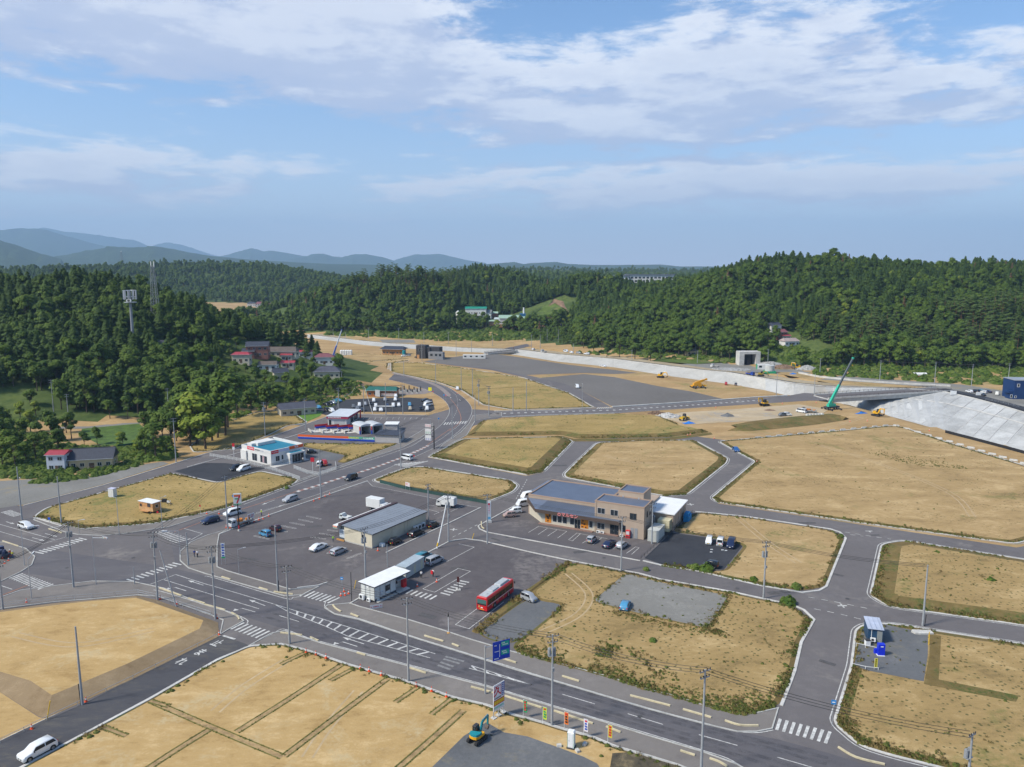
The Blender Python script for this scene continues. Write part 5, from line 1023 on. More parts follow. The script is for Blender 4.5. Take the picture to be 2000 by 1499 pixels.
def car_meshes(kind):
    if kind in MC: return MC[kind]
    L,W,H,hl,hh,ws,rw,tl,th,belt,rf,wr=CARS[kind];F=L/2;B=-L/2;hw=W/2;van=hl<.3
    z0=.20 if kind not in ('suv','jimny') else .27
    St=[(F,.82,hh*.62,.80),(F - .05,.93,hh*.80,.82),(F - (.10 if van else .22),.99,hh*.93,.86),(F - hl,1,hh,.90),(F - hl - ws,1,H - .05,rf),((F - hl - ws+B+tl+rw)/2,1,H,rf),(B+tl+rw,1,H - .05,rf),(B+tl,.98,th,.84 if tl>.2 else rf),(B+.05,.95,th*.94,.84),(B,.90,th*.72,.82)]
    rings=[]
    for x,wf,zt,rr in St:
        w=hw*wf;zb=min(belt,zt - .03);zl=z0 if abs(x)<F - .04 else z0+.12;e=hw*rr*min(1,wf+.05)
        rings.append([(x,-w*.93,zl),(x,-w,zl+.16),(x,-w*1.0,(zl+zb)/2),(x,-w*.985,zb),(x,-e,zt - .035),(x,-e*.82,zt),(x,e*.82,zt),(x,e,zt - .035),(x,w*.985,zb),(x,w,(zl+zb)/2),(x,w,zl+.16),(x,w*.93,zl)])
    mb=MB();mb.loft(rings);body=mb.mesh('body',[paint('car_white',(.72,.73,.73))],True)
    body.polygons.foreach_set('use_smooth',[len(p.vertices)==4 for p in body.polygons])
    def R_(i,j): return Vector(rings[i][j])
    def pane(a,b,c,d,s0,s1,t0,t1,off):
        """panel set on the quad a b (bottom) d c (top), inset, just proud of the body"""
        q=lambda s_,t_: (a.lerp(b,s_)).lerp(d.lerp(c,s_),t_);P=[q(s0,t0),q(s1,t0),q(s1,t1),q(s0,t1)];n_=(P[1] - P[0]).cross(P[3] - P[0]).normalized(); 
        if n_.dot(off)<0: n_=-n_
        m_=MB();m_.add([p+n_*.012 for p in P]+[p - n_*.02 for p in P],[(0,1,2,3),(0,1,5,4),(1,2,6,5),(2,3,7,6),(3,0,4,7)]);return m_
    out=[('body',body)]
    out.append(('windscreen',pane(R_(3,4),R_(3,7),R_(4,7),R_(4,4),.05,.95,.05,.93,Vector((1,0,.5))).mesh('windscreen',CARGLASS)))
    out.append(('rear_window',pane(R_(7,4),R_(7,7),R_(6,7),R_(6,4),.07,.93,.12 if tl>.2 else .10,.92,Vector((-1,0,.4))).mesh('rear_window',CARGLASS)) if rw>.3 or tl>.2 else ('rear_window',pane(Vector((B+.03,-hw*.80,belt)),Vector((B+.03,hw*.80,belt)),Vector((B+tl+rw - .02,hw*rf*.88,H - .16)),Vector((B+tl+rw - .02,-hw*rf*.88,H - .16)),0,1,0,1,Vector((-1,0,.2))).mesh('rear_window',CARGLASS)))
    for s_,jb,jt in ((-1,3,4),(1,8,7)):
        xs=[F - hl - .10,F - hl - ws*.98,B+tl+rw,B+tl+.05];y0=s_*hw*.985;y1=s_*hw*rf;zt=H - .12;mid=(xs[1]+xs[2])/2
        def sp_(x,t): return Vector((x,y0+(y1 - y0)*t*.92+s_*.012,belt+.02+(zt - belt)*t))
        for nm,poly in (('side_window',[sp_(xs[0] - .12,.04),sp_(mid+.05,.04),sp_(mid+.05,.95),sp_(xs[1]+.02,.95)]),('side_window',[sp_(mid - .05,.04),sp_(xs[3]+.10,.04),sp_(xs[2]+.04,.95),sp_(mid - .05,.95)])):
            m_=MB();inn=Vector((0,-s_*.03,0));m_.add(poly+[p+inn for p in poly],[(0,1,2,3),(0,1,5,4),(1,2,6,5),(2,3,7,6),(3,0,4,7)]);out.append((nm,m_.mesh('side_window',CARGLASS)))
        m_=MB();m_.box((F - hl - .35,s_*(hw+.09),belt+.03),(.12,.16,.13),taper=.8);out.append(('side_mirror',m_.mesh('side_mirror',BLACK)))
        m_=MB();m_.box((F - .09,s_*hw*.66,hh*.72),(.14,.30,.15),taper=.7);out.append(('headlight',m_.mesh('headlight',LAMPWHITE)))
        m_=MB();m_.box((B+.03,s_*hw*.80,th*.80),(.10,.18,.30 if tl<.2 else .16));out.append(('tail_light',m_.mesh('tail_light',LAMPRED)))
        for ax in (F - .82,B+.75):
            m_=MB();m_.cyl((ax,s_*(hw - .03),wr+.02),(ax,s_*(hw+.006),wr+.02),wr*1.18,wr*1.18,16);out.append(('wheel_arch',m_.mesh('wheel_arch',BLACK)))
    m_=MB();m_.bb(F - .03,F+.012,-hw*.45,hw*.45,z0+.18,z0+.36);out.append(('grille',m_.mesh('grille',BLACK)))
    kei=kind.startswith('kei') or kind=='jimny';pm=PLATEY if kei else PLATE
    m_=MB();m_.bb(F,F+.02,-.17,.17,.42,.58);out.append(('number_plate',m_.mesh('number_plate',pm)));m_=MB();m_.bb(B - .02,B+.03,-.17,.17,.52,.68);out.append(('number_plate',m_.mesh('number_plate',pm)))
    m_=MB();m_.bb(B - .015,B+.1,-hw*.85,hw*.85,z0+.12,z0+.28);out.append(('rear_bumper',m_.mesh('rear_bumper',BLACK)))
    MC[kind]=(out,[(F - .82,1),(F - .82,-1),(B+.75,1),(B+.75,-1)],hw,wr);return MC[kind]
PAINTS={'white': (.70,.71,.72),'pearl': (.64,.63,.58),'silver': (.34,.35,.37),'grey': (.13,.135,.14),'black': (.010,.010,.012),'navy': (.012,.02,.06),'blue': (.02,.09,.26),'lightblue': (.07,.26,.44),'teal': (.035,.19,.25),'red': (.35,.02,.018),'pink': (.36,.24,.20),'maroon': (.055,.014,.02),'beige': (.42,.36,.26)}
def heading(p,q): return math.atan2(q[1] - p[1],q[0] - p[0])
def at_ground(px,py,far=False): return G(px,py,CZ+.1) if far else G(px,py,.05)
NCAR=0
def car(kind,col,px,py,fx,fy,label,far=False,z=None,small=False,group=None,cat='car'):
    p=at_ground(px,py,far);q=at_ground(fx,fy,far); 
    if z is not None: p=G(px,py,z);q=G(fx,fy,z)
    out,wl,hw,wr=car_meshes(kind);name={'keivan': 'van','van': 'van','minivan': 'minivan','suv': 'sport_utility_car','sedan': 'saloon_car','wagon': 'estate_car','jimny': 'off_road_car'}.get(kind,'small_car')
    e=thing(name,label,cat,p,heading(p,q),group)
    for nm,me in out:
        if small and nm in ('grille','number_plate','side_mirror','rear_bumper','wheel_arch'): continue
        part(nm,me,e,mat_=paint('car_'+col,PAINTS[col]) if nm=='body' else None)
    ty,ri=wheel_meshes(wr,.2)
    for x,s_ in wl:
        w=part('wheel',ty,e,(x,s_*(hw - .075),wr));part('rim',ri,w)
    return e
for a in [
    ('suv','white',74,1473,34,1494,'white estate car driving down the black side road'),
    ('minivan','silver',849,1100,884,1084,'silver people carrier parked beside two men in white shirts'),
    ('minivan','teal',827,1093,852,1081,'dark green van half hidden behind the white container'),
    ('sedan','white',622,1073,646,1062,'white saloon parked by the convenience store entrance'),
    ('wagon','silver',661,1081,688,1069,'silver estate car parked beside the white saloon'),
    ('kei','black',772,1062,796,1051,'black small car behind the store, next to its corner cone'),
    ('suv','black',813,1046,838,1035,'black car with spare wheel behind the store, between two others'),
    ('kei','black',846,1030,868,1020,'black boxy small car beside the store air conditioners'),
    ('kei','lightblue',518,1047,496,1040,'turquoise small car in the store car park'),
    ('kei','maroon',538,1037,516,1030,'dark maroon small car beside the turquoise one'),
    ('suv','silver',567,979,540,988,'silver off road car driving down the main road'),
    ('minivan','black',686,937,662,946,'black van driving past the red and white road strip'),
    ('van','white',795,898,772,893,'cream white delivery van at the side street mouth'),
    ('minivan','white',454,1006,424,1014,'white people carrier passing the roadworks truck'),
    ('suv','navy',411,1021,384,1029,'dark blue car ahead of the roadworks truck'),
    ('suv','white',51,1032,78,1040,'white off road car waiting at the big junction'),
    ('minivan','black',462,918,440,924,'black van parked beside the electrical shop fence'),
    ('minivan','white',476,919,452,926,'white van parked beside the electrical shop fence'),
    ('kei','black',609,886,632,885,'black boxy car parked behind the electrical shop'),
    ('keivan','white',624,911,636,895,'white small van in the electrical shop yard'),
    ('keivan','red',634,909,646,922,'red small truck beside the white shop van'),
    ('kei','navy',585,878,600,872,'dark blue car peeping out behind the electrical shop'),
    ('kei','silver',1033,1173,1062,1184,'silver small car at the end of the gravel drive'),
    ('hatch','lightblue',1221,1188,1230,1168,'light blue hatchback alone on the pale gravel pad'),
    ('kei','pink',995,1010,970,1012,'pinkish beige small car in the fish shop forecourt'),
    ('kei','white',1007,1002,984,1004,'white small car behind the pinkish one'),
    ('van','white',1024,988,1000,992,'white van parked at the fish shop side wall'),
    ('van','white',1032,973,1010,978,'white box van at the back corner of the fish shop'),
    ('jimny','silver',1156,1059,1178,1042,'silver small off road car in front of the fish shop'),
    ('sedan','navy',1190,1067,1213,1051,'dark blue car parked before the fish shop door'),
    ('hatch','silver',1215,1069,1238,1053,'silver hatchback parked by the vending machine'),
    ('kei','white',1385,1061,1379,1077,'white small car on the black parking patch, next to the field'),
    ('keivan','white',1407,1064,1414,1047,'white small van between a white car and a dark blue van'),
    ('minivan','navy',1428,1067,1421,1083,'dark blue van on the black parking patch'),
    ('kei','black',1388,1108,1360,1103,'black small car behind a green weed clump'),
    ('sedan','blue',1437,881,1447,890,'deep blue car on the street beside the huge field'),
    ('van','white',1127,758,1134,765,'white van on the narrow street by the gravel yards')]: car(*a)
PARK=[('hatch','lightblue',622,798),('kei','black',637,794),('wagon','black',645,791),('hatch','silver',650,789),('kei','teal',655,787),('hatch','lightblue',661,785),('minivan','white',648,805),('kei','black',638,803),('kei','grey',690,797),('keivan','white',702,794),('kei','silver',713,792),('kei','black',723,791),('keivan','white',730,785),('kei','silver',752,783),('keivan','white',734,796),('kei','white',772,783),('kei','white',732,803),('sedan','white',744,803),('sedan','black',709,803),('hatch','grey',698,800),('keivan','white',768,795),('kei','white',779,794),('kei','lightblue',800,793),('kei','beige',801,801),('kei','black',822,801),('keivan','white',834,801),('van','white',836,793),('hatch','silver',835,788),('sedan','black',831,784),('sedan','navy',756,795),('kei','white',773,776),('kei','silver',772,770)]
CN={'lightblue': 'light blue','teal': 'dark teal'}
ROWS={}
def neigh(i):
    k,c,x,y=PARK[i];j=min((q for q in range(len(PARK)) if q != i),key=lambda q: (PARK[q][2] - x) ** 2+9*(PARK[q][3] - y) ** 2);return CN.get(PARK[j][1],PARK[j][1])
KN={'keivan': 'small van','van': 'van','minivan': 'people carrier','suv': 'off road car','sedan': 'saloon','wagon': 'estate','hatch': 'hatchback','kei': 'small car'}
for i,(k,c,x,y) in enumerate(PARK):
    side=x<672 or x>826;car(k,c,x,y,x+(12 if x<672 else -12 if x>826 and y<798 else 1),y+(2 if side and y<798 else 6),'%s %s beside a %s one in the crowded dark car park' % (CN.get(c,c),KN[k],neigh(i)),small=True,group='cars in the crowded dark car park')
for a in [('hatch','white',1893,767,1880,764,'white car first in the row opposite the dark blue building',True),('suv','black',1905,767,1892,764,'black car in the row opposite the dark blue building',True),('hatch','teal',1914,766,1902,763,'dark teal car in the row opposite the dark blue building',True),('wagon','white',1919,768,1906,766,'white estate in the row opposite the dark blue building',True),('sedan','navy',1927,767,1914,765,'navy car at the end of the row by a grass verge',True),('sedan','black',1917,773,1930,776,'black car with red lamps parked by the levee railing',True),('keivan','pearl',1947,772,1946,780,'cream small van standing alone in the pale yard',True),
          ('kei','grey',1527,813,1515,814,'grey car on the building site',False),('kei','white',1538,812,1550,812,'white small car on the building site',False),('van','white',1565,806,1553,804,'white van beside the dark lorry on the building site',False),
          ('kei','white',788,697,780,697,'white small car outside the dark modern house',False),('kei','silver',798,696,790,696,'silver small car outside the dark modern house',False),('sedan','black',816,699,806,699,'black saloon outside the dark modern house',False),('hatch','teal',836,698,846,698,'teal car under the dark modern house',False),('van','white',819,693,810,693,'white van beside the dark modern house',False),
          ('kei','red',1418,752,1418,760,'dark red small car on the brown mound',False),('kei','grey',1437,753,1437,745,'grey small car on the brown mound',False),('wagon','white',1042,684,1052,681,'white car leaving the far bridge',True),
          ('keivan','white',893,762,900,769,'white works van with orange barriers at the road curve',False),
          ('van','white',1105,688,1118,690,'white van in the row below the wood, by the road end',True),('hatch','white',1116,690,1126,692,'white hatchback in the row below the wood',True),('wagon','silver',1130,691,1140,692,'silver estate in the row below the wood',True),('suv','white',1146,693,1136,692,'white off road car last in the row below the wood',True),
          ('wagon','white',1178,717,1190,718,'white car at the foot of the levee',False)]: car(*a[:7],far=a[7],small=True)
# --- lorries
def lorry(name,label,px,py,fx,fy,L,W,cabcol,kind,far=False,boxcol=(.66,.66,.64),H=2.9,loadcol=None,cat='lorry'):
    p=at_ground(px,py,far);q=at_ground(fx,fy,far);e=thing(name,label,cat,p,heading(p,q));hw=W/2;F=L/2;cl=1.55 if L>4 else 1.1;ch=2.15 if L>4 else 1.75
    cm=M('cab_%s_%d' % (name,int(cabcol[0]*99+cabcol[2]*9)),cabcol,rough=.35,var=.05,coat=.4)
    m_=MB();m_.loft([[(x,-w,z0),(x,-w,zb),(x,-w*.92,zt),(x,w*.92,zt),(x,w,zb),(x,w,z0)] for x,w,z0,zb,zt in ((F,hw*.94,.45,1.05,1.15),(F - .05,hw,.40,1.15,1.35),(F - .35,hw,.40,1.2,ch - .08),(F - .6,hw,.40,1.2,ch),(F - cl,hw,.45,1.2,ch))]);b=m_.build('cab',cm,e)
    m_=MB();m_.add([(F - .045,-hw*.84,1.30),(F - .045,hw*.84,1.30),(F - .315,hw*.80,ch - .14),(F - .315,-hw*.80,ch - .14)],[(0,1,2,3)]);o=m_.build('windscreen',CARGLASS,e);o.location=(.035,0,.02)
    for s_ in (-1,1):
        m_=MB();m_.box((F - .85,s_*(hw+.004),ch*.72),(.62,.03,.45));m_.build('side_window',CARGLASS,e);m_=MB();m_.box((F+.005,s_*hw*.7,.75),(.05,.26,.18));m_.build('headlight',LAMPWHITE,e);m_=MB();m_.box((-F - .01,s_*hw*.75,.72),(.05,.25,.15));m_.build('tail_light',LAMPRED,e);m_=MB();m_.box((F - .2,s_*(hw+.16),ch*.75),(.08,.2,.32));m_.build('side_mirror',BLACK,e)
    m_=MB();m_.bb(-F,F - .5,-hw*.42,hw*.42,.45,.72);m_.build('chassis',DARK,e)
    if kind=='box':
        m_=MB();m_.bb(-F,F - cl - .08,-hw - .04,hw+.04,.8,H);o=m_.build('cargo_box',M('cargo_box_'+name,boxcol,rough=.5,var=.05),e);bevel(o,.03)
        m_=MB();m_.bb(-F - .02,-F+.01,-.02,.02,.9,H - .1);m_.build('door_seam',DARK,e)
    else:
        m_=MB();m_.bb(-F,F - cl - .08,-hw,hw,.78,.88);[m_.bb(-F,F - cl - .08,s_*hw - .03,s_*hw+.03,.88,1.2) for s_ in (-1,1)];m_.bb(-F - .03,-F+.03,-hw,hw,.88,1.2);m_.bb(F - cl - .14,F - cl - .08,-hw,hw,.88,1.55);m_.build('flatbed',M('bed_'+name,boxcol,var=.12),e)
        if loadcol:
            m_=MB();r_=random.Random(3)
            for i in range(9): m_.box((r_.uniform(-F+.5,F - cl - .7),r_.uniform(-hw*.5,hw*.5),1.15+r_.random()*.35),(r_.uniform(.4,.9),r_.uniform(.3,.7),r_.uniform(.4,.8)),r_.uniform(0,3),taper=.8)
            m_.build('load',M('load_'+name,loadcol,var=.3,scale=2),e)
    wr=.40 if L>4 else .27;ty,ri=wheel_meshes(wr,.24)
    for x in (F - .7,-F+L*.22):
        for s_ in (-1,1): w=part('wheel',ty,e,(x,s_*(hw - .13),wr));part('rim',ri,w)
    return e
lorry('box_truck','white box lorry parked by the green net fence',872,990,842,986,5.6,2.0,(.62,.62,.60),'box')
lorry('box_truck','white box lorry standing behind the convenience store',738,996,775,1003,6.4,2.2,(.70,.70,.69),'box',H=3.3)
lorry('flatbed_truck','flatbed lorry with yellow lamps among orange cones',470,1026,438,1035,6.2,2.0,(.50,.51,.52),'bed',loadcol=(.55,.19,.03),boxcol=(.35,.34,.32))
lorry('flatbed_truck','white flatbed lorry in the rubble yard',1396,718,1386,717,5.5,2.0,(.66,.66,.65),'bed',far=True)
lorry('tipper_truck','bright blue tipper lorry on the far bank',1465,733,1478,735,5.6,2.1,(.02,.07,.40),'bed',far=True,boxcol=(.02,.07,.40),loadcol=(.2,.15,.1))
lorry('flatbed_truck','dark lorry with loading crane on the building site',1580,806,1566,805,6.5,2.2,(.06,.06,.065),'bed',boxcol=(.12,.11,.10),loadcol=(.10,.09,.08))
lorry('flatbed_truck','yellow works truck beside the far bridge road',1062,689,1050,687,5.5,2.1,(.55,.33,.04),'bed',far=True,boxcol=(.5,.3,.05))
lorry('small_truck','pale small truck parked behind the store front',675,1016,652,1010,3.4,1.47,(.62,.66,.65),'bed',boxcol=(.6,.62,.62))
# --- bus
def bus():
    p=G(968,1175,.05);q=G(1000,1151,.05);e=thing('bus','red city bus with gold patterns and grey roof boxes in the bus yard','bus',p,heading(p,q));L,W,H=10.6,2.4,3.0;F,hw=L/2,W/2
    rm=M('bus_red',(.52,.012,.018),rough=.32,var=.05,coat=.5)
    m_=MB();m_.loft([[(x,-w,.32),(x,-w,2.55),(x,-w*.93,zt - .1),(x,-w*.80,zt),(x,w*.80,zt),(x,w*.93,zt - .1),(x,w,2.55),(x,w,.32)] for x,w,zt in ((F,hw*.96,H - .15),(F - .1,hw,H - .03),(0,hw,H),(-F+.1,hw,H - .03),(-F,hw*.97,H - .12))]);m_.build('body',rm,e)
    gr=M('bus_roof_grey',(.40,.42,.43),var=.1,scale=1.5)
    m_=MB();m_.bb(-F+.35,F - .6,-hw*.74,hw*.74,H - .02,H+.03);m_.build('roof_panel',gr,e)
    for x0,x1,h in ((.6,4.2,.36),(-2.4,.1,.26)): m_=MB();m_.box(((x0+x1)/2,0,H+h/2+.02),(x1 - x0,W*.62,h),taper=.92);bevel(m_.build('roof_unit',gr,e),.05)
    m_=MB();m_.cyl((-3.6,0,H+.02),(-3.6,0,H+.12),.38,.3,14);m_.build('roof_hatch',gr,e)
    for s_ in (-1,1):
        for i in range(7): m_=MB();m_.bb(-F+.45+i*1.38,-F+.45+i*1.38+1.28,s_*(hw+.012) - .02,s_*(hw+.012)+.01,1.42,2.42);m_.build('side_window',CARGLASS,e)
        m_=MB();m_.bb(-F+.2,F - .3,s_*(hw+.01) - .015,s_*(hw+.01)+.012,1.22,1.30);m_.build('white_stripe',WHITE,e)
        r_=random.Random(5)
        for i in range(9): x=-F+1+i*1.05;z=.85 if i % 2 else 1.7;m_=MB();m_.box((x,s_*(hw+.016),z+r_.uniform(-.15,.15)),(.34,.02,.42),taper=.4);m_.build('gold_pattern',M('gold_print',(.55,.36,.12),var=.15),e)
        m_=MB();m_.box((F+.18,s_*(hw+.12),2.2),(.12,.18,.42));m_.build('mirror',BLACK,e);m_=MB();m_.box((-F - .01,s_*.95,1.15),(.05,.22,.2));m_.build('tail_light',LAMPRED,e);m_=MB();m_.box((F+.005,s_*.9,.8),(.06,.3,.22));m_.build('headlight',LAMPWHITE,e)
    m_=MB();m_.bb(F - .05,F+.02,-hw*.88,hw*.88,1.25,2.5);m_.build('windscreen',CARGLASS,e);m_=MB();m_.bb(-F - .02,-F+.05,-hw*.86,hw*.86,1.65,2.5);m_.build('rear_window',M('bus_rear_glass',(.06,.14,.13),rough=.1,var=0),e)
    m_=MB();m_.bb(-F - .025,-F+.04,-hw*.86,hw*.86,1.36,1.62);m_.build('rear_panel',BLACK,e);m_=MB();m_.bb(-F - .05,-F+.04,-.5,.5,.42,.6);m_.build('orange_board',M('orange_board',(.7,.25,.02),var=.1),e);m_=MB();m_.bb(-F - .03,-F+.04,-.22,.22,.75,.95);m_.build('number_plate',PLATE,e);m_=MB();m_.box((-F - .02,.6,1.02),(.04,.3,.5),taper=.5);m_.build('gold_pattern',MATS['gold_print'],e)
    ty,ri=wheel_meshes(.48,.28)
    for x in (F - 2.2,-F+2.9):
        for s_ in (-1,1):
            w=part('wheel',ty,e,(x,s_*(hw - .12),.48));part('rim',ri,w);m_=MB();m_.cyl((x,s_*(hw - .02),.5),(x,s_*(hw+.008),.5),.6,.6,16);m_.build('wheel_arch',BLACK,e)
bus()
# --- diggers
def digger(label,px,py,fx,fy,sc,col,arm=(1.0,.35,-1.15),boomcol=None,far=False,turn=0.0,z=None):
    p=at_ground(px,py,far) if z is None else G(px,py,z);q=at_ground(fx,fy,far);e=thing('excavator',label,'excavator',p,heading(p,q));e.scale=(sc,)*3;cm=M('digger_%d_%d' % (int(col[0]*99),int(col[2]*99)),col,rough=.4,var=.08);bm_=cm if boomcol is None else M('boom_%d' % int(boomcol[2]*99),boomcol,rough=.4,var=.08)
    for s_ in (-1,1):
        m_=MB();n=14;prof=[]
        for i in range(n):
            a=2*math.pi*i/n;prof.append(((1.25 if math.cos(a)>0 else -1.25)+math.cos(a)*.38,.40+math.sin(a)*.38))
        m_.exty(prof,s_*.85 - .24,s_*.85+.24);m_.build('track',RUBBER,e)
        for i in range(5): w=MB();w.cyl((-1.2+i*.6,s_*.85 - .26,.38),(-1.2+i*.6,s_*.85+.26,.38),.2,.2,10);w.build('track_roller',DARK,e)
    m_=MB();m_.bb(-.7,.7,-.62,.62,.45,.8);m_.cyl((0,0,.8),(0,0,1.0),.55,.5,14);m_.build('undercarriage',DARK,e)
    m_=MB();pl=[(.9,-.95),(1.0,-.5),(1.0,.95),(-.6,.98),(-1.25,.75),(-1.42,.25),(-1.42,-.25),(-1.25,-.75),(-.6,-.98)];m_.prism(pl,1.0,1.45);m_.build('counterweight',cm,e);m_=MB();m_.prism([(a*.96,b*.96) for a,b in pl[3:]]+[(.2,-.9)],1.45,1.85);m_.build('engine_cover',bm_ if boomcol else cm,e)
    m_=MB();m_.box((.35,.52,2.02),(1.15,.82,1.22),taper=.88);bevel(m_.build('cab',DARK,e),.05)
    for (c,d) in (((.91,.52,2.1),(.03,.6,.8)),((.32,.945,2.12),(.8,.03,.7)),((-.22,.52,2.15),(.03,.55,.6)),((.32,.10,2.12),(.8,.03,.7))): w=MB();w.box(c,d);w.build('cab_window',CARGLASS,e)
    a1,a2,a3=arm;pts=[Vector((.75,-.15,1.35))];ang=a1
    for ln,da in ((1.7,0),(1.6,-a1+a2),(1.75,a3 - a2)): ang+=da;pts.append(pts[-1]+Vector((math.cos(ang)*ln,0,math.sin(ang)*ln)))
    def link_(nm,u,v,w0,w1): 
        d=(v - u).normalized();n_=Vector((-d.z,0,d.x));m_=MB();m_.loft([[u+n_*w0+Vector((0,y,0)) for y in (-.13,.13)]+[u - n_*w0+Vector((0,y,0)) for y in (.13,-.13)],[v+n_*w1+Vector((0,y,0)) for y in (-.11,.11)]+[v - n_*w1+Vector((0,y,0)) for y in (.11,-.11)]]);return m_.build(nm,bm_,e)
    link_('boom',pts[0],pts[1],.22,.26);link_('boom',pts[1],pts[2],.26,.16);link_('dipper_arm',pts[2],pts[3],.2,.11)
    m_=MB();m_.cyl(pts[0]+Vector((.25,0,-.1)),pts[1]+Vector((.05,0,-.3)),.06,.06,6);m_.cyl(pts[1]+Vector((0,0,.3)),pts[2]+Vector((0,0,.2)),.06,.06,6);m_.build('hydraulic_cylinder',STEEL,e)
    c=pts[3];m_=MB();m_.exty([(c.x+.12,c.z+.05),(c.x+.02,c.z - .55),(c.x - .35,c.z - .72),(c.x - .62,c.z - .45),(c.x - .45,c.z - .35),(c.x - .15,c.z+.02)],c.y - .32,c.y+.32);m_.build('bucket',M('bucket_steel',(.10,.075,.06),var=.3),e)
    return e
YM=(.66,.36,.015)
digger('small digger with turquoise arm and yellow body on the gravel yard',932,1447,962,1424,.82,(.72,.36,.015),(1.25,.25,-1.57),boomcol=(.015,.23,.27),z=.2)
digger('yellow digger with raised arm beside the cross road',1493,793,1470,795,1.25,YM,(1.3,.15,-1.75))
digger('yellow digger at the foot of the levee slope',1712,813,1735,817,1.2,YM,(1.2,.1,-1.6))
digger('yellow digger by the rubble heap',1558,722,1542,721,1.3,YM,(1.2,.1,-1.5),far=True)
digger('yellow digger behind the rubble yard cabins',1514,710,1500,709,1.3,YM,(1.0,.0,-1.3),far=True)
digger('small yellow digger on the brown ground below the levee',1290,738,1302,739,1.2,YM,(1.0,.0,-1.3))
digger('dark green and yellow digger beside the blue lorry',1486,735,1500,736,1.1,(.30,.22,.03),(.9,-.1,-1.2),far=True)
# --- wheel loader
def loader(label,px,py,fx,fy):
    p=at_ground(px,py);q=at_ground(fx,fy);e=thing('wheel_loader',label,'loader',p,heading(p,q));ym=M('loader_yellow',(.55,.34,.02),var=.1)
    m_=MB();m_.bb(-2.6,-.2,-.8,.8,.8,1.7);m_.build('engine_body',ym,e);m_=MB();m_.box((.2,0,2.1),(1.2,1.3,1.5),taper=.85);m_.build('cab',DARK,e);m_=MB();[m_.add([(.6,y - .1,1.4),(2.6,y - .1,.7),(2.6,y+.1,.7),(.6,y+.1,1.4),(.6,y - .1,1.7),(2.6,y - .1,1.0),(2.6,y+.1,1.0),(.6,y+.1,1.7)],[(3,2,1,0),(4,5,6,7),(0,1,5,4),(1,2,6,5),(2,3,7,6),(3,0,4,7)]) for y in (-.5,.5)];m_.build('lift_arm',ym,e);m_=MB();m_.exty([(2.5,.25),(3.5,.2),(2.7,.5),(2.6,1.3),(2.4,1.2)],-1.2,1.2);m_.build('bucket',ym,e)
    ty,ri=wheel_meshes(.65,.5)
    for x in (-1.7,1.2):
        for s_ in (-1,1): w=part('wheel',ty,e,(x,s_*.95,.65));part('rim',ri,w)
loader('yellow wheel loader beside a blue tarpaulin',1336,821,1346,818)
# --- cranes
def crane(name,label,px,py,tip,col,wheels,far=False,sc=1.0,boomtop=(.10,.12,.13),seg=.55,carrier=None):
    p=at_ground(px,py,far);e=thing(name,label,'crane',p);d=tip - p;az=math.atan2(d.y,d.x);e.rotation_euler=(0,0,az);horiz=math.hypot(d.x,d.y);cm=M('crane_'+name,col,rough=.4,var=.08);bt=M('boom_top_'+name,boomtop,var=.1);cc=M('carrier_'+name,carrier,var=.1) if carrier else DARK
    m_=MB();m_.bb(-3.2*sc,3.2*sc,-1.1*sc,1.1*sc,.75*sc,1.35*sc);m_.build('carrier',cc,e)
    for x in (-2.4,-2.9+5.2):
        for s_ in (-1,1): o=MB();o.bb((x - .15)*sc,(x+.15)*sc,min(0,s_*2.9)*sc,max(0,s_*2.9)*sc,.5*sc,.72*sc);o.box((x*sc,s_*2.8*sc,.25*sc),(.5*sc,.5*sc,.5*sc));o.build('outrigger',DARK,e)
    ty,ri=wheel_meshes(.62,.5)
    for x in wheels:
        for s_ in (-1,1): w=part('wheel',ty,e,(x*sc,s_*.9*sc,.62*sc),sc=(sc,)*3);part('rim',ri,w)
    m_=MB();m_.bb(-2.4*sc,1.2*sc,-1.0*sc,.35*sc,1.35*sc,2.4*sc);m_.cyl((0,0,1.2*sc),(0,0,1.4*sc),.9*sc,.9*sc,14);m_.build('turntable',cm,e);m_=MB();m_.box((.7*sc,.75*sc,2.2*sc),(1.5*sc,.8*sc,1.5*sc),taper=.88);m_.build('cab',YM_ if (YM_ := M('crane_cab_yellow',(.6,.38,.03),var=.08)) and name=='green_crane' else cm,e);m_=MB();m_.box((1.35*sc,.75*sc,2.3*sc),(.1*sc,.6*sc,.9*sc));m_.build('cab_window',CARGLASS,e)
    a=Vector((-1.6*sc,-.3*sc,2.3*sc));b=Vector((horiz,-.3*sc,d.z));mid=a.lerp(b,seg)
    def seg_(nm,u,v,w0,w1,mt): 
        dd=(v - u).normalized();n_=Vector((-dd.z,0,dd.x));m_=MB();m_.loft([[u+n_*w0+Vector((0,y*w0,0)) for y in (-.8,.8)]+[u - n_*w0+Vector((0,y*w0,0)) for y in (.8,-.8)],[v+n_*w1+Vector((0,y*w1,0)) for y in (-.8,.8)]+[v - n_*w1+Vector((0,y*w1,0)) for y in (.8,-.8)]]);m_.build(nm,mt,e)
    seg_('boom',a,mid,.52*sc,.46*sc,cm);seg_('boom',mid,b,.38*sc,.28*sc,bt);m_=MB();m_.box(tuple(b),(.7*sc,.7*sc,.8*sc));m_.build('boom_head',cm,e);m_=MB();m_.cyl(b,b - Vector((0,0,3.0)),.03,.03,5);m_.build('hoist_rope',DARK,e);m_=MB();m_.cyl(b - Vector((0,0,3.7)),b - Vector((0,0,2.9)),.3,.2,8);m_.build('hook_block',YELLOW,e);m_=MB();m_.cyl((.4*sc,-.3*sc,1.9*sc),a.lerp(b,.22),.18*sc,.14*sc,8);m_.build('lift_cylinder',STEEL,e)
def tip_at(px,py,base,dy): return RD(px,py,base.y+dy)
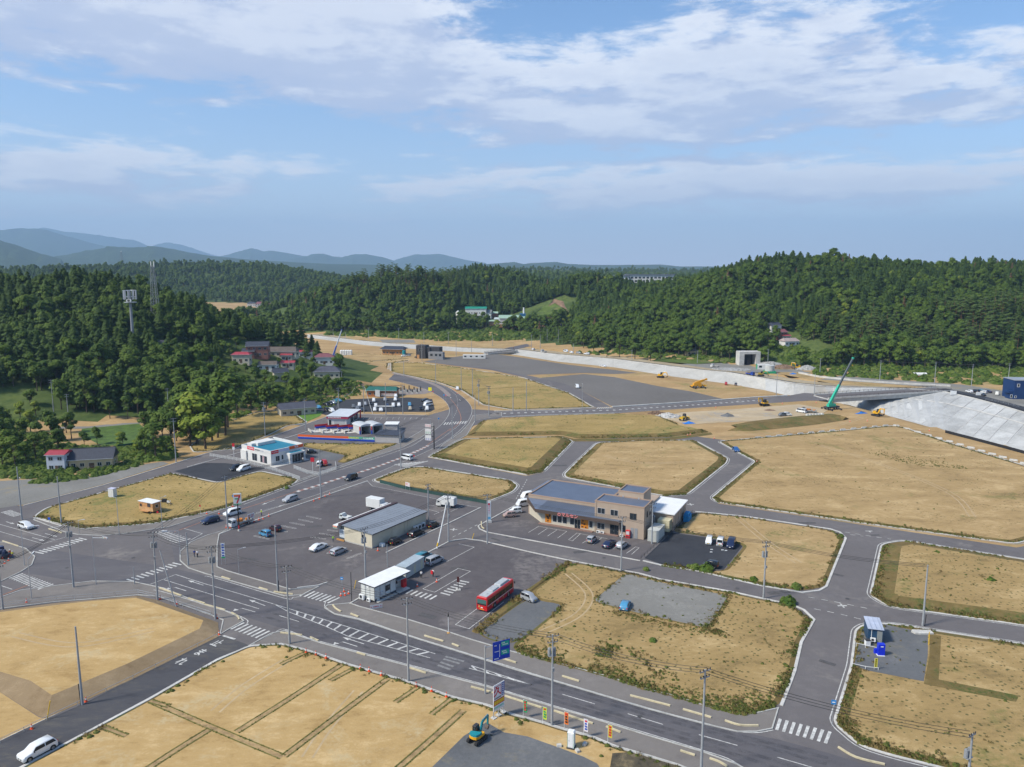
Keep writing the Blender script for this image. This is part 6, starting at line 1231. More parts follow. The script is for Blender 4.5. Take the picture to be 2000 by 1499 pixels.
b0=at_ground(1624,800);crane('green_crane','tall green and grey mobile crane beside the bridge',1624,800,tip_at(1665,700,b0,4),(.03,.42,.27),(-2.2,2.2),sc=1.15,seg=.42)
b0=at_ground(1363,758);crane('yellow_crane','yellow rough terrain crane with lowered boom on the gravel yard',1363,758,tip_at(1379,741,b0,1),(.68,.33,.015),(-2.4,-.8,1.8),sc=1.2,carrier=(.6,.3,.02),boomtop=(.62,.30,.015),seg=.7)
b0=at_ground(655,700);crane('lifting_crane','crane with white and blue boom behind the hill houses',655,700,tip_at(667,645,b0,3),(.08,.14,.50),(-2.2,2.2),sc=1.0,boomtop=(.62,.64,.68),seg=.38)
# ================================================================== people
SKIN=M('skin',(.45,.27,.18),rough=.6,var=.03);HAIR=M('hair',(.02,.017,.015),rough=.7,var=0)
def person(label,px,py,fx,fy,top,bottom,hat=None,pose=0,far=False,hold=None,z=None):
    p=at_ground(px,py,far) if z is None else G(px,py,z);q=at_ground(fx,fy,far);e=thing('person',label,'person',p,heading(p,q));k=('person',pose)
    if k not in MC:
        st=.12 if pose==1 else .0;J=[(0,0,.98),(0,0,1.20),(0,0,1.44),(0.01,0,1.53),(.02,0,1.63),(.02,0,1.72)];rad=[.15,.155,.14,.06,.095,.07];E=[(0,1),(1,2),(2,3),(3,4),(4,5)]
        def ch(parent,pts,rs):
            last=parent
            for c,r_ in zip(pts,rs): J.append(c);rad.append(r_);E.append((last,len(J) - 1));last=len(J) - 1
        for s_ in (-1,1):
            ch(0,[(0,s_*.10,.92),(s_*st*.6+.02,s_*.11,.50),(s_*st - .02,s_*.11,.09),(s_*st+.13,s_*.13,.04)],[.10,.07,.05,.045])
            el=(.02,s_*.27,1.14) if pose != 2 else (.10,s_*.25,1.14);wr_=(.10,s_*.27,.90) if pose != 2 else (.33,s_*.17,1.18);ch(2,[(0,s_*.20,1.40),el,wr_],[.065,.048,.037])
            hd=(.04,0,-.07) if pose != 2 else (.07,0,.03)
            for f_ in range(4): a=(wr_[0]+hd[0]*.8,wr_[1]+(f_ - 1.5)*.02,wr_[2]+hd[2]*.8);ch(len(J) - 1 if f_==0 else [i for i,c in enumerate(J) if c==wr_][0],[a,(a[0]+hd[0]*(1.3 - .12*abs(f_ - 1.5)),a[1],a[2]+hd[2]*(1.3 - .12*abs(f_ - 1.5)))],[.011,.009])
            wi=[i for i,c in enumerate(J) if c==wr_][0];ch(wi,[(wr_[0]+.03,wr_[1] - s_*.035,wr_[2] - .03),(wr_[0]+.055,wr_[1] - s_*.05,wr_[2] - .06)],[.012,.01])
        me=bpy.data.meshes.new('body');me.from_pydata(J,E,[]);o=bpy.data.objects.new('body_cage',me);COL.objects.link(o);sk=o.modifiers.new('s','SKIN');sk.use_smooth_shade=True
        for v,r_ in zip(me.skin_vertices[0].data,rad): v.radius=(r_,r_)
        me.skin_vertices[0].data[0].use_root=True;sb=o.modifiers.new('b','SUBSURF');sb.levels=1;dg=bpy.context.evaluated_depsgraph_get();ev=o.evaluated_get(dg);nm=bpy.data.meshes.new_from_object(ev);nm.name='body';bpy.data.objects.remove(o)
        nm.materials.clear();[nm.materials.append(m_) for m_ in (SKIN,WHITE,DARK,HAIR)];mi=[]
        for f in nm.polygons:
            c=f.center;arm=abs(c.y)>.205 and c.z<1.38 and c.z>.75
            mi.append(2 if (c.z<1.0 and not arm) else (0 if c.z>1.49 or (arm and c.z<1.2) else 1)); 
            if c.z>1.66 or (c.z>1.56 and c.x<-.02): mi[-1]=3
        nm.polygons.foreach_set('material_index',mi);nm.polygons.foreach_set('use_smooth',[True]*len(mi));MC[k]=nm
    o=part('body',MC[k],e,mat_=M('cloth_%02d_%02d_%02d' % tuple(int(c*99) for c in top),top,rough=.85,var=.08),slot=1);o.material_slots[2].link='OBJECT';o.material_slots[2].material=M('cloth_%02d_%02d_%02d' % tuple(int(c*99) for c in bottom),bottom,rough=.85,var=.08)
    m_=MB();m_.box((.115,0,1.64),(.03,.025,.035),taper=.5);m_.build('nose',SKIN,e)
    if hat: m_=MB();m_.loft([[(math.cos(a)*r_+.02,math.sin(a)*r_,z_) for a in [6.283*i/12 for i in range(12)]] for r_,z_ in ((.15,1.70),(.115,1.71),(.11,1.77),(.07,1.82),(.01,1.84))]);m_.build('helmet',M('helmet_%d' % int(hat[2]*9),hat,rough=.4,var=0),e)
    if hold=='red': m_=MB();m_.box((.42,0,1.15),(.2,.5,.7));m_.build('red_board',RED,e)
    return e
person('man in white shirt and dark trousers standing beside a white container',823,1130,832,1118,(.66,.66,.66),(.02,.02,.025),pose=0)
person('man in white shirt carrying something red beside an orange cone',846,1127,835,1133,(.66,.66,.66),(.02,.02,.025),pose=2,hold='red')
person('worker in green safety vest by the store entrance',651,1060,645,1068,(.25,.50,.06),(.10,.10,.12),pose=2)
person('worker in yellow vest and helmet behind the roadworks lorry',511,1008,500,1012,(.40,.52,.06),(.03,.04,.10),(.65,.65,.62),0)
person('man in white shirt outside the electrical shop',592,903,586,908,(.62,.62,.62),(.02,.02,.025),pose=1)
person('pedestrian in navy top waiting on the pavement corner',380,1088,370,1096,(.03,.05,.20),(.10,.10,.13),pose=1)
person('pedestrian in pale top beside the one in navy',386,1089,376,1097,(.55,.55,.58),(.02,.02,.03),pose=1)
person('worker in yellow vest and white helmet among orange cones',25,1091,18,1096,(.45,.42,.05),(.03,.06,.16),(.66,.66,.66),2)
person('worker in orange vest beside the one in yellow',20,1088,26,1094,(.6,.12,.04),(.05,.05,.08),(.66,.66,.66),0)
person('worker in orange on the far bridge',1003,681,1003,690,(.6,.2,.1),(.05,.05,.08),far=True)
# ================================================================== poles, wires, signs
def hgt_of(p,top_py):
    lo,hi=0,90
    for _ in range(40):
        m_=(lo+hi)/2
        if PX((p.x,p.y,p.z+m_))[1]>top_py: lo=m_
        else: hi=m_
    return lo
def base_at(px,py):
    a=G(px,py,CZ)
    if inpoly(np.array([a.x]),np.array([a.y]),FARPOLY)[0]: p=hit(px,py);return p
    p=hit(px,py);return Vector((p.x,p.y,max(p.z,0.0)))
POLES={}
TUBE={}
def pmesh(key,fn):
    if key not in MC: MC[key]=fn()
    return MC[key]
def pole(bx,by,tpy,ty,label,group=None,az=None,h=None):
    p=base_at(bx,by);h=h or hgt_of(p,tpy);e=thing({'u': 'utility_pole','t': 'utility_pole','p': 'concrete_pole','l': 'lamp_post','s': 'signal_post'}[ty],label,{'l': 'lamp post','s': 'traffic signal'}.get(ty,'pole'),p,az or 0,group)
    r0=.20 if ty in 'upt' else .09
    m_=MB();m_.cyl((0,0,-.4),(0,0,h),r0 if h>6 else r0*.6,(r0*.58) if h>6 else r0*.4,10);m_.build('pole',POLE if ty in 'upt' else STEEL,e)
    if ty in 'ut':
        for k,(z,w) in enumerate(((h - .25,1.9),(h - 1.15,1.6)) if h>9 else ((h - .2,1.4),)):
            m_=MB();m_.box((0,0,z),(w,.10,.10));m_.build('crossarm',STEEL,e)
            for x in (-.85,-.3,.35,.85): x=x*w/1.9;i_=part('insulator',pmesh('insulator',lambda: MB().cyl((0,0,0),(0,0,.12),.05,.05,6).cyl((0,0,.12),(0,0,.3),.09,.06,8).mesh('insulator',DARK)),e,(x,0,z+.05))
    if ty=='t':
        for x in (-.36,.36): m_=MB();m_.cyl((x,.32,h - 3.2),(x,.32,h - 2.2),.26,.26,10);m_.cyl((x,.32,h - 2.2),(x,.32,h - 2.05),.14,.1,8);m_.build('transformer',M('transformer_grey',(.26,.27,.28),var=.1),e)
        m_=MB();m_.box((0,.25,h - 3.3),(1.1,.6,.08));m_.build('transformer_shelf',STEEL,e);m_=MB();m_.box((.0,-.28,h - 5.2),(.32,.3,.55));m_.build('junction_box',M('transformer_grey',(.26,.27,.28)),e)
    if ty=='l': m_=MB();m_.cyl((0,0,h - .1),(1.2,0,h+.15),.05,.04,6);m_.build('arm',STEEL,e);m_=MB();m_.box((1.4,0,h+.14),(.65,.25,.12),taper=.7);m_.build('lamp_head',M('lamp_head',(.5,.5,.5),var=.05),e)
    if ty=='s':
        m_=MB();m_.cyl((0,0,h - .3),(3.2,0,h - .1),.06,.05,6);m_.build('arm',STEEL,e);m_=MB();m_.box((3.0,0,h - .1),(1.15,.25,.34));s_=m_.build('signal_head',M('signal_white',(.60,.61,.62),var=.05),e)
        for i in range(3): m_=MB();m_.cyl((2.65+i*.35,-.14,h - .1),(2.65+i*.35,-.12,h - .1),.12,.12,10);m_.build('signal_lamp',(M('lamp_g',(.0,.12,.08),var=0),M('lamp_y',(.2,.13,.0),var=0),M('lamp_r',(.2,.0,.0),var=0))[i],s_)
    POLES[(bx,by)]=(p,h);return e
NP=[ # base x, base y, top y, kind, label, turn
    (161,1377,1224,'p','bare concrete pole with black sleeve beside the black side road',0),(1369,1514,1308,'u','grey pole rising across the main road at the dark soil patch',.5),(1078,1418,1240,'t','pole with transformer beside the row of colourful banners',.3),(798,1332,1168,'u','pole at the edge of the sandy plots near the road cones',.3),(566,1258,1106,'u','pole at the corner of the sandy plots',.3),(421,1210,1068,'t','crowded transformer pole at the raised sandy plot corner',.4),(308,1173,1040,'t','crowded transformer pole propped by a slanting stay',.4),(144,1148,1020,'t','pole crowded with insulators at the junction kerb',.5),(6,1192,1098,'u','pole at the far end of the junction railing',.5),
    (445,1036,930,'u','double armed pole beside the store sign',.8),(543,1157,1027,'p','tall bare pole with black foot at the store car park edge',0),(714,1128,1032,'t','transformer pole at the store end wall',.8),(757,1108,1064,'p','short grey post behind the bus station roof',0),(876,1059,966,'t','pole at the bus yard corner beside a slanting white pole',.6),(837,1018,946,'u','pole at the back corner of the convenience store',.8),(627,973,878,'p','slim pale pole between main road and store car park',0),(952,1063,966,'u','pole in front of the white fish shop banner sign',.2),(1213,1116,1010,'u','pole at the kerb facing the fish shop door',.2),(1273,1063,984,'u','pole between fish shop wall and storage tanks',.2),(1491,1170,1058,'t','transformer pole standing in the back street',.3),(1802,1223,1104,'p','bare pole with black sleeve beside the blue kiosk',0),(1887,1560,1434,'t','pole with white insulators in the weedy field',.5),
    (43,1016,912,'p','bare pole beside the small left crossing',0),(120,1023,931,'p','bare pole at the corner plot kerb',0),(233,1045,972,'l','thin lamp post on the corner plot pavement',3.1),(317,1033,973,'l','lamp post beside the wooden food wagon',1.0),(344,904,817,'u','pole at the mouth of the wooded lane',.5),(330,812,759,'u','pole with floodlights inside the wood edge',.5),(134,819,770,'u','pole beside the pale lane',.5),(105,805,742,'u','pole beside the tan clearing',.5),(518,853,786,'t','double pole on the dry grass plot',.4),(597,841,779,'u','pole at the street beside the bungalow',.4),(662,805,758,'u','propped pole in the dark car park',.4),(711,808,750,'u','pole with slanting white stay in the dark car park',.4),(754,812,748,'p','pole with yellow top beside the restaurant',0),(787,809,752,'u','pole between the rows of the dark car park',.4),(884,858,792,'p','slim pole beside the curved crossing',0),(783,915,832,'u','pole at the corner of the car wash shed',.4),(841,862,822,'p','slim pole behind the tall black frame sign',0),
    (955,815,755,'t','crowded transformer pole at the cross road corner',.4),(935,792,742,'t','transformer pole at the tip of the long tan field',.4),(923,777,720,'p','pole with orange foot inside the road curve',0),(1002,804,757,'p','pole at the lower edge of the long tan field, first of two',0),(1028,803,745,'p','pole at the lower edge of the long tan field, second of two',0),(928,826,772,'p','slim pole at the cross road mouth',0),(1137,808,751,'l','lamp post beside the cross road',1.6),(1516,773,728,'p','pole where the cross road meets the bridge',0),(1590,771,730,'p','dark slim pole on the bridge approach',0),
    (188,1142,1048,'s','signal post with arm over the big junction, by the raised plot',-.2),(62,1170,1090,'s','signal post beside the thirteen bar crossing',1.8),(352,1085,1035,'s','signal post on the store corner of the junction',3.4),(155,1045,1016,'l','short lamp post at the corner plot kerb',0),(48,1105,1030,'s','signal post on the traffic island kerb',.3),(368,1105,1040,'p','post with yellow band on the store corner',0),(263,1142,1108,'p','short sign post at the lower junction crossing',0),(467,1121,1073,'l','white lamp post inside the store car park',.5)]
for a in NP: pole(a[0],a[1],a[2],a[3],a[4],az=a[5])
for bx,by,tp in ((901,763,719),(851,748,706),(789,736,706),(824,706,671),(891,696,664),(921,688,663),(962,676,652),(1137,0,0)):
    if by: pole(bx,by,tp,'p','slim grey pole among the far tan plots','slim poles among the far plots')
for bx,by,tp in ((876,672,649),(828,670,649),(779,663,641),(1038,680,654),(1055,681,654),(1068.6,666,643),(1090.5,669,644),(720,663,640),(675,664,649),(651,657,644)): pole(bx,by,tp,'u','grey utility pole beyond the river at the foot of the woods','utility poles beyond the river',.3)
for bx,by,tp in ((1499,718,682),(1601,733,700),(1234,703,684),(1340,693,665),(1362,710,685),(1450,713,684),(1718,744,704),(1825,750,707),(1897,755,712),(1968,756,710),(1120,690,672)): pole(bx,by,tp,'u','grey utility pole on the far bank below the right hill','utility poles on the far bank',.3)
for bx,by,tp in ((393,700,672),(482,690,668),(615,735,705),(404,715,690),(565,722,695),(668,752,726)): pole(bx,by,tp,'u','utility pole among the hill houses','utility poles among the hill houses',.4)
# guards, stays
def stay(label,a,b,za,zb,r=.13,mt=None,band=False):
    A=G(*a);h=zb;T=RD(b[0],b[1],A.y+za);e=thing('stay_pole',label,'pole',A);m_=MB();m_.cyl((0,0,-.3),T - A,r,r*.8,8);m_.build('pole',mt or POLE,e)
    if band: d=(T - A);m_=MB();m_.cyl(d*.05,d*.13,r*1.15,r*1.15,8);m_.build('yellow_band',YELLOW,e)
stay('slanting stay pole propping the crowded transformer pole',(345,1186),(312,1075),2,0);stay('slanting white pole at the bus yard corner',(853,1072),(872,984),2,0,.16,WHITE,True);stay('slanting white stay in the dark car park',(728,808),(712,756),1,0,.12,WHITE);stay('slanting stay below the hill houses pole',(657,806),(662,770),1,0,.12)
def guard(label,px,py,h,mt,dx=.3): p=G(px,py);e=thing('wire_guard',label,'guard',p);m_=MB();m_.cyl((0,0,0),(dx,0,h),.07,.07,8);m_.build('sleeve',mt,e)
guard('yellow wire guard leaning at the raised plot foot',92,1405,2.9,YELLOW,.7);guard('yellow wire guard by the kiosk gravel yard',1814,1262,2.6,YELLOW,-.1);guard('yellow wire guard leaning at the bus yard kerb',922,1054,1.6,YELLOW,.5);guard('yellow wire guard behind the bus station',692,1150,1.8,YELLOW,.4)
guard('black cable sleeve beside the bare pole on the side road',158,1377,3.4,BLACK,-.1);guard('black cable sleeve beside the kiosk pole',1806,1224,2.3,BLACK,.1);guard('black cable sleeve at the store car park pole',545,1158,2.6,BLACK,.0);guard('thin black post at the bus station corner',687,1176,6.2,BLACK,0.0)
# overhead lines
def wires(a,b,n=3,sag=.9,drop=.1,spread=.75):
    (pa,ha),(pb,hb)=POLES[a],POLES[b];A=pa+Vector((0,0,ha - drop));B=pb+Vector((0,0,hb - drop));d=(B - A);s_=Vector((-d.y,d.x,0)).normalized();e=thing('power_line','sagging power lines between two street poles','power line',A,0,'power lines between street poles')
    for k in range(n):
        o=s_*((k - (n - 1)/2)*spread)+Vector((0,0,-.9 if k >= 3 else 0));m_=MB();P=[]
        for i in range(11): t=i/10;P.append(d*t+o - Vector((0,0,4*sag*t*(1 - t))))
        m_.tube(P,.034,4);m_.build('wire',BLACK,e)
CH1=[(6,1192),(144,1148),(308,1173),(421,1210),(566,1258),(798,1332),(1078,1418),(1369,1514),(1887,1560)]
for a,b in zip(CH1[:-1],CH1[1:]): wires(a,b,4 if b[0]<500 else 3)
for a,b in (((421,1210),(714,1128)),((714,1128),(876,1059)),((308,1173),(445,1036)),((876,1059),(952,1063)),((952,1063),(1213,1116)),((1213,1116),(1491,1170)),((1491,1170),(1802,1223)),((837,1018),(876,1059)),((445,1036),(783,915)),((783,915),(955,815)),((955,815),(935,792)),((935,792),(923,777)),((518,853),(597,841)),((597,841),(662,805)),((662,805),(711,808)),((711,808),(787,809)),((1825,750),(1897,755)),((1897,755),(1968,756)),((1718,744),(1825,750))): wires(a,b,3,.7)
# lettering
TXT={}
def text(s_,size,mat_,parent,loc,rot=(math.pi/2,0,0),name='lettering',ext=.012,sx=1.0,align='CENTER',bold=0.0):
    k=(s_,size,ext,bold)
    if k not in TXT:
        cu=bpy.data.curves.new('t','FONT');cu.body=s_;cu.size=size;cu.extrude=ext;cu.offset=bold;cu.align_x=align;cu.align_y='CENTER';cu.resolution_u=2;o=bpy.data.objects.new('t',cu);COL.objects.link(o);dg=bpy.context.evaluated_depsgraph_get();me=bpy.data.meshes.new_from_object(o.evaluated_get(dg));bpy.data.objects.remove(o);me.materials.clear();me.materials.append(mat_);TXT[k]=me
    o=bpy.data.objects.new(name,TXT[k]);link(o,parent);o.location=loc;o.rotation_euler=rot;o.scale=(sx,1,1)
    if TXT[k].materials[0] != mat_: o.material_slots[0].link='OBJECT';o.material_slots[0].material=mat_
    return o
INK=M('black_ink',(.02,.02,.022),var=0);INKW=M('white_ink',(.75,.75,.74),var=0);INKR=M('red_ink',(.55,.02,.03),var=0);INKB=M('blue_ink',(.03,.08,.42),var=0);INKG=M('green_ink',(.02,.28,.12),var=0);INKY=M('yellow_ink',(.75,.55,.03),var=0);INKO=M('orange_ink',(.75,.22,.03),var=0)
def panel_thing(name,label,cat,px,py,fx,fy,z=None):
    """thing whose local x runs from the base pixel towards (fx, fy)"""
    p=base_at(px,py) if z is None else G(px,py,z);q=G(fx,fy,p.z);return thing(name,label,cat,p,heading(p,q))
# blue road sign on its mast
p=G(948,1356);a=G(960,1293,0);e=thing('direction_sign','blue and green road direction sign on a grey mast','road sign',p,R(28));h=hgt_of(p,1262)
m_=MB();m_.cyl((0,0,-.3),(0,0,h),.15,.12,12);m_.build('mast',STEEL,e);m_=MB();[m_.cyl((0,0,z),(1.5,0,z+.05),.05,.05,6) for z in (h - .3,h - 2.2)];m_.build('arm',STEEL,e)
m_=MB();m_.bb(1.3,4.3,-.06,-.02,h - 2.9,h+.2);s_=m_.build('sign_board',M('sign_blue',(.008,.045,.42),rough=.4,var=.03),e)
for z in (h - .35,h - 1.75): m_=MB();m_.bb(2.75,4.15,-.075,-.062,z - .42,z+.38);m_.build('green_panel',M('sign_green',(.01,.34,.25),rough=.4,var=.03),s_)
m_=MB();m_.bb(2.45,2.53,-.08,-.062,h - 2.4,h - .3);m_.bb(1.6,2.5,-.08,-.062,h - 1.45,h - 1.37);m_.build('route_line',INKW,s_)
for x,z,w in ((3.2,h - .2,.7),(3.5,h - .5,1.0),(3.3,h - 1.6,.8),(3.5,h - 1.9,.9),(1.95,h - 2.6,.8),(1.9,h - .4,.6)): m_=MB();[m_.bb(x - w/2+i*.2,x - w/2+i*.2+.13,-.082,-.064,z - .09,z+.09) for i in range(int(w/.2))];m_.build('place_name',INKW,s_)
# big standing billboard
p=G(964,1404,.18);q=G(985,1391,.18);e=thing('billboard','tall white billboard with a big red character and yellow lettering','billboard',p,heading(p,q));W_=2.3
for x in (.1,W_/2,W_ - .1): m_=MB();m_.box((x,.12,1.6),(.10,.10,3.2));m_.build('post',STEEL,e);m_=MB();m_.box((x,.05,.06),(.7,.7,.14));m_.build('footing',CONC2,e)
m_=MB();m_.bb(0,W_,-.02,.06,1.0,5.1);b_=m_.build('board',M('board_white',(.68,.68,.70),rough=.5,var=.03),e)
m_=MB();[m_.bb(x0,x1,-.035,-.022,z0,z1) for x0,x1,z0,z1 in ((.10,1.60,4.72,4.80),(.10,.17,3.2,4.8),(1.53,1.60,3.2,4.8))];m_.build('red_frame',INKR,b_);text('久',1.55,INKR,b_,(.85,-.03,3.92),bold=.03)
m_=MB();m_.bb(1.72,W_,-.035,-.022,2.95,5.0);m_.build('blue_strip',M('strip_blue',(.05,.07,.30),var=.05),b_)
for i in range(6): m_=MB();m_.box((2.0,-.042,4.75 - i*.32),(.22,.014,.2));m_.build('strip_character',INKW,b_)
for i in range(6): m_=MB();m_.box((.3+i*.24,-.03,2.95),(.16,.014,.2));m_.build('small_character',INK,b_)
m_=MB();m_.bb(.02,W_ - .02,-.033,-.021,1.85,2.7);m_.build('red_strip',M('strip_red',(.45,.05,.04),var=.05),b_)
for i in range(5): m_=MB();m_.box((.3+i*.42,-.043,2.28),(.32,.016,.55));m_.build('yellow_character',INKY,b_)
for i in range(7): m_=MB();m_.box((.25+i*.29,-.03,1.5),(.2,.014,.3));m_.build('green_character',M('pale_green_ink',(.15,.5,.42),var=0),b_)
# banner flags
for px,py,col,tx,lab in ((1022,1400,(.02,.26,.10),'red','green banner flag nearest the billboard'),(1060,1414,(.45,.55,.05),'green','lime green banner flag beside the transformer pole'),(1102,1424,(.70,.18,.03),'black','orange banner flag with dark letters'),(1140,1438,(.70,.66,.70),'blue','white and pink banner flag'),(1187,1450,(.55,.42,.05),'red','yellow and red banner flag beyond the white cabinet')):
    p=G(px,py,.1);e=thing('banner_flag',lab,'banner',p,R(-28));m_=MB();m_.cyl((0,0,0),(0,0,2.75),.03,.02,6);m_.cyl((0,0,2.7),(.62,0,2.7),.015,.015,5);m_.build('flag_pole',WHITE,e)
    m_=MB();n=9;V=[]; 
    for i in range(n): z=2.68 - i*1.9/(n - 1);w=.04*math.sin(i*1.2+px);V+=[(.02,w,z),(.62,-w+.03*math.cos(i),z)]
    m_.add(V,[(2*i,2*i+1,2*i+3,2*i+2) for i in range(n - 1)]);f=m_.build('cloth',M('flag_%d_%d' % (px,1),col,rough=.8,var=.05),e);tm={'red': INKR,'green': INKG,'black': INK,'blue': INKB}[tx]
    for i in range(4): m_=MB();m_.box((.32,-.05,2.4 - i*.4),(.3,.01,.26));m_.add([(.12,-.052,2.4 - i*.4),(.52,-.052,2.44 - i*.4),(.5,-.052,2.38 - i*.4)],[(0,1,2)]);m_.build('character',tm if i else INKR,f)
# white cabinet, kiosk things
def cabinet(): 
    p=G(1108,1462,.18);q=G(1124,1468,.18);e=thing('portable_cabinet','tall white portable toilet with green trim on the gravel yard','portable toilet',p,R(-20));m_=MB();m_.bb(-.1,1.0,-.1,1.0,0,.18);m_.build('base',DARK,e);m_=MB();m_.bb(0,.9,0,.9,.18,2.35);m_.build('shell',WHITE,e);m_=MB();m_.add([(-.04,-.04,2.35),(.94,-.04,2.35),(.94,.94,2.35),(-.04,.94,2.35),(.1,.1,2.5),(.8,.1,2.5),(.8,.8,2.5),(.1,.8,2.5)],[(3,2,1,0),(4,5,6,7),(0,1,5,4),(1,2,6,5),(2,3,7,6),(3,0,4,7)]);m_.build('roof',WHITE,e)
    for x in (-.012,.9): m_=MB();m_.bb(x,x+.03,-.02,.03,.18,2.35);m_.build('green_trim',GREEN,e)
    m_=MB();m_.bb(.14,.76,-.03,.0,.25,2.2);d=m_.build('door',WHITE,e);m_=MB();m_.box((.24,-.045,1.2),(.05,.03,.16));m_.build('handle',DARK,d)
cabinet()
# traffic cones
def cone_me():
    m_=MB();m_.bb(-.19,.19,-.19,.19,0,.05,0);m_.cyl((0,0,.05),(0,0,.30),.14,.105,10,0);m_.cyl((0,0,.30),(0,0,.50),.105,.07,10,1);m_.cyl((0,0,.50),(0,0,.72),.07,.03,10,0);return m_.mesh('cone',[ORANGE,WHITE])
CONE=cone_me()
def cones(L,label,group,far=False):
    for px,py in L:
        p=at_ground(px,py,far);p.z=.19 if (py>1262 and px<1000 and px>560) else p.z;o=bpy.data.objects.new('traffic_cone',CONE);link(o);o.location=p;o.scale=(1.15,)*3;o.rotation_euler=(0,0,random.random()*3);tag(o,label,'traffic cone',group)
cones([(598,1276),(617,1281),(637,1287),(704,1308),(721,1313),(745,1321),(813,1343),(843,1352),(872,1363)],'orange and white cone on the edge of the sandy plots','cones edging the sandy plots')
cones([(168,1371),(62,1424),(428,1240)],'orange and white cone beside the black side road','cones beside the black side road');cones([(853,1137),(815,1146)],'orange cone in the bus yard near two men','cones near the two men');cones([(738,1076)],'lone orange cone at the store corner',None)
cones([(674,1163),(681,1160),(666,1164),(672,1156)],'orange cone blocking the bus station corner','cones at the bus station corner');cones([(9,1101),(17,1095),(22,1086),(5,1092)],'orange cone around the workers at the junction island','cones around the junction workers');cones([(450,1031),(442,1031),(476,1024),(482,1022),(496,1020),(506,1016),(514,1014),(525,1009),(428,1004),(404,1004),(455,990),(452,994)],'orange cone around the roadworks lorry','cones around the roadworks lorry');cones([(613,979),(624,975),(635,970),(644,966)],'orange cone at the slim pole by the store car park','cones by the slim pole');cones([(52,1177),(313,1171),(345,1180),(424,1208)],'cone at the railing of the raised plot','cones at the raised plot railing');cones([(889,764),(887,762),(897,768),(893,769)],'orange cone around the works van on the curve','cones around the works van')
cones([(1594,787),(1660,824),(1694,823),(1815,842),(1343,851),(1348,850),(1528,789),(1398,797),(1395,857),(1478,903)],'orange cone on the building site edge','cones on the building site')
# railings round the raised plot and other fences
def railing(name,label,pix,h=1.0,step=2.0,bars=2,mt=STEEL,z=.0,solid=None,cat='fence',post_w=.06,vert=0):
    P=[G(a,b,z) for a,b in pix];e=thing(name,label,cat,P[0]);o0=P[0];P=[p - o0 for p in P]
    for a,b in zip(P[:-1],P[1:]):
        L=(b - a).length;n=max(1,round(L/step));d=(b - a).normalized();an=math.atan2(d.y,d.x)
        for i in range(n+(b is P[-1])): q=a.lerp(b,i/n);m_=MB();m_.box((q.x,q.y,h/2),(post_w,post_w,h),an);m_.build('post',mt,e)
        mid=(a+b)/2
        if solid:
            m_=MB();m_.box((mid.x,mid.y,h*.5+.03),(L,.03,h*.9),an);m_.build('panel',solid,e)
        for k in range(bars): m_=MB();m_.box((mid.x,mid.y,h - .06 - k*h*.45),(L,.05,.05),an);m_.build('rail',mt,e)
        if vert:
            m_=MB()
            for i in range(int(L/vert)): q=a.lerp(b,(i+.5)*vert/L);m_.box((q.x,q.y,h*.5),(.03,.03,h*.85),an)
            o=m_.build('bars',mt,e);o['kind']='stuff'
    return e
railing('guard_rail','grey pipe railing along the pavement above the raised plot',[(0,1187),(110,1174),(180,1169),(270,1161),(305,1169),(412,1204)],1.0,4.2,2);railing('guard_rail','low rail along the foot of the raised plot',[(424,1245),(260,1327),(92,1407),(0,1452)],.7,4.0,1)
WFEN=M('white_mesh_fence',(.62,.62,.60),var=.05)
railing('white_fence','white metal fence beside the electrical shop',[(410,892),(470,902),(540,922),(586,938)],1.2,2.0,2,WFEN,vert=.16);railing('white_fence','white metal fence round the electrical shop forecourt corner',[(574,916),(600,926),(622,930),(657,918),(655,908)],1.3,2.0,2,WFEN,vert=.14)
GNET=M('green_net',(.03,.075,.065),rough=.9,var=.15);railing('net_fence','dark green net fence round the dry plot',[(742,944),(790,956),(860,969),(930,981),(951,985)],1.1,3.0,1,DARK,solid=GNET)
railing('black_fence','low dark fence on the kerb beside the fish shop',[(1252,1094),(1300,1050),(1352,1003)],.9,2.2,2,DARK);railing('rope_fence','thin white rope fence on the kiosk gravel',[(1672,1264),(1690,1268),(1726,1276)],.8,3.0,1,WHITE);railing('rope_fence','thin rope fence along the kiosk yard edge',[(1664,1303),(1690,1309),(1715,1312)],.7,3.0,1,WHITE)
railing('guard_rail','railing of the pale yard beside the dark blue building',[(1925,783),(1950,787),(1990,797)],1.1,3.0,2,STEEL,z=CZ);railing('green_fence','green net fence behind the red roofed house',[(230,876),(255,873),(275,869)],1.4,2.5,1,GREEN,solid=GNET);railing('green_fence','green and white fence curling up the slope',[(672,778),(686,772),(693,762),(690,752)],1.2,3.0,2,WFEN)
railing('black_fence','black barrier along the foot of the levee works',[(1846,846),(1900,860),(1960,876),(2000,887)],1.2,2.5,2,BLACK,solid=BLACK)
# concrete blocks along haul road
for i in range(26):
    t=i/25;px=1480+(2000 - 1480)*t;py=(855 - (px - 1480)*.094) if px<1745 else 830+(px - 1745)*.296;p=G(px,py+1,.05);o=bpy.data.objects.new('concrete_block',pmesh('cblock',lambda: MB().box((0,0,.3),(2.6,.5,.6),taper=.85,ty=.5).mesh('block',CONC2)));link(o);o.location=p;o.rotation_euler=(0,0,R(14) if px<1745 else R(-38));tag(o,'pale concrete barrier block beside the haul road','barrier','barrier blocks along the haul road')
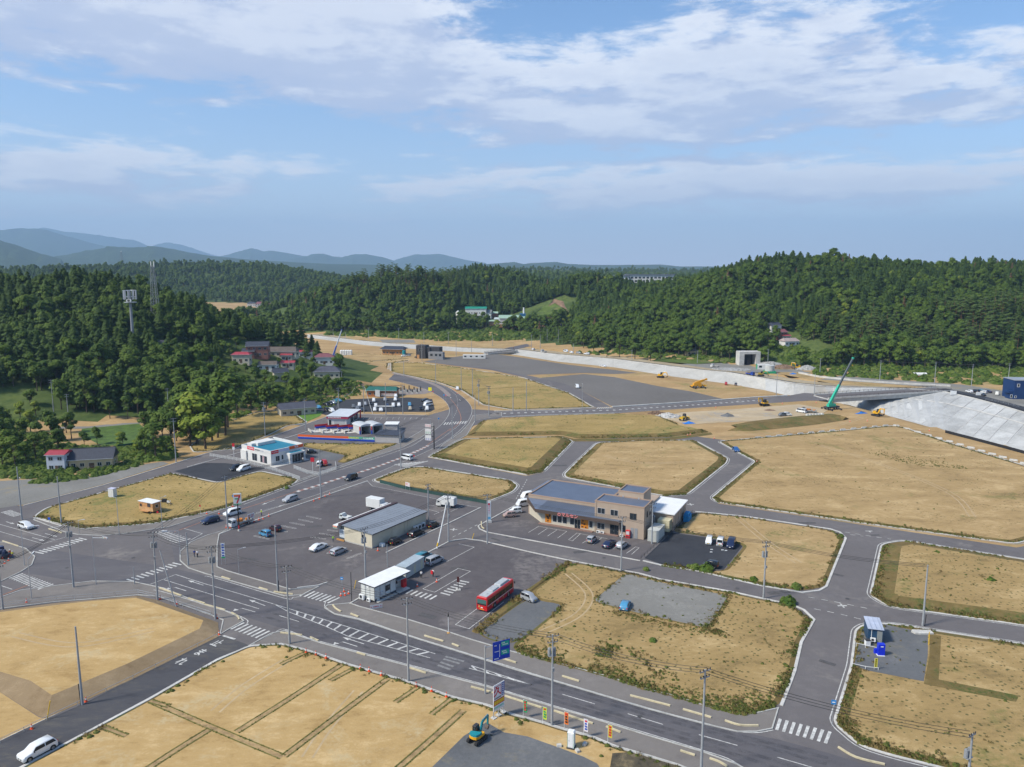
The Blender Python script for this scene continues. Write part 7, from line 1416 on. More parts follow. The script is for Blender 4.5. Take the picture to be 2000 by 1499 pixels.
# sign posts
def signpost(label,px,py,h,col,shape='round',size=.35,name='road_sign',ink=None):
    p=base_at(px,py);e=thing(name,label,'road sign',p,R(-10));m_=MB();m_.cyl((0,0,-.2),(0,0,h),.04,.04,8);m_.build('post',STEEL,e);m_=MB();mt=M('sign_%s' % label[:14],col,var=0)
    if shape=='round': m_.cyl((0,-.05,h - size),(0,-.08,h - size),size,size,16)
    else: m_.bb(-size,size,-.08,-.05,h - size*2.0,h)
    b=m_.build('sign_plate',mt,e)
    if ink: m_=MB();m_.bb(-size*.6,size*.6,-.1,-.081,h - size*1.25,h - size*.8);m_.build('symbol',ink,b)
signpost('blue round sign on the corner plot pavement',98,1033,3.0,(.01,.1,.55));signpost('blue crossing sign at the bus station street',669,1166,4.2,(.02,.22,.55),'sq',.3,ink=INKW);signpost('blue crossing sign with white plate at the right crossing',1625,1420,4.2,(.03,.3,.6),'sq',.34,ink=INKW);signpost('round blue sign beside the main road near the store sign',457,990,3.4,(.01,.15,.55));signpost('red and white striped marker on the corner plot kerb',392,1008,3.0,(.5,.03,.04),'sq',.22);signpost('blue arrow sign on the road curve',867,783,3.2,(.01,.25,.6));signpost('pink and white sign stack on the road curve',871,785,3.4,(.6,.12,.2),'sq',.3);signpost('yellow board sign above the road curve',840,772,4.0,(.75,.68,.02),'sq',.9);signpost('blue sign at the car wash corner',857,832,3.4,(.01,.2,.55));signpost('red topped post at the side street mouth',809,912,4.0,(.5,.03,.04),'round',.3);signpost('white notice board post beside the curve car park',831,812,3.0,(.6,.6,.58),'sq',.3);signpost('red marker at the road curve inner kerb',846,774,2.6,(.5,.05,.08),'sq',.3);signpost('white and red post at the junction gravel verge',40,946,2.2,(.6,.58,.56),'sq',.18)
def board(label,px,py,fx,fy,w,h,z0,col,lines_,name='notice_board',ang=None):
    e=panel_thing(name,label,'sign',px,py,fx,fy)
    if ang is not None: e.rotation_euler=(0,0,ang)
    for x in (.05,w - .05): m_=MB();m_.box((x,.05,(z0+h)/2),(.06,.06,z0+h));m_.build('post',STEEL,e)
    m_=MB();m_.bb(0,w,-.02,.02,z0,z0+h);b=m_.build('board',M('board_%d' % px,col,var=.03),e)
    for mt,z in lines_: m_=MB();n=int(w/.28);[m_.bb(.12+i*.27,.12+i*.27+.19,-.034,-.021,z0+h*z - .09,z0+h*z+.09) for i in range(n) if (i*7+px) % 5];m_.build('text_line',mt,b)
board('white parking notice board by the green net fence',792,957,804,960,1.9,1.2,1.2,(.64,.62,.60),[(INKR,.68),(INKR,.35)]);board('white roadworks notice with red letters beside the lorry',484,1024,497,1019,2.2,1.3,1.2,(.62,.60,.60),[(INKR,.65),(INKR,.35)]);board('white and orange notice lying by the bus station',723,1192,745,1188,2.4,.8,.1,(.64,.60,.58),[(INKR,.5)]);board('grey back of a board behind the restaurant',733,776,743,777,3.0,3.4,.4,(.42,.43,.44),[]);board('red and white stall board before the restaurant',744,776,768,776,8.0,1.6,.3,(.5,.46,.42),[(INKR,.85)]);board('white canopy board over a car in the dark car park',735,806,766,806,7.5,.6,2.6,(.6,.62,.62),[])
# tall black frame sign by the car wash
e=thing('frame_sign','tall black frame sign with white panels beside the main road','sign',G(848,878),R(160));H_=hgt_of(G(848,878),832)
m_=MB();m_.box((0,0,H_/2),(.32,.32,H_));m_.build('post',BLACK,e)
for z in (H_ - .4,H_ - 4.0): m_=MB();m_.box((1.8,0,z),(3.4,.16,.2));m_.build('arm',BLACK,e)
for i,z in enumerate((H_+.4,H_ - 2.2,H_ - 4.6)): m_=MB();m_.bb(1.1,3.5,-.1,.1,z - 1.0,z+.9 if i else z);pn=m_.build('panel',M('sign_panel',(.62,.60,.58),var=.06),e);m_=MB();[m_.bb(1.4+k*.8,1.6+k*.8,-.115,.115,z - .9,z - .1) for k in range(3)];m_.build('stripe',(INKR,INKG,INKB)[i],pn)
# convenience store sign
e=thing('store_sign','tall convenience store sign with orange, red and green numeral on black post','shop sign',G(467,1037,.05),R(12));H_=8.2
m_=MB();m_.cyl((0,0,0),(0,0,H_ - 1),.14,.14,10);m_.build('post',BLACK,e);m_=MB();m_.cyl((0,0,-.1),(0,0,.35),.35,.3,12);m_.build('footing',CONC2,e);m_=MB();m_.cyl((0,0,.6),(0,0,1.4),.155,.155,10);m_.build('red_band',RED,e)
m_=MB();m_.bb(-.95,.95,-.18,.18,H_ - 1.3,H_+1.5);b=m_.build('sign_box',M('sign_cream',(.64,.64,.62),rough=.4,var=.02),e)
m_=MB();m_.bb(-.75,.75,-.20,-.181,H_+.75,H_+1.05);m_.add([(.35,-.2,H_+.75),(.75,-.2,H_+.75),(.05,-.2,H_ - 1.0),(-.3,-.2,H_ - 1.0)],[(0,1,2,3)]);n7=m_.build('numeral',INKR,b);m_=MB();m_.bb(-.75,.75,-.205,-.183,H_+1.05,H_+1.22);m_.build('orange_bar',INKO,b);m_=MB();m_.bb(-.6,.3,-.22,-.206,H_+.05,H_+.35);m_.build('green_lettering',INKG,b);m_=MB();m_.bb(-.95,.95,-.20,-.181,H_ - 1.3,H_ - 1.1);m_.build('green_band',INKG,b)
# ground panel sign at store corner: blue letters on white
e=thing('banner_sign','tall white banner sign with blue letters beside the store car park','banner',G(437,1104),R(5));m_=MB();[m_.cyl((x,0,0),(x,0,5.2),.03,.03,6) for x in (-.42,.42)];m_.build('frame',STEEL,e);m_=MB();m_.bb(-.4,.4,-.03,.0,1.6,5.1);b=m_.build('cloth',M('banner_white',(.62,.66,.68),var=.04),e)
for i in range(5): m_=MB();m_.box((0,-.04,4.7 - i*.62),(.5,.015,.36));m_.build('character',INKB,b)
m_=MB();m_.bb(-.4,.4,-.045,-.03,1.6,1.95);m_.build('green_band',INKG,b)
# fish shop banner sign
e=thing('banner_sign','tall white fish shop sign with red top on the forecourt corner','shop sign',G(955,1021),R(8));m_=MB();m_.box((0,0,.25),(1.4,.8,.5));m_.build('footing',CONC2,e);m_=MB();m_.bb(-.55,.55,-.12,.12,.5,5.6);b=bevel(m_.build('board',M('banner_white',(.62,.66,.68)),e),.06);m_=MB();m_.cyl((0,-.13,5.0),(0,-.15,5.0),.28,.28,14);m_.build('emblem',INKR,b)
text('マルセン',.62,INKR,b,(0,-.14,3.6),rot=(math.pi/2,R(90),0));m_=MB();m_.bb(-.4,.4,-.14,-.121,.9,1.6);m_.build('blue_patch',M('pale_blue_ink',(.15,.4,.6),var=0),b)
# yellow advertising flag at kiosk, sign stones, small things
e=thing('banner_flag','yellow banner flag in the kiosk yard','banner',G(1707,1308,.24),R(0));m_=MB();m_.cyl((0,0,0),(0,0,2.0),.02,.02,6);m_.build('flag_pole',WHITE,e);m_=MB();m_.bb(-.02,.5,-.01,.01,.3,1.95);c_=m_.build('cloth',M('flag_yellow',(.7,.62,.05),var=.05),e);m_=MB();[m_.box((.24,-.016,1.7 - k*.36),(.24,.01,.22)) for k in range(4)];m_.build('character',INK,c_)
for px,py,lb in ((1390,1073,'first'),(1389,1078,'second')): pass
for k,(px,py) in enumerate(((1390,1074),(1389,1079),(1411,1075),(1418,1076))): o=bpy.data.objects.new('wheel_stop',pmesh('wstop',lambda: MB().box((0,0,.06),(.6,.18,.12),taper=.85).mesh('wheel_stop',WHITE)));link(o);o.location=G(px,py,.045);tag(o,'white wheel stop block on the black parking patch','wheel stop','wheel stops on the black patch')
for k,(px,py) in enumerate(((1092,1458),(1142,1455),(1128,1468))): o=bpy.data.objects.new('concrete_block',pmesh('cblk2',lambda: MB().box((0,0,.15),(.7,.5,.3),taper=.92).mesh('block',CONC2)));link(o);o.location=G(px,py,.2);o.rotation_euler=(0,0,k);tag(o,'pale concrete footing block beside the portable toilet','block','footing blocks by the portable toilet')
# road letters on the black side road
e=thing('road_lettering','white painted stop word on the black side road','road lettering',G(392,1270,.05));a=G(425,1255);b=G(350,1292);an=heading(a,b)
ND='とまれ'
for ch,(px,py) in zip('止まれ',((423,1257),(390,1275),(354,1293))): q=G(px,py,.05);o=text(ch,1.75,ROADWHITE,e,q - e.location+Vector((0,0,.012)),rot=(0,0,an - R(90)+math.pi),ext=.002,bold=.03,name='character');o.scale=(1.0,1.45,1)
# ================================================================== buildings
def framed(name,label,A,B,cat='building',z=0.0):
    p=G(A[0],A[1],z);q=G(B[0],B[1],z);e=thing(name,label,cat,p,heading(p,q));return e,(q - p).length
def fb(m_,face,c,a0,a1,z0,z1,o0,o1):
    if face=='f': m_.bb(a0,a1,c - o1,c - o0,z0,z1)
    elif face=='b': m_.bb(a0,a1,c+o0,c+o1,z0,z1)
    elif face=='r': m_.bb(c+o0,c+o1,a0,a1,z0,z1)
    else: m_.bb(c - o1,c - o0,a0,a1,z0,z1)
    return m_
FRAME=M('window_frame',(.50,.51,.52),rough=.5,var=.03);FRAMED=M('dark_frame',(.06,.06,.065),rough=.5,var=.03)
def window(e,face,c,a0,a1,z0,z1,fm=None,n=2,nm='window',t=.06):
    m_=MB();fb(m_,face,c,a0,a1,z0,z0+t,.005,.05);fb(m_,face,c,a0,a1,z1 - t,z1,.005,.05)
    for i in range(n+1): a=a0+(a1 - a0 - t)*i/n;fb(m_,face,c,a,a+t,z0+t+.001,z1 - t - .001,.005,.049)
    w=m_.build(nm,fm or FRAME,e)
    for i in range(n): s_=(a1 - a0)/n;g=MB();fb(g,face,c,a0+s_*i+t*.8,a0+s_*(i+1) - t*.4,z0+t*.9,z1 - t*.9,.003,.022);g.build('pane',GLASS,w)
    return w
def door(e,face,c,a0,a1,z1,mt=None,glass=False):
    m_=MB();fb(m_,face,c,a0,a1,.05,z1,.004,.05);d=m_.build('door',GLASS if glass else (mt or DARK),e);m_=MB();fb(m_,face,c,a1 - .16,a1 - .1,1.0,1.2,.05,.09);m_.build('handle',STEEL,d);return d
def ac(e,loc,rz=0.0,sc=1.0):
    m_=MB();m_.box((0,0,.38),(.85,.32,.62));m_.box((-.3,0,.035),(.08,.3,.07));m_.box((.3,0,.035),(.08,.3,.07));o=m_.build('air_conditioner',WHITE,e,loc=loc,rz=rz);o.scale=(sc,)*3;m_=MB();m_.cyl((-.08,-.165,.4),(-.08,-.175,.4),.24,.24,14);m_.build('fan_grille',DARK,o)
def ribs(e,P0,P1,Q0,Q1,n,mt,w=.05,h=.06,nm='roof_seams'):
    """n standing seams on the roof plane P0-P1 (eave) to Q0-Q1 (ridge)"""
    P0,P1,Q0,Q1=map(Vector,(P0,P1,Q0,Q1));m_=MB()
    for i in range(n):
        t=(i+.5)/n;a=P0.lerp(P1,t);b=Q0.lerp(Q1,t);d=(P1 - P0).normalized()*w;up=Vector((0,0,h));m_.add([a - d,a+d,b+d,b - d,a - d*.6+up,a+d*.6+up,b+d*.6+up,b - d*.6+up],[(4,5,6,7),(0,1,5,4),(1,2,6,5),(2,3,7,6),(3,0,4,7)])
    return m_.build(nm,mt,e)
CREAMW=M('cream_panel_wall',(.56,.50,.38),rough=.75,var=.07,scale=.4);ROOFG=M('grey_metal_roof',(.23,.25,.28),rough=.45,var=.08,scale=.3,metal=.2);ROOFB=M('blue_grey_metal_roof',(.16,.19,.25),rough=.42,var=.08,scale=.3,metal=.2);ROOFN=M('navy_tile_roof',(.045,.05,.068),rough=.6,var=.15,scale=1.5,bump=.4);ROOFR=M('red_metal_roof',(.33,.045,.055),rough=.5,var=.12);BEIGE=M('beige_wall',(.40,.31,.235),rough=.8,var=.06,scale=.3,streak=.8);BROWN=M('brown_fascia',(.085,.06,.048),rough=.5,var=.08);WALLW=M('white_wall',(.64,.63,.60),rough=.8,var=.06,scale=.3)
# ---- convenience store
e,L=framed('convenience_store','cream convenience store with grey metal roof and striped sign band',(727,1072),(832,1025.6));D=11.2;h1,h2=3.55,3.95
m_=MB();m_.extr([(0,.3),(9.0,.3),(9.0,h2 - .05),(0,h1 - .05)],0,L);m_.build('wall',CREAMW,e);m_=MB();m_.bb(-.05,L+.05,-.05,9.05,0,.3);m_.build('plinth',CONC,e)
m_=MB();m_.extr([(9.0,.1),(11.4,.1),(11.4,3.3),(9.0,3.3)],.7,L - .4);m_.build('shop_front',M('shop_glass',(.10,.12,.13),rough=.1,var=.1),e)
for i in range(9): m_=MB();m_.bb(.9+i*2.1,1.0+i*2.1,11.36,11.46,.1,3.0);m_.build('mullion',FRAME,e)
m_=MB();m_.bb(.64,.70,9.2,11.3,.5,2.6);m_.build('poster_window',M('poster_white',(.5,.55,.6),var=.05),e)
m_=MB();m_.extr([(-.5,h1),(9.6,h2+.02),(9.6,h2+.12),(-.5,h1+.1)],-.3,L+.3);m_.build('roof',ROOFG,e);ribs(e,(-.2,-.5,h1+.1),(L+.2,-.5,h1+.1),(-.2,9.5,h2+.12),(L+.2,9.5,h2+.12),20,ROOFG,.03,.05)
m_=MB();m_.bb(-.3,L+.3,9.7,10.7,h2 - .1,h2+.35);m_.build('parapet',M('dark_plum_fascia',(.07,.045,.05),var=.1),e);m_=MB();m_.bb(-.25,L+.2,-.58,-.5,h1 - .1,h1+.12);m_.build('gutter',DARK,e)
sg=None
for k,(mt,z0,z1) in enumerate(((WHITE,3.0,3.75),(INKO,3.45,3.6),(INKR,3.25,3.38),(INKG,3.08,3.2))): m_=MB();m_.bb(-.6 - .01*k,L+.2,10.8+.0,12.2+.012*k,z0,z1);sg2=m_.build('sign_band' if k==0 else 'band_stripe',mt,sg or e);sg=sg or sg2
for x in (7,11.5,12.8): m_=MB();m_.bb(x,x+.08,-.08,0,.3,h1);m_.build('downpipe',CREAMW,e)
for x in (15.2,16.5,17.8): ac(e,(x,-.7,0),0,1.9)
window(e,'l',0,2.6,3.3,1.9,2.9,FRAMED,1);m_=MB();m_.cyl((-.03,7.3,3.0),(0,7.3,3.0),.14,.14,10);m_.build('vent',STEEL,e)
m_=MB();m_.bb(-.35,-.05,8.9,11.4,.02,.35);m_.build('step',M('orange_step',(.45,.22,.06),var=.1),e);m_=MB();m_.bb(2.0,2.9,-1.5,-.3,.02,.75);m_.build('gas_meter_box',WHITE,e)
# ---- fish shop
e,L=framed('fish_shop','beige two storey fish shop with blue grey metal roofs and brown canopy',(1061,1023),(1257,1055));X0=14.1
m_=MB();m_.bb(-6.9,X0,5.6,21.5,.0,5.2);m_.build('shop_wall',BEIGE,e);m_=MB();m_.prism([(-.4,.1),(X0,.1),(X0,5.6),(-6.6,5.6)],0,3.05);m_.build('shop_front_wall',M('shop_cream',(.50,.45,.36),var=.05),e)
m_=MB();m_.bb(X0,L,.0,6.6,0,7.9);m_.build('office_wall',BEIGE,e);m_=MB();m_.bb(18.0,24.6,6.6,13.0,0,9.3);m_.build('stair_tower',BEIGE,e);m_=MB();m_.bb(X0,18.0,6.6,21.5,0,5.2);m_.bb(18.0,24.6,13.0,21.5,0,5.0);m_.build('back_wall',BEIGE,e)
m_=MB();m_.bb(24.6,31.5,9.5,22.5,0,4.2);m_.build('annex_wall',BEIGE,e);m_=MB();m_.bb(24.4,31.9,9.2,22.9,4.2,4.45);m_.build('annex_roof',M('white_sheet_roof',(.72,.72,.71),var=.05),e)
def capped(x0,x1,y0,y1,z,n,nm='roof'):
    m_=MB();m_.bb(x0+.25,x1 - .25,y0+.25,y1 - .25,z - .02,z+.08);r_=m_.build(nm,ROOFB,e);m_=MB();[m_.bb(*q) for q in ((x0 - .05,x1+.05,y0 - .05,y0+.25,z,z+.32),(x0 - .05,x1+.05,y1 - .25,y1+.05,z,z+.3),(x0 - .05,x0+.25,y0+.25,y1 - .25,z,z+.31),(x1 - .25,x1+.05,y0+.25,y1 - .25,z,z+.31))];m_.build('coping',M('coping_tan',(.36,.25,.18),var=.08),e)
    ribs(r_,(x0+.3,y0+.3,z+.08),(x1 - .3,y0+.3,z+.08),(x0+.3,y1 - .3,z+.08),(x1 - .3,y1 - .3,z+.08),n,ROOFB,.03,.06)
capped(-6.9,X0,5.6,21.5,5.2,40);capped(X0,L,0,6.6,7.9,24);capped(18.0,24.6,6.6,13.0,9.3,14);capped(X0+.06,17.9,6.7,21.5,5.2,8)
m_=MB();cv=[(-7.3,5.5),(-1.7,-1.3),(21.0,-1.3),(21.0,0.0),(X0,.0),(X0,5.5)];m_.add([(-7.3,5.5,3.35),(-1.7,-1.3,3.2),(21.0,-1.3,3.2),(21.0,0,3.2),(X0,0,3.2),(X0,5.5,3.35),(-7.3,5.5,4.55),(-1.7,-1.3,4.0),(21.0,-1.3,4.0),(21.0,0,4.1),(X0,0,4.1),(X0,5.5,4.6)],[(5,4,3,2,1,0),(6,7,8,9,10,11),(0,1,7,6),(1,2,8,7),(2,3,9,8),(3,4,10,9),(4,5,11,10),(5,0,6,11)]);cn=m_.build('canopy',BROWN,e)
m_=MB();m_.add([(-6.9,5.3,4.58),(-1.75,-1.15,4.05),(X0,-1.15,4.05),(X0,5.4,4.64)],[(0,1,2,3)]);m_.add([(X0,-1.15,4.05),(20.9,-1.15,4.05),(20.9,-.05,4.13),(X0,-.05,4.13)],[(0,1,2,3)]);m_.build('canopy_roof',ROOFB,cn);ribs(cn,(-1.2,-1.15,4.06),(X0,-1.15,4.06),(-1.2,5.4,4.66),(X0,5.4,4.66),34,ROOFG,.03,.08);ribs(cn,(X0+.2,-1.15,4.06),(20.9,-1.15,4.06),(X0+.2,-.05,4.14),(20.9,-.05,4.14),14,ROOFG,.03,.08)
m_=MB();m_.cyl((5.0,-1.36,3.62),(5.0,-1.31,3.62),.42,.42,20);m_.build('emblem_ring',M('sign_pink',(.75,.25,.25),var=0),cn);m_=MB();m_.cyl((5.0,-1.40,3.62),(5.0,-1.35,3.62),.24,.24,16);m_.build('emblem_centre',BROWN,cn);text('マルセン',1.15,MATS['sign_pink'],cn,(7.9,-1.36,3.64),ext=.03,bold=.02)
m_=MB();m_.bb(-1.0,X0 - .2,-1.0,.1,.0,.18);m_.build('tiled_step',M('brown_tile',(.24,.15,.12),var=.15,scale=2),e);m_=MB();m_.bb(15.5,20.5,-.9,0,0,.2);m_.build('step',MATS['brown_tile'],e)
for x in (.6,2.2): pass
for i,(x0,x1) in enumerate(((.5,2.2),(10.4,12.4))):
    m_=MB();m_.bb(x0,x1,.03,.085,.5,2.9);pn=m_.build('poster',M('orange_poster',(.62,.22,.02),var=.25,scale=2),e);m_=MB();r_=random.Random(i);[m_.box((x0+r_.uniform(.3,x1 - x0 - .3),.02,r_.uniform(.8,2.6)),(r_.uniform(.2,.6),.012,r_.uniform(.15,.5))) for _ in range(7)];m_.build('fish_print',M('dark_print',(.06,.03,.02),var=.2),pn)
for x in (2.6,4.0,5.4,7.4): window(e,'f',.1,x,x+1.2,.9,2.7,FRAME,1)
for x in (8.7,9.5): door(e,'f',.1,x,x+.72,2.5,glass=True)
window(e,'f',.1,12.6,13.6,.9,2.7,FRAME,1)
for x in (14.8,18.2): window(e,'f',0,x,x+2.0,5.0,6.5,FRAME,2)
window(e,'f',0,23.2,24.9,4.7,6.3,FRAMED,2);window(e,'f',0,14.8,16.8,1.0,2.6,FRAME,2);door(e,'f',0,18.2,19.3,2.6,glass=True);door(e,'f',0,19.35,20.4,2.6,glass=True);window(e,'f',0,20.9,22.2,1.2,2.9,FRAMED,1)
for x in (23.5,24.5): door(e,'f',0,x,x+.8,2.6,M('grey_door',(.25,.26,.27),var=.05))
for y in (2.0,4.4): window(e,'r',L,y,y+1.0,5.0,6.5,FRAMED,1)
for x in (15.3,16.4): ac(e,(x,-.55,.05))
ac(e,(21.4,-.5,.05));[MB().cyl((x,6.55,8.2),(x,6.3,8.15),.22,.2,10).build('vent',STEEL,e) for x in (19.3,23.4)]
for x,y in ((L+.06,.3),(L+.06,6.2),(X0+.4,-.06)): m_=MB();m_.cyl((x,y,0),(x,y,7.9),.05,.05,6);m_.build('downpipe',BEIGE,e)
for y in (12,14.5,17,19.5): m_=MB();m_.bb(31.5,31.56,y,y+.25,0,4.1);m_.build('pilaster',M('pilaster_tan',(.33,.25,.19),var=.05),e)
m_=MB();m_.bb(-8.2,-6.9,10.5,21.4,0,4.9);m_.build('side_wing',BEIGE,e);m_=MB();m_.bb(-8.3,-6.8,10.4,21.5,4.9,5.02);m_.build('wing_roof',ROOFB,e)
FS=e
def local(e,x,y,z=0): return e.matrix_basis @ Vector((x,y,z))
def placed(parent,name,label,cat,x,y,z=0.0,rz=0.0): p=Matrix.Translation(parent.location) @ Matrix.Rotation(parent.rotation_euler.z,4,'Z') @ Vector((x,y,z));return thing(name,label,cat,p,parent.rotation_euler.z+rz)
t=placed(FS,'vending_machine','red drinks vending machine at the fish shop wall','vending machine',22.5,-.75);m_=MB();m_.bb(0,1.0,0,.7,.05,1.95);m_.build('case',RED,t);m_=MB();m_.bb(.08,.92,-.02,0,.95,1.8);m_.build('display',M('display_pale',(.55,.5,.5),var=.2,scale=4),t);m_=MB();m_.bb(.1,.9,-.02,0,.25,.55);m_.build('slot',DARK,t)
t=placed(FS,'storage_container','white corrugated storage container beside the fish shop','container',28.0,-.6);m_=MB();m_.bb(0,2.6,0,5.6,.1,2.9);m_.build('shell',M('off_white_steel',(.50,.50,.46),var=.1),t);m_=MB();[m_.bb(.15+i*.3,.25+i*.3,-.04,0,.2,2.8) for i in range(8)];m_.build('ribs',MATS['off_white_steel'],t);m_=MB();m_.bb(-.05,2.65,-.05,5.65,2.9,3.0);m_.build('roof',MATS['off_white_steel'],t)
t=placed(FS,'water_tank','cream panel water tank behind the storage container','tank',28.5,6.0);m_=MB();m_.bb(0,3.0,0,2.6,.8,3.6);m_.build('tank_shell',M('tank_cream',(.58,.52,.34),var=.08),t);m_=MB();[m_.bb(i*.98 - .02,i*.98+.06,-.05,2.65,.78,3.64) for i in range(4)];m_.build('panel_ribs',MATS['tank_cream'],t);m_=MB();[m_.box((x,y,.4),(.15,.15,.8)) for x in (.2,2.8) for y in (.2,2.4)];m_.build('stand',DARK,t)
t=placed(FS,'exhaust_pipe','silver exhaust duct behind the fish shop','duct',27.2,7.5);m_=MB();m_.cyl((0,0,0),(0,0,3.9),.25,.25,12);m_.cyl((0,0,3.8),(-1.4,1.2,4.0),.25,.25,12);m_.build('duct',STEEL,t)
t=placed(FS,'water_bin','bright blue plastic bins at the fish shop rear','bin',32.1,17.5);m_=MB();m_.bb(0,1.4,0,3.2,0,1.5);m_.box((.7,1.6,1.6),(1.5,3.3,.15));m_.bb(.1,1.2,.3,2.6,1.7,2.3);m_.build('bins',M('bin_blue',(.01,.2,.45),var=.1),t)
# ---- bus station
e,L=framed('bus_station','small white prefabricated bus station with white flat roof',(732,1177.6),(773.4,1158));Lx=10.0
m_=MB();m_.bb(0,5.9,0,4.0,.35,3.1);m_.build('office_wall',M('prefab_white',(.55,.56,.53),var=.08,scale=.5),e);m_=MB();m_.bb(5.9,9.4,1.4,4.0,.2,3.0);m_.build('waiting_room',MATS['prefab_white'],e);m_=MB();m_.bb(-.15,9.8,-.2,4.3,3.1,3.35);m_.build('fascia',DARK,e);m_=MB();m_.bb(-.25,9.95,-.3,4.4,3.35,3.42);m_.build('roof',M('white_sheet_roof',(.72,.72,.71)),e)
for x in (0,1.45,2.9,4.3,5.85): m_=MB();m_.bb(x - .04,x+.06,-.03,.0,.35,3.1);m_.build('wall_batten',M('grey_batten',(.2,.21,.22),var=.05),e)
for y in (0.05,1.3,2.6,3.9): m_=MB();m_.bb(-.03,0,y - .04,y+.05,.35,3.1);m_.build('wall_batten',MATS['grey_batten'],e)
m_=MB();m_.bb(-.02,5.92,-.045,.01,.05,.62);m_.build('skirting',M('navy_skirting',(.05,.055,.07),var=.1),e);window(e,'f',0,3.0,4.2,1.3,2.5,FRAMED,2);door(e,'f',0,.5,1.3,2.4,MATS['prefab_white']);m_=MB();m_.bb(1.55,2.3,-.04,-.01,.9,1.9);m_.build('notice',M('notice_pale',(.5,.55,.58),var=.3,scale=4),e);m_=MB();m_.cyl((-.06,1.9,2.95),(0,1.9,2.95),.32,.32,18);m_.build('clock',WHITE,e);ac(e,(-.5,1.2,.05),R(-90),1.0);ac(e,(-.5,3.1,.05),R(-90),1.5)
m_=MB();m_.add([(6.0,-.5,2.5),(8.4,-.5,2.5),(8.4,1.4,2.75),(6.0,1.4,2.75),(6.0,-.5,2.56),(8.4,-.5,2.56),(8.4,1.4,2.81),(6.0,1.4,2.81)],[(3,2,1,0),(4,5,6,7),(0,1,5,4),(1,2,6,5),(2,3,7,6),(3,0,4,7)]);m_.build('awning',STEEL,e);m_=MB();m_.bb(6.0,9.0,-.9,1.4,0,.22);m_.build('platform',CONC2,e);window(e,'f',1.4,6.4,7.8,1.0,2.3,FRAMED,2);m_=MB();m_.bb(.3,5.6,-.75,-.05,0,.16);m_.build('step',CONC,e)
BS=e;t=placed(BS,'vending_machine','tall red vending machine under the bus station awning','vending machine',8.2,.1,.22);m_=MB();m_.bb(0,.9,0,.75,.0,1.9);m_.build('case',RED,t);m_=MB();m_.bb(.1,.8,-.02,0,1.0,1.7);m_.build('display',M('display_red',(.42,.03,.03),var=.3,scale=5),t)
e,L=framed('site_container','grey white container cabin beside the bus station',(795,1131),(826,1111.5));m_=MB();m_.bb(-.4,6.6,0,2.4,.1,2.6);m_.build('shell',M('container_white',(.47,.49,.46),var=.1),e);m_=MB();m_.bb(-.5,6.7,-.1,2.5,2.6,2.72);m_.build('roof',M('container_roof',(.36,.42,.46),var=.1),e);m_=MB();[m_.bb(-.5+i*.72,-.4+i*.72,-.1,2.5,2.72,2.78) for i in range(10)];m_.build('roof_ribs',MATS['container_roof'],e)
for i in range(12): m_=MB();m_.bb(-.3+i*.58,-.18+i*.58,-.03,0,.2,2.5);m_.build('rib',MATS['container_white'],e)
for x in (2.6,5.2): m_=MB();m_.bb(x,x+.8,-.05,-.031,.25,2.2);m_.build('door',M('door_cream',(.52,.50,.36),var=.05),e)
e=thing('timetable_post','dark bus stop post on the striped crossing','bus stop',G(895,1153));m_=MB();m_.box((0,0,.1),(1.0,.7,.2));m_.build('footing',CONC2,e);m_=MB();m_.box((0,0,1.5),(.14,.14,2.8));m_.build('post',DARK,e);m_=MB();m_.box((0,-.02,2.3),(.5,.12,1.2));m_.build('board',M('maroon_board',(.10,.03,.03),var=.1),e)
e=thing('post_box_sign','black topped thin post at the bus yard entrance','post',G(876,1237));m_=MB();m_.cyl((0,0,0),(0,0,3.4),.06,.05,8);m_.build('post',WHITE,e);m_=MB();m_.cyl((0,0,3.2),(0,0,4.1),.16,.02,8);m_.build('cap',BLACK,e);m_=MB();m_.cyl((0,0,0),(0,0,.14),.32,.26,8);m_.build('base',M('orange_base',(.6,.3,.05),var=.1),e)
# ---- electrical shop
e,L=framed('electrical_shop','white flat roofed electrical shop with blue green roof and red sign panels',(530,911),(584,898));D=16.6;H_=5.2
m_=MB();m_.bb(0,13.2,0,D,0,4.3);m_.build('wall',WALLW,e);m_=MB();[m_.bb(*q) for q in ((-.05,13.25,-.05,.3,4.3,H_),(-.05,.3,.3,D,4.3,H_ - .1),(12.9,13.25,.3,D,4.3,H_+.2),(.3,12.9,D - .3,D+.05,4.3,H_ - .2))];m_.build('parapet',WALLW,e);m_=MB();m_.bb(.3,12.9,.3,D - .3,4.3,4.45);m_.build('roof',M('teal_roof',(.012,.17,.26),rough=.6,var=.08),e);m_=MB();m_.bb(3.5,10.5,D - 4.5,D - .3,4.4,5.5);m_.bb(2.0,4.4,D - 3.0,D - .3,4.4,5.3);m_.build('roof_house',WALLW,e)
def shop_sign(face,c,a0,a1,z0,z1,mt,txt=None,tm=None,size=.5):
    m_=MB();fb(m_,face,c,a0,a1,z0,z1,.0,.09);b=m_.build('sign_panel',mt,e)
    if txt: text(txt,size,tm,b,((a0+a1)/2,c - .1,(z0+z1)/2) if face=='f' else (c - .1,(a0+a1)/2,(z0+z1)/2),rot=(math.pi/2,0,0) if face=='f' else (math.pi/2,0,R(-90)),ext=.012)
    return b
SR=M('shop_red',(.60,.02,.035),var=.03);SO=M('shop_orange',(.72,.11,.02),var=.03)
shop_sign('l',0,9.2,13.2,4.0,5.1,SR,'TOSHIBA',INKW,.85);b=shop_sign('l',0,3.0,8.8,4.0,4.9,WALLW)
for i in range(9): m_=MB();m_.bb(-.12,-.092,8.3 - i*.55,8.3 - i*.55+.36,4.25,4.68);m_.build('character',INK if i<5 else M('grey_ink',(.35,.38,.42),var=0),b)
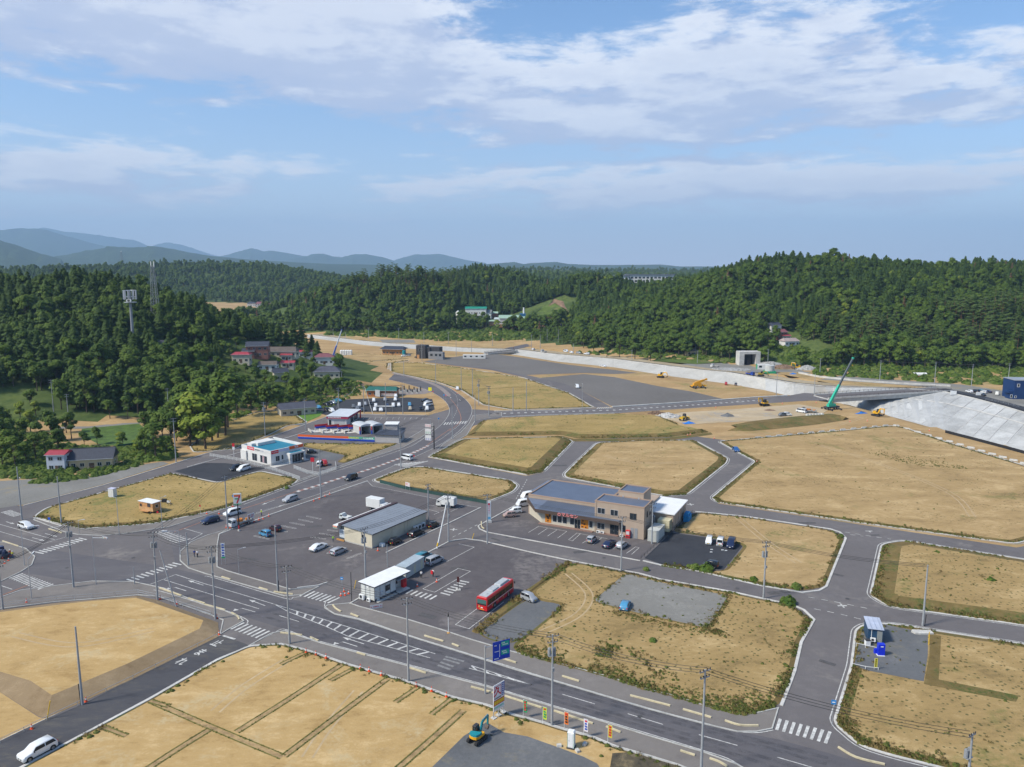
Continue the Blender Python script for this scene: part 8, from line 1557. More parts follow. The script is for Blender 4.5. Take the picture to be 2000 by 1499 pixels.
shop_sign('f',0,.2,3.0,4.0,5.1,SR,'TOSHIBA',INKW,.55);b=shop_sign('f',0,3.2,7.2,4.2,5.0,M('pale_lilac_sign',(.45,.47,.62),var=.04));shop_sign('f',0,7.4,13.1,4.25,5.3,SO,'電器',INKW,.8)
m_=MB();m_.bb(5.6,12.0,-2.6,0,3.0,3.5);m_.build('porch_roof',WALLW,e);m_=MB();m_.bb(6.4,11.2,-2.3,-.3,3.5,3.56);m_.build('porch_top',M('teal_roof',(.012,.17,.26)),e);m_=MB();m_.bb(5.6,6.6,-2.6,0,0,3.0);m_.bb(11.4,12.0,-2.6,0,0,3.0);m_.build('porch_wall',WALLW,e);m_=MB();m_.bb(6.6,11.4,-2.2,-2.12,.1,2.8);m_.build('glass_front',GLASS,e);[MB().bb(6.6+i*1.2,6.7+i*1.2,-2.24,-2.2,.1,2.8).build('mullion',FRAME,e) for i in range(5)]
window(e,'f',0,1.8,3.4,1.2,3.0,FRAME,2);window(e,'f',0,4.1,4.9,1.4,3.0,FRAME,1);window(e,'l',0,2.2,6.0,.5,3.0,FRAME,3);window(e,'l',0,7.8,10.6,.5,3.0,FRAME,2);window(e,'l',0,13.2,14.8,1.2,2.6,FRAMED,1);m_=MB();m_.bb(-.1,0,3.8,4.6,.6,2.8);m_.build('poster',M('shop_poster',(.45,.3,.32),var=.3,scale=3),e);m_=MB();m_.bb(-.6,13.4,-2.9,-.02,0,.14);m_.build('step',CONC2,e);m_=MB();m_.bb(-.5,0,D - 3.2,D,0,3.4);m_.build('side_wing',WALLW,e)
e=thing('shop_flag_sign','small red and white shop sign on a post in the electrical shop yard','shop sign',G(611,920));m_=MB();m_.cyl((0,0,0),(0,0,4.0),.07,.06,8);m_.build('post',WHITE,e);m_=MB();m_.bb(-.6,.6,-.08,.08,3.0,4.4);m_.build('sign_board',SR,e)
e=thing('shop_flag_sign','red and white sign on a post behind the electrical shop','shop sign',G(457,893));m_=MB();m_.cyl((0,0,0),(0,0,4.6),.07,.06,8);m_.build('post',WHITE,e);m_=MB();m_.bb(-.4,.4,-.08,.08,2.6,4.9);b=m_.build('sign_board',WHITE,e);m_=MB();m_.bb(-.41,.41,-.09,.09,3.7,4.9);m_.build('red_panel',SR,b)
# ---- car wash and laundry
e,L=framed('laundry_shop','white laundry shop with magenta fascia and white flat roof',(677,832.4),(700,818));m_=MB();m_.bb(0,15.7,0,8.0,0,3.1);m_.build('wall',WALLW,e);m_=MB();m_.bb(-.6,16.4,-1.0,8.4,3.1,4.0);f_=m_.build('fascia',M('magenta_fascia',(.40,.03,.075),var=.05),e);m_=MB();m_.bb(-.75,16.6,-1.15,8.6,4.0,4.12);m_.build('roof',M('pale_roof',(.52,.55,.58),var=.05),e)
m_=MB();[m_.bb(-.615,-.6,7.2 - i*.62,7.2 - i*.62+.4,3.35,3.78) for i in range(9)];m_.build('lettering',INKW,f_);window(e,'f',0,5.0,9.0,.2,2.8,FRAME,3);window(e,'f',0,9.6,14.6,.2,2.8,FRAME,3);m_=MB();m_.bb(-.04,0,.8,5.4,.1,2.4);m_.build('shutter',M('shutter_grey',(.45,.46,.46),var=.06),e);m_=MB();m_.bb(15.9,16.5,-1.0,-.6,.2,3.1);m_.build('red_column',SR,e);window(e,'l',0,6.6,7.6,.3,2.4,FRAMED,1)
for i,(px,py) in enumerate(((615,843),(637,844),(659,844.5),(680,844.5))):
    e=thing('wash_bay_sign','red and blue slanted panel of a car wash bay','car wash bay',G(px,py),R(30),'car wash bays');m_=MB();m_.bb(0,.3,-.1,.1,0,1.6);m_.bb(5.2,5.4,-.1,.1,0,1.6);m_.build('post',WHITE,e);m_=MB();m_.bb(0,5.4,-.08,.08,1.2,1.95);m_.build('blue_panel',BLUE,e);m_=MB();m_.bb(0,5.4,-.081,.081,1.952,2.7);m_.build('red_panel',RED,e);m_=MB();m_.bb(-1.9,5.6,-2.4,2.4,.0,.12);m_.build('wash_floor',CONC2,e);m_=MB();m_.bb(-2.1,-1.9,-2.6,2.5,0,1.1);m_.build('splash_wall',CONC2,e)
for i,(px,py) in enumerate(((704,849),(727,848))):
    e=thing('wash_tunnel','arched grey car wash tunnel with open front','car wash',G(px,py),R(38),'car wash tunnels');m_=MB();m_.bb(0,.5,-.2,6.2,0,3.3);m_.bb(4.3,4.8,-.2,6.2,0,3.3);m_.build('side_wall',M('tunnel_grey',(.5,.5,.48),var=.06),e)
    m_=MB();n=9;V=[]; 
    for j in range(n): a=math.pi*j/(n - 1);V+=[(2.4 - math.cos(a)*2.6,-.5,3.1+math.sin(a)*.9),(2.4 - math.cos(a)*2.6,7.0,3.1+math.sin(a)*.9)]
    m_.add(V,[(2*j,2*j+1,2*j+3,2*j+2) for j in range(n - 1)]);m_.add([V[2*j] for j in range(n)],[tuple(range(n))]);m_.build('arched_roof',M('tunnel_roof',(.46,.48,.5),var=.06),e);m_=MB();m_.bb(-.45,-.02,-.3,.0,0,1.6);m_.build('blue_panel',BLUE,e);m_=MB();m_.bb(-.45,-.02,-.3,.0,1.602,3.2);m_.build('red_panel',RED,e);m_=MB();m_.bb(.5,4.3,5.8,6.0,0,2.6);m_.build('back_brushes',DARK,e)
e,L=framed('machine_shed','pale shed with dark blue roof beside the car wash',(733,864),(780,866));m_=MB();m_.bb(0,9.4,0,6.5,0,2.9);m_.build('wall',M('grey_siding',(.42,.40,.39),var=.06),e);m_=MB();m_.extr([(-.5,2.9),(6.9,3.3),(6.9,3.45),(-.5,3.05)],-.4,9.8);m_.build('roof',ROOFN,e);window(e,'r',9.4,2,3.4,1.2,2.3,FRAMED,1)
e,L=framed('small_shed','small white roofed shed behind the dark blue shed',(752,842),(774,842));m_=MB();m_.bb(0,5.0,0,5,0,2.6);m_.build('wall',M('grey_siding',(.42,.40,.39)),e);m_=MB();m_.bb(-.3,5.3,-.3,5.3,2.6,2.8);m_.build('roof',WHITE,e)
e,L=framed('banner_fence','long low fence painted orange, blue and green beside the car wash',(582,857.6),(732,864),'fence'); 
for i in range(6): a=L*i/6;b_=L*(i+1)/6 - .06;m_=MB();m_.bb(a,b_,-.05,.05,.15,.85);m_.build('lower_panel',BLUE,e);m_=MB();m_.bb(a,b_,-.052,.052,.87,.95);m_.build('white_line',WHITE,e);m_=MB();m_.bb(a,b_,-.055,.055,.96,1.75);m_.build('upper_panel',SO if i<4 else M('fence_green',(.10,.42,.26),var=.05),e);m_=MB();m_.box((a,.1,.9),(.08,.08,1.8));m_.build('post',STEEL,e)
m_=MB();[m_.bb(L*.66+i*.62,L*.66+i*.62+.4,-.072,-.056,1.15,1.55) for i in range(7)];m_.build('lettering',INKY,e);m_=MB();[m_.bb(L*.85+i*.6,L*.85+i*.6+.38,-.072,-.056,1.15,1.55) for i in range(7)];m_.build('lettering',INKW,e)
# ---- generic gabled or hipped house
def house(name,label,p,rz,w,d,h,rh,wall,roof,hip=0.0,storey=1,ov=.5,wins=None,sub=None,cat='house'):
    e=thing(name,label,cat,p,rz);m_=MB();m_.bb(-w/2,w/2,-d/2,d/2,-1.5,h);m_.build('wall',wall,e);x,y=w/2+ov,d/2+ov;k=hip*y
    m_=MB();m_.add([(-x,-y,h),(x,-y,h),(x,y,h),(-x,y,h),(-x+k,0,h+rh),(x - k,0,h+rh)],[(3,2,1,0),(0,1,5,4),(2,3,4,5),(1,2,5),(3,0,4)]);r_=m_.build('roof',roof,e);m_=MB();m_.bb(-x+k,x - k,-.12,.12,h+rh - .02,h+rh+.12);m_.build('ridge',roof,r_);m_=MB();m_.bb(-x,x,-y - .08,-y+.02,h - .12,h+.02);m_.build('gutter',FRAME,r_)
    n=max(2,int(w/2.6))
    for s_ in range(storey):
        z0=.9+s_*(h/storey)
        for i in range(n): a=-w/2+w*(i+.25)/n;window(e,'f',-d/2,a,a+w/n*.5,z0,min(z0+1.2,h - .2),FRAME,2)
        window(e,'r',w/2,-d*.2,d*.15,z0,min(z0+1.1,h - .2),FRAME,2)
    door(e,'f',-d/2,-w*.04,w*.04+.5,2.0,M('brown_door',(.12,.07,.04),var=.1))
    return e
def hh(px,py): return hit(px,py)
e=house('bungalow','beige bungalow with blue grey roof and bright lawn',G(580,808.5),R(28),15.5,8.2,3.2,2.2,M('bungalow_beige',(.46,.42,.34),var=.06),M('slate_roof',(.075,.078,.10),var=.12,bump=.3))
RW=M('lilac_white_wall',(.50,.52,.58),var=.05);e=house('red_roofed_house','white two storey house wing with crimson roof',G(119,917),R(4),5.6,6,5.6,.9,RW,ROOFR,storey=2,ov=.4)
e=house('dark_roofed_house','cream house with dark navy roof beside the crimson roofed wing',G(184,911),R(14),13.0,7.0,3.3,3.0,M('peach_wall',(.52,.40,.24),var=.06),ROOFN)
BR=M('brick_red_wall',(.24,.105,.08),var=.12);PK=M('cream_house_wall',(.52,.47,.36),var=.08);ROOFBR=M('brown_roof',(.12,.095,.08),var=.15);ROOFPL=M('plum_roof',(.20,.075,.085),var=.12)
HS=[('two storey red brick house with navy tiled roof on the hill terrace',505,696,8,11.5,7.5,6.0,2.2,BR,ROOFN,0,2),('small brown roofed annex left of the red brick house',487,696,8,6,5,3,1.5,BR,ROOFN,0,1),('white house with bright red roof below the brick house',473,708,4,9,6,4.4,1.2,PK,ROOFR,.5,1),('long low house with grey brown roof on the hill terrace',552,696,2,17,8,3.2,2.2,PK,ROOFBR,.3,1),('small cream hut with red roof',561,704,6,6.2,5,3.2,1.1,PK,ROOFR,.2,1),('white cottage with thin red roof',597,698,6,7.5,5,3.4,.9,WALLW,ROOFR,.2,1),('white house with plum hipped roof facing the valley',634,711,8,11,7,4.4,1.9,WALLW,ROOFPL,.8,1),('house with large blue grey hipped roof between trees',640,737,6,14,8,3.6,2.6,PK,M('slate_roof',(.075,.078,.10)),.8,1),('cream house with navy roof half hidden by trees',548,742,25,7,6,4.2,2.0,PK,ROOFN,0,1),('low shed with red and white roof among the trees',563,718,6,7,5,2.8,1.0,PK,ROOFR,0,1),('brown roofed shed with white fascia below the terrace',524,722,4,10,6,3.0,1.6,WALLW,ROOFBR,.2,1),('dark roofed house above the tall antenna trees',338,692,-8,12,7,4.0,2.0,PK,ROOFN,.6,1),('grey roofed long house behind the antenna tree',316,684,-8,11,6,3.4,1.8,WALLW,ROOFN,.5,1),('low brown roofed house in the trees beside the lane',395,716,5,12,6,3.0,1.8,PK,ROOFBR,.3,1)]
for lb,px,py,ang,w,d,h,rh,wl,rf_,hp,st in HS: house('house',lb,hh(px,py),R(ang),w,d,h,rh,wl,rf_,hp,st)
for lb,px,py,ang,w,d,h,rh,wl,rf_,hp,st in [('white house in the distant valley, upper one',510,601,10,15,9,6,3,WALLW,ROOFPL,.5,2),('red roofed house in the distant valley, beside the road',524,602,-5,13,9,5,3,PK,ROOFPL,.5,1),('cream house in the distant valley, lowest one',518,609,0,18,9,4,2.5,WALLW,ROOFN,.3,1),('grey roofed house in the distant valley',492,599,0,12,9,5,2.5,WALLW,ROOFN,.5,2),('white cottage on the slope across the river, uppermost',1512,646,10,8,6,4,2,WALLW,ROOFN,.3,1),('red walled cottage on the slope across the river',1523,662,15,8,6,5,2,BR,ROOFPL,.3,2),('white walled pale roofed cottage across the river',1541,675,15,11,7,3.2,2,WALLW,M('pale_pink_roof',(.34,.27,.25),var=.1),.3,1),('small white hut beside the red cottage',1533,664,10,6,5,3,1.2,WALLW,ROOFR,.2,1),('small peach hut below the yellow tree',1349,694,5,7,5,3.2,1.3,M('peach_wall',(.52,.40,.24)),ROOFBR,.2,1),('orange roofed hut among trees across the river',1374,655,0,8,5,2.4,2.0,M('peach_wall',(.52,.40,.24)),M('orange_roof',(.30,.11,.05),var=.1),.3,1)]: house('house',lb,hh(px,py),R(ang),w,d,h,rh,wl,rf_,hp,st)
# ---- buildings on the flat far plots
e=house('resthouse','small wooden resthouse with dark curved roof on the far plots',G(770,692),R(-12),16,8,4.2,1.8,WOOD,ROOFN,.35,1,1.6)
e=thing('modern_house','dark grey modern house with pale concrete wing','house',G(826,700),R(-14));m_=MB();m_.bb(-4,3,-3,5,0,9.5);m_.build('tower_wall',M('charcoal_wall',(.05,.048,.052),var=.1),e);m_=MB();m_.bb(3,13,-1,6,0,8.2);m_.bb(3.02,6,-2,-1,4,8.2);m_.build('side_wall',MATS['charcoal_wall'],e);m_=MB();m_.bb(6,17,-5,-1.02,0,5.2);m_.build('pale_wing',M('grey_render',(.24,.24,.25),var=.06),e)
for x in (7.5,11,14): window(e,'f',-5,x,x+1.8,2.4,4.0,FRAMED,2)
window(e,'f',-3,-2,1,5.5,7.5,FRAME,2);door(e,'f',-3,-3.4,-1.6,2.8,WOOD)
e=thing('site_cabin','row of white cabins on the dark gravel yard','cabin',G(904,701),R(-3))
for i in range(4): m_=MB();m_.bb(i*4.1,i*4.1+4.0,0,3.2,.1,2.8);c_=m_.build('cabin',WALLW,e);window(c_,'f',0,i*4.1+1.0,i*4.1+2.6,1.2,2.2,FRAMED,1)
for i in range(5): e=thing('white_tank','white upright tank in a row behind the hill houses','tank',G(667+i*4.6,694),0,'row of white tanks');m_=MB();m_.cyl((0,0,0),(0,0,3.4),1.1,1.1,14);m_.cyl((0,0,3.4),(0,0,3.9),1.1,.4,14);m_.build('tank',WHITE,e)
e=thing('water_tank','small turquoise tank beside the resthouse','tank',G(789,694));m_=MB();m_.cyl((0,0,0),(0,0,3.4),1.3,1.2,14);m_.cyl((0,0,3.4),(0,0,3.7),1.2,.4,14);m_.build('tank',M('tank_turquoise',(.01,.25,.3),var=.08),e)
e=house('restaurant','log restaurant with dark green roof by the dark car park',G(748,773),R(-4),15,7,3.2,1.5,M('log_orange',(.42,.16,.05),var=.18,scale=2),M('green_roof',(.02,.12,.10),var=.1),.2,1,.7)
for i in range(14): 
    p=G(780+i*3.2,764+(i % 3)*2.2);e=thing('gravestone','dark stone monument in the yard beside the restaurant','monument',p,random.uniform(-.2,.2),'stone monuments beside the restaurant');m_=MB();m_.box((0,0,.3),(1.2,1.0,.6));m_.build('base',CONC,e);hh_=random.uniform(1.2,2.4);m_=MB();m_.box((0,0,.6+hh_/2),(.6,.45,hh_),taper=.9);m_.build('stone',random.choice((DARK,DARK,CONC)),e)
sheet('stone_yard',world_pts([(776,762),(830,760),(842,766),(830,770),(790,772),(774,770)]),MATS['pink_pavement'],.05,'pinkish yard of stone monuments')
# ---- concrete gate box and rubble yard
e=thing('sluice_gate_house','white concrete portal with dark opening across the river','concrete structure',base_at(1461,713),R(4));m_=MB();m_.bb(-7,-3.8,-3,4,-1,7.4);m_.bb(4.0,7,-3,4,-1,7.4);m_.build('side_wall',CONC2,e);m_=MB();m_.bb(-7,7,-3,4,7.4,9.0);m_.build('top_slab',CONC2,e);m_=MB();m_.bb(-3.8,4.0,3.2,3.9,-1,7.38);m_.build('back_wall',DARK,e);m_=MB();m_.box((.5,1,2.0),(4,2,4),.3,taper=.6);m_.build('machinery',DARK,e)
def heap(label,px,py,r,h,mt,name='rubble_heap',n=60,z=None):
    p=base_at(px,py) if z is None else G(px,py,z);e=thing(name,label,'heap',p);rr=random.Random(int(px));m_=MB();k=14;rings=[]
    for j in range(6): t=j/5;rings.append([(math.cos(6.283*i/k)*r*(1 - t)*rr.uniform(.85,1.1),math.sin(6.283*i/k)*r*.7*(1 - t)*rr.uniform(.85,1.1),h*(t ** .8)*rr.uniform(.8,1.0) - .05) for i in range(k)])
    m_.loft(rings,caps=False);m_.build('mound',mt,e)
    if n:
        m_=MB()
        for i in range(n): a=rr.uniform(0,6.28);q=math.sqrt(rr.random());m_.box((math.cos(a)*r*q,math.sin(a)*r*.7*q,h*(1 - q)*.9+.1),(rr.uniform(.3,1.1),rr.uniform(.3,.8),rr.uniform(.2,.6)),rr.uniform(0,3),taper=.8)
        o=m_.build('rubble',mt,e);o['kind']='stuff'
RUB=M('rubble_grey',(.36,.35,.33),var=.3,scale=1.5);RUBB=M('rubble_brown',(.22,.14,.09),var=.3,scale=1.5)
heap('pale rubble heap at the foot of the right hill',1576,722,8,3.2,RUB);heap('brown rubble heap beside the cabins',1530,718,9,2.2,RUBB);heap('grey rubble heap behind the diggers',1505,712,10,2.2,RUB);heap('low grey rubble on the far bank',1430,722,12,1.0,RUB);heap('pale rubble beside the white lorry',1405,721,6,.9,RUB);heap('white broken stone heap near the loader',1305,814,6,1.8,M('rubble_white',(.5,.48,.45),var=.3,scale=2));heap('dark gravel cone on the building site',1421,813,3.4,1.6,GRAVEL,'gravel_heap',0);heap('brown log and soil heap near the loader',1282,808,4,1.2,RUBB);heap('small brown soil heap on the building site',1503,802,3,.7,RUBB,'soil_heap',0)
e=thing('site_cabin','white cabin with green end in the rubble yard','cabin',base_at(1479,722),R(-5));m_=MB();m_.bb(0,7.5,0,3,0,3.2);m_.build('cabin',WALLW,e);m_=MB();m_.bb(-.1,0,0,3,0,3.2);m_.build('green_end',GREEN,e);window(e,'f',0,1.0,2.8,1.2,2.4,FRAMED,1)
e=thing('silo_tank','white round tank on green base in the rubble yard','tank',base_at(1503,729),0);m_=MB();m_.bb(-3,3,-3,3,0,1.4);m_.build('green_base',GREEN,e);m_=MB();m_.cyl((0,0,1.4),(0,0,4.8),2.8,2.8,18);m_.build('tank',M('tank_pale',(.48,.48,.46),var=.08),e)
def tarp(label,px,py,w,d,far=False): p=at_ground(px,py,far) if not far else base_at(px,py);e=thing('blue_tarpaulin',label,'tarpaulin',p,.3);rr=random.Random(px);m_=MB();n=7;V=[];[V.append((-w/2+w*i/(n - 1),-d/2+d*j/(n - 1),max(.02,.9*(1 - abs(i - 3)/3)*(1 - abs(j - 3)/3)+rr.uniform(-.05,.1)))) for j in range(n) for i in range(n)];m_.add(V,[(j*n+i,j*n+i+1,(j+1)*n+i+1,(j+1)*n+i) for j in range(n - 1) for i in range(n - 1)]);m_.build('sheet',M('tarp_blue',(.02,.17,.55),rough=.5,var=.1),e)
tarp('blue tarpaulin over materials beside the loader',1345,827,5,3);tarp('small blue tarpaulin in the rubble yard',1549,731,5,3,True);tarp('thin blue sheet beside the haul road',1682,808,6,1.6)
e=thing('pipe_stack','pale stacked concrete pieces on the building site','concrete stack',G(1592,812),R(15));[MB().box((i*1.5 - 4,0,.45),(1.1,1.6,.9),taper=.7).build('piece',CONC2,e) for i in range(6)]
e=thing('hill_tank','white and red tank lying on the right hillside','tank',base_at(1795,737),0);m_=MB();m_.cyl((-4,0,1.4),(4,0,1.4),1.3,1.3,14);m_.build('tank',WHITE,e);m_=MB();m_.bb(-3.6,3.6,-1.32,1.32,.1,1.0);m_.build('red_cradle',RED,e)
# ---- dark blue building
e=thing('blue_building','dark blue two storey building with white framed windows at the levee','building',G(1979,780,CZ+.1),R(-4));bl=M('navy_cladding',(.008,.035,.12),rough=.5,var=.06,streak=.8);m_=MB();m_.bb(0,14,0,10,0,9.2);m_.build('wall',bl,e);m_=MB();m_.bb(-2.4,0,.5,5,2.9,3.8);m_.build('porch_roof',bl,e);m_=MB();m_.bb(-1.4,0,.6,4.8,0,2.9);m_.build('porch_wall',bl,e);m_=MB();m_.bb(-.2,14.2,-.2,10.2,9.2,9.5);m_.build('roof',STEEL,e);window(e,'f',0,1.2,2.5,6.0,7.6,WHITE,1,t=.15);window(e,'f',0,.4,1.4,.6,1.7,WHITE,1,t=.12);window(e,'f',.6,-1.2,-.2,.5,2.2,WHITE,1,t=.12)
for x0,lb in ((-13,'nearer'),(-24,'farther')):
    t=placed(e,'white_gate','white panel gate beside the dark blue building' if x0==-13 else 'white panel gate by the parked cars','gate',x0,9 if x0==-13 else 12);m_=MB();m_.bb(0,3,0,.2,0,1.9);m_.build('panel',WHITE,t)
# ---- kiosk, wagon, locker
e,L=framed('kiosk','dark blue prefabricated kiosk with pale metal roof',(1694.3,1254.6),(1722.4,1258),z=.23);kb=M('kiosk_blue',(.02,.06,.12),rough=.5,var=.08,streak=.8);m_=MB();m_.bb(0,2.4,0,4.2,.1,2.6);m_.build('wall',kb,e);m_=MB();m_.extr([(-.25,2.6),(4.5,2.75),(4.5,2.85),(-.25,2.7)],-.12,2.52);m_.build('roof',M('kiosk_roof',(.42,.46,.56),var=.08),e);m_=MB();[m_.bb(x,x+.04,-.25,4.5,2.86,2.92) for x in (.4,1.2,2.0)];m_.build('roof_seams',MATS['kiosk_roof'],e);m_=MB();m_.bb(1.45,2.3,-.04,0,.15,2.3);m_.build('door',M('kiosk_door',(.24,.25,.24),var=.05),e);m_=MB();m_.cyl((.55,-.06,.8),(.55,-.06,2.5),.04,.04,6);m_.build('pipe',WHITE,e);ac(e,(.8,-.3,.35));[MB().bb(x,x+.03,-.012,0,.1,2.6).build('wall_rib',kb,e) for x in (.2,.5,.9,1.2)]
t=thing('vending_machine','bright blue drinks vending machine beside the kiosk','vending machine',G(1715,1281,.24),R(-5));m_=MB();m_.bb(0,1.1,0,.8,.05,2.0);m_.build('case',M('vend_blue',(.01,.03,.55),rough=.35,var=.03),t);m_=MB();m_.bb(.35,.8,-.02,0,1.55,1.7);m_.build('logo',INKW,t);m_=MB();m_.bb(-.15,1.1,-.2,1.0,0,.05);m_.build('base',WHITE,t);m_=MB();m_.bb(1.1,1.13,.1,.7,.2,1.9);m_.build('side_panel',M('vend_pale',(.2,.4,.6),var=.1),t)
t=thing('recycling_bin','small blue bin beside the vending machine','bin',G(1710,1276,.24));m_=MB();m_.box((0,0,.4),(.5,.5,.8),taper=.9);m_.build('bin',MATS['vend_blue'],t);t=thing('white_bin','white bin with dark lid at the kiosk corner','bin',G(1694,1260,.24));m_=MB();m_.box((0,0,.45),(.8,.7,.9));m_.build('bin',WHITE,t);m_=MB();m_.box((0,0,.95),(.85,.75,.12));m_.build('lid',DARK,t)
t=thing('gravel_kerb','white concrete island round the kiosk pole','kerb',G(1798,1236,.24));m_=MB();m_.prism([(-1.6,.2),(-1.3,-.6),(-.4,-.8),(2.0,-.7),(2.0,.5),(-1.2,.7)],0,.28);m_.build('island',CONC2,t)
e,L=framed('food_wagon','wooden food wagon with white flat roof on the corner plot',(272,998.4),(299.2,1004),z=.4);m_=MB();m_.bb(0,L,0,2.6,.5,2.8);m_.build('body',WOOD,e);m_=MB();m_.bb(-.15,L+.15,-.15,2.75,2.8,2.92);m_.build('roof',M('white_sheet_roof',(.72,.72,.71)),e);m_=MB();[m_.bb(-.02,L+.02,-.03,0,.6+i*.22,.6+i*.22+.19) for i in range(4)];m_.build('planks',M('wood_pale',(.55,.34,.16),var=.15),e);m_=MB();m_.bb(3.4,4.6,-.05,0,1.7,2.6);m_.build('serving_hatch',DARK,e);m_=MB();m_.bb(1.3,4.4,-.9,-.02,.55,.64);m_.build('deck',WOOD,e);window(e,'f',0,.4,1.3,1.4,2.3,WOOD,1);window(e,'r',L,.8,1.7,1.4,2.3,FRAME,1)
ty,ri=wheel_meshes(.34,.22)
for x in (1.2,4.4):
    for y in (.15,2.45): w=part('wheel',ty,e,(x,y,.34));part('rim',ri,w)
t=thing('trailer_bike','white moped and dark crate beside the food wagon','moped',G(330,985,.4),R(-25));m_=MB();m_.tube([(-.6,0,.5),(0,0,.45),(.4,0,.6),(.6,0,1.05)],.09,6);m_.box((-.3,0,.8),(.7,.3,.2));m_.build('frame',WHITE,t);ty2,ri2=wheel_meshes(.27,.12);[part('rim',ri2,part('wheel',ty2,t,(x,0,.27))) for x in (-.6,.7)]
t=thing('dark_crate','dark box behind the moped','box',G(321,981,.4));m_=MB();m_.box((0,0,.45),(1.3,.9,.9),taper=.9);m_.build('box',BLACK,t);t=thing('round_sign','small round red and blue sign before the wagon','sign',G(308,1006,.4));m_=MB();m_.cyl((0,0,0),(0,0,.9),.03,.03,6);m_.build('post',STEEL,t);m_=MB();m_.cyl((0,-.03,.75),(0,0,.75),.3,.3,12);m_.build('plate',INKR,t)
e,L=framed('storage_locker','white upright storage locker on the corner plot',(211.6,970.8),(221.6,972),z=.4);m_=MB();m_.bb(0,1.9,0,1.3,.05,2.4);m_.build('shell',WALLW,e);m_=MB();m_.bb(-.05,1.95,-.05,1.35,2.4,2.5);m_.build('roof',M('lilac_metal',(.5,.5,.62),var=.05),e);[MB().bb(x,x+.03,-.02,0,.1,2.35).build('panel_seam',FRAME,e) for x in (.02,.62,1.25,1.84)]
# truck with lamps at the junction island
lorry('works_truck','dark works lorry behind cones at the junction island',4,1088,-14,1078,4.6,1.8,(.02,.04,.10),'bed',boxcol=(.05,.06,.09),loadcol=(.06,.07,.12))
# ---- masts
def antenna():
    p=hit(262,690);e=thing('phone_mast','tall grey phone mast with round antenna crown','antenna mast',p);h=hgt_of(p,566);m_=MB();m_.cyl((0,0,-1),(0,0,h - 1),.85,.55,14);m_.build('column',M('mast_grey',(.26,.27,.29),var=.1),e);rr=3.0
    for z in (h - 6.4,h - 3.6,h - .4):
        m_=MB();P=[(math.cos(6.283*i/10)*rr,math.sin(6.283*i/10)*rr,z) for i in range(11)];m_.tube(P,.12,5);[m_.cyl((0,0,z),P[i],.07,.07,5) for i in range(0,10,2)];m_.build('ring',STEEL,e)
    for i in range(9): a=6.283*i/9;m_=MB();m_.box((math.cos(a)*rr,math.sin(a)*rr,h - 2.6),(.45,.4,4.6),a);m_.build('antenna_panel',M('panel_grey',(.42,.43,.45),var=.05),e)
    m_=MB();m_.cyl((0,0,h - 6.5),(0,0,h - 6.2),2.8,2.8,12);m_.build('platform',STEEL,e)
    for i in range(3): m_=MB();m_.cyl((1.2+i*.6 - 1,-2.9,h - 5.4),(1.2+i*.6 - 1,-3.3,h - 5.4),.7,.7,12);m_.build('dish',WHITE,e)
antenna()
def lattice(label,px,py,tp,w0=3.2,w1=.9,dist=None,mt=None):
    p=hit(px,py) if dist is None else RD(px,py,dist);e=thing('lattice_tower',label,'lattice tower',p);h=hgt_of(p,tp);mt=mt or M('tower_grey',(.25,.26,.28),var=.1);n=7;lv=[(i/n,w0+(w1 - w0)*i/n) for i in range(n+1)]
    for sx_,sy_ in ((-1,-1),(1,-1),(1,1),(-1,1)): m_=MB();m_.cyl((sx_*w0/2,sy_*w0/2,-1),(sx_*w1/2,sy_*w1/2,h*.94),.12*h/30,.09*h/30,5);m_.build('leg',mt,e)
    for (t0,a),(t1,b) in zip(lv[:-1],lv[1:]):
        m_=MB();z0,z1=t0*h*.94,t1*h*.94;C0=[(-a/2,-a/2),(a/2,-a/2),(a/2,a/2),(-a/2,a/2)];C1=[(-b/2,-b/2),(b/2,-b/2),(b/2,b/2),(-b/2,b/2)]
        for i in range(4): j=(i+1) % 4;m_.cyl((*C0[i],z0),(*C1[j],z1),.06,.06,4);m_.cyl((*C0[j],z0),(*C1[i],z1),.06,.06,4);m_.cyl((*C1[i],z1),(*C1[j],z1),.06,.06,4)
        m_.build('bracing',mt,e)
    for x in (-.8,.8): m_=MB();m_.box((x,0,h*.96),(.4,.4,h*.08));m_.build('antenna',WHITE,e)
lattice('slim lattice tower rising from the left wood',306,640,511,4.2,1.4);lattice('far lattice tower with orange top on the distant hill',239,525,490,8,2.5,1900)
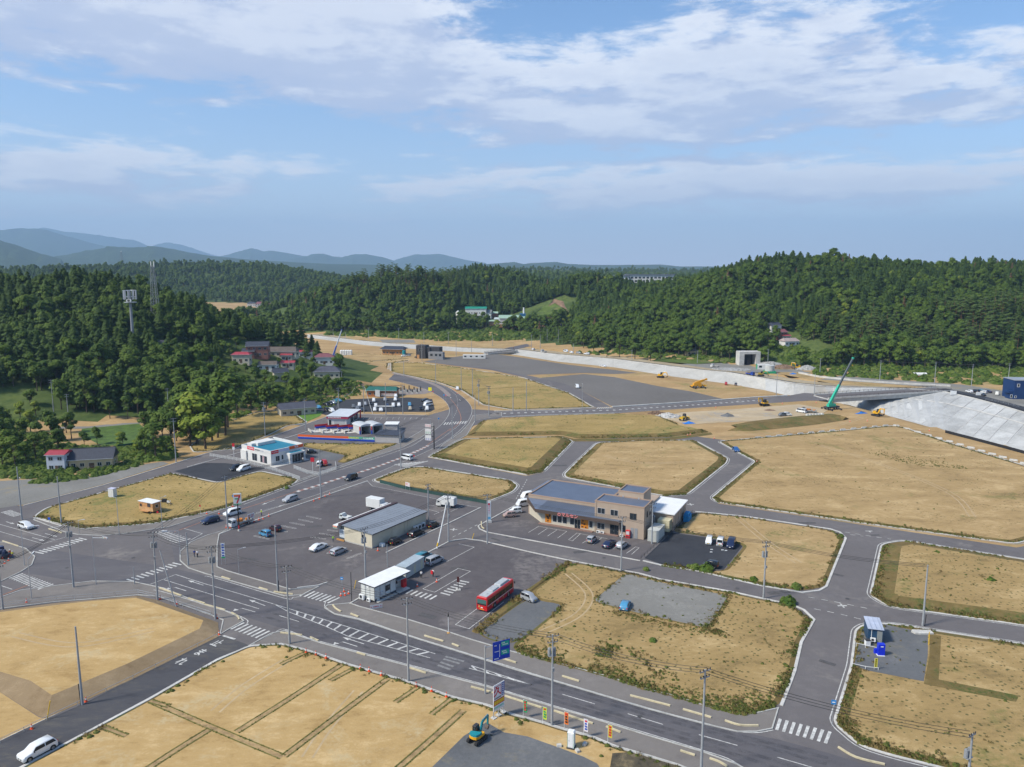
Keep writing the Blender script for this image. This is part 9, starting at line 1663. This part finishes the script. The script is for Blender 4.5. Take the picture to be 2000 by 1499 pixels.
# ---- sawmill
SM=[('long pale green roofed sawmill hall with small windows',1000,632,4,26,10,5.5,3,WALLW,M('pale_green_roof',(.30,.42,.33),var=.08),0,1),('white sawmill shed with pale roof beside the hall',977,633,-10,11,8,5,1.6,WALLW,M('pale_sheet',(.42,.48,.48),var=.08),0,1),('green roofed sawmill block behind the trees',930,614,-3,22,9,6,2,WALLW,M('emerald_roof',(.01,.22,.15),var=.08),0,1),('grey roofed sawmill block beside the chimney trees',948,620,-10,14,9,5,3,WALLW,M('grey_shed_roof',(.17,.18,.18),var=.1),0,1),('brown sawmill workshop with pale green roof edge',958,635,0,18,7,4,1.2,M('brown_board_wall',(.20,.12,.08),var=.15),MATS['pale_green_roof'],0,1),('brick and green sawmill office',964,621,0,9,7,5,1.6,BR,MATS['pale_green_roof'],0,1)]
def drape(name,label,px,mt,st=7,up=.25):
    P=[Vector(p) for p in px];xs=[p[0] for p in px];ys=[p[1] for p in px]
    for u in np.arange(min(xs),max(xs),st):
        for v in np.arange(min(ys),max(ys),st*.5):
            if inpoly(np.array([u]),np.array([v]),px)[0]: P.append(Vector((u,v)))
    r=delaunay_2d_cdt(P,[],[list(range(len(px)))],1,1e-3);m_=MB();m_.add([tuple(hit(q.x,q.y)+Vector((0,0,up))) for q in r[0]],[tuple(f) for f in r[2]]);tag(m_.build(name,mt,smooth=True),label,kind='structure')
GRASSY=GM('hill_grass',((.055,.085,.018),(.085,.125,.024),(.13,.165,.04)),scale=.08,fine=.6,patch=(.20,.14,.08),patch_amt=.2,patch_scale=.05);SCAR=GM('hill_scar',((.15,.095,.06),(.22,.14,.09),(.30,.21,.14)),scale=.1,fine=.6)
drape('clearing','green grassy slope above the sawmill yard',[(1032,622),(1060,600),(1080,592),(1095,600),(1108,622)],GRASSY);drape('earth_scar','brown earth scar above the sawmill yard',[(1070,600),(1082,585),(1100,590),(1112,612),(1098,602),(1084,593)],SCAR,up=.5);drape('yard','brown sawmill yard with log piles',[(975,642),(985,622),(1040,620),(1112,622),(1112,636),(1050,642)],SCAR,up=.4);drape('clearing','bright grass below the cottages across the river',[(1530,700),(1535,682),(1560,676),(1592,684),(1590,704)],GRASSY,up=.4);drape('clearing','pale grassy clearing high on the middle hill',[(838,548),(842,534),(872,530),(880,545)],GRASSY,up=.5);drape('clearing','tan grassy slope below the yellow trees',[(1275,706),(1300,690),(1345,684),(1440,690),(1440,706),(1360,712)],GRASSY,up=.2)
for lb,px,py,ang,w,d,h,rh,wl,rf_,hp,st in SM: house('sawmill_building',lb,hh(px,py),R(ang),w,d,h,rh,wl,rf_,hp,st,cat='building')
e=thing('white_silo','white sawmill silos behind trees','silo',hh(895,632));[MB().cyl((x,0,-2),(x,0,hs),2.4,2.4,12).cyl((x,0,hs),(x,0,hs+2),2.4,.4,12).build('silo',WHITE,e) for x,hs in ((0,11),(5.5,9))]
e=thing('blue_silo','blue sawmill hopper with white chimney','silo',hh(1021,628));m_=MB();m_.box((0,0,4),(6,6,8));m_.build('hopper',M('hopper_blue',(.02,.12,.25),var=.1),e);m_=MB();m_.cyl((1,0,8),(1,0,14),.9,.8,10);m_.build('chimney',WHITE,e)
LOG=M('cut_logs',(.44,.27,.12),var=.3,scale=.8);LOGD=M('bark_logs',(.17,.09,.055),var=.35,scale=.8)
def logs(label,px,py,w,rows,mt,ang=0.0):
    p=hh(px,py);e=thing('log_pile',label,'log pile',p,R(ang));rr=random.Random(px)
    for j in range(rows):
        for i in range(int(w/1.3) - j): x=-w/2+.65*j+i*1.3;m_=MB();m_.cyl((x,-3,.6+j*1.1),(x+rr.uniform(-.2,.2),3.2,.6+j*1.1),.62*rr.uniform(.85,1.1),.58,7);m_.build('log',mt,e)
for a in (('pale log pile left of the sawmill yard',985,640,14,3,LOG),('brown bark pile beside the sawmill hall',1003,642,20,3,LOGD),('long pale log pile in the sawmill yard',1045,632,26,4,LOG),('pale log pile near the hill scar',1070,634,22,4,LOG),('brown log pile behind the pale ones',1055,624,26,3,LOGD),('log pile at the end of the sawmill yard',1096,632,18,3,LOG),('dark log pile beside the blue hopper',1030,638,18,2,LOGD)): logs(*a)
# ---- school on the ridge
for lb,px,py,w,h,dist in (('long white school block above the wooded ridge',1268,560,62,15,1010),('white school stair block on the wooded ridge',1207,562,26,15,1000),('small white building on the wooded ridge',1132,552,26,8,1020)):
    p=RD(px,py,dist);e=thing('school_building',lb,'building',p,R(-4));m_=MB();m_.bb(-w/2,w/2,-6,6,-16,h);m_.build('wall',WALLW,e);m_=MB();m_.bb(-w/2 - 1,w/2+1,-7,7,h,h+.8);m_.build('roof',M('school_roof',(.14,.15,.18),var=.1),e)
    for k in range(3):
        for i in range(int(w/5)): a=-w/2+1.5+i*5;window(e,'f',-6,a,a+3.4,1.5+k*4.4,4.0+k*4.4,FRAME,2) if 4.0+k*4.4<h else None
# ================================================================== haze
HZ=bpy.data.materials.new('haze_air');HZ.use_nodes=True;HZ.node_tree.nodes.clear();t=NT(HZ.node_tree);ou=t.n('ShaderNodeOutputMaterial');pv=t.n('ShaderNodeVolumePrincipled');pv.inputs['Density'].default_value=0.000085;pv.inputs['Color'].default_value=(.48,.72,1.0,1);pv.inputs['Anisotropy'].default_value=0.0
HZ.node_tree.links.new(pv.outputs[0],ou.inputs['Volume'])
mb=MB();mb.bb(-32000,32000,-3000,22500,-10.5,1300);o=mb.build('haze',HZ);o.data.materials.clear();o.data.materials.append(HZ);tag(o,'thin bluish summer haze in the air',kind='stuff')
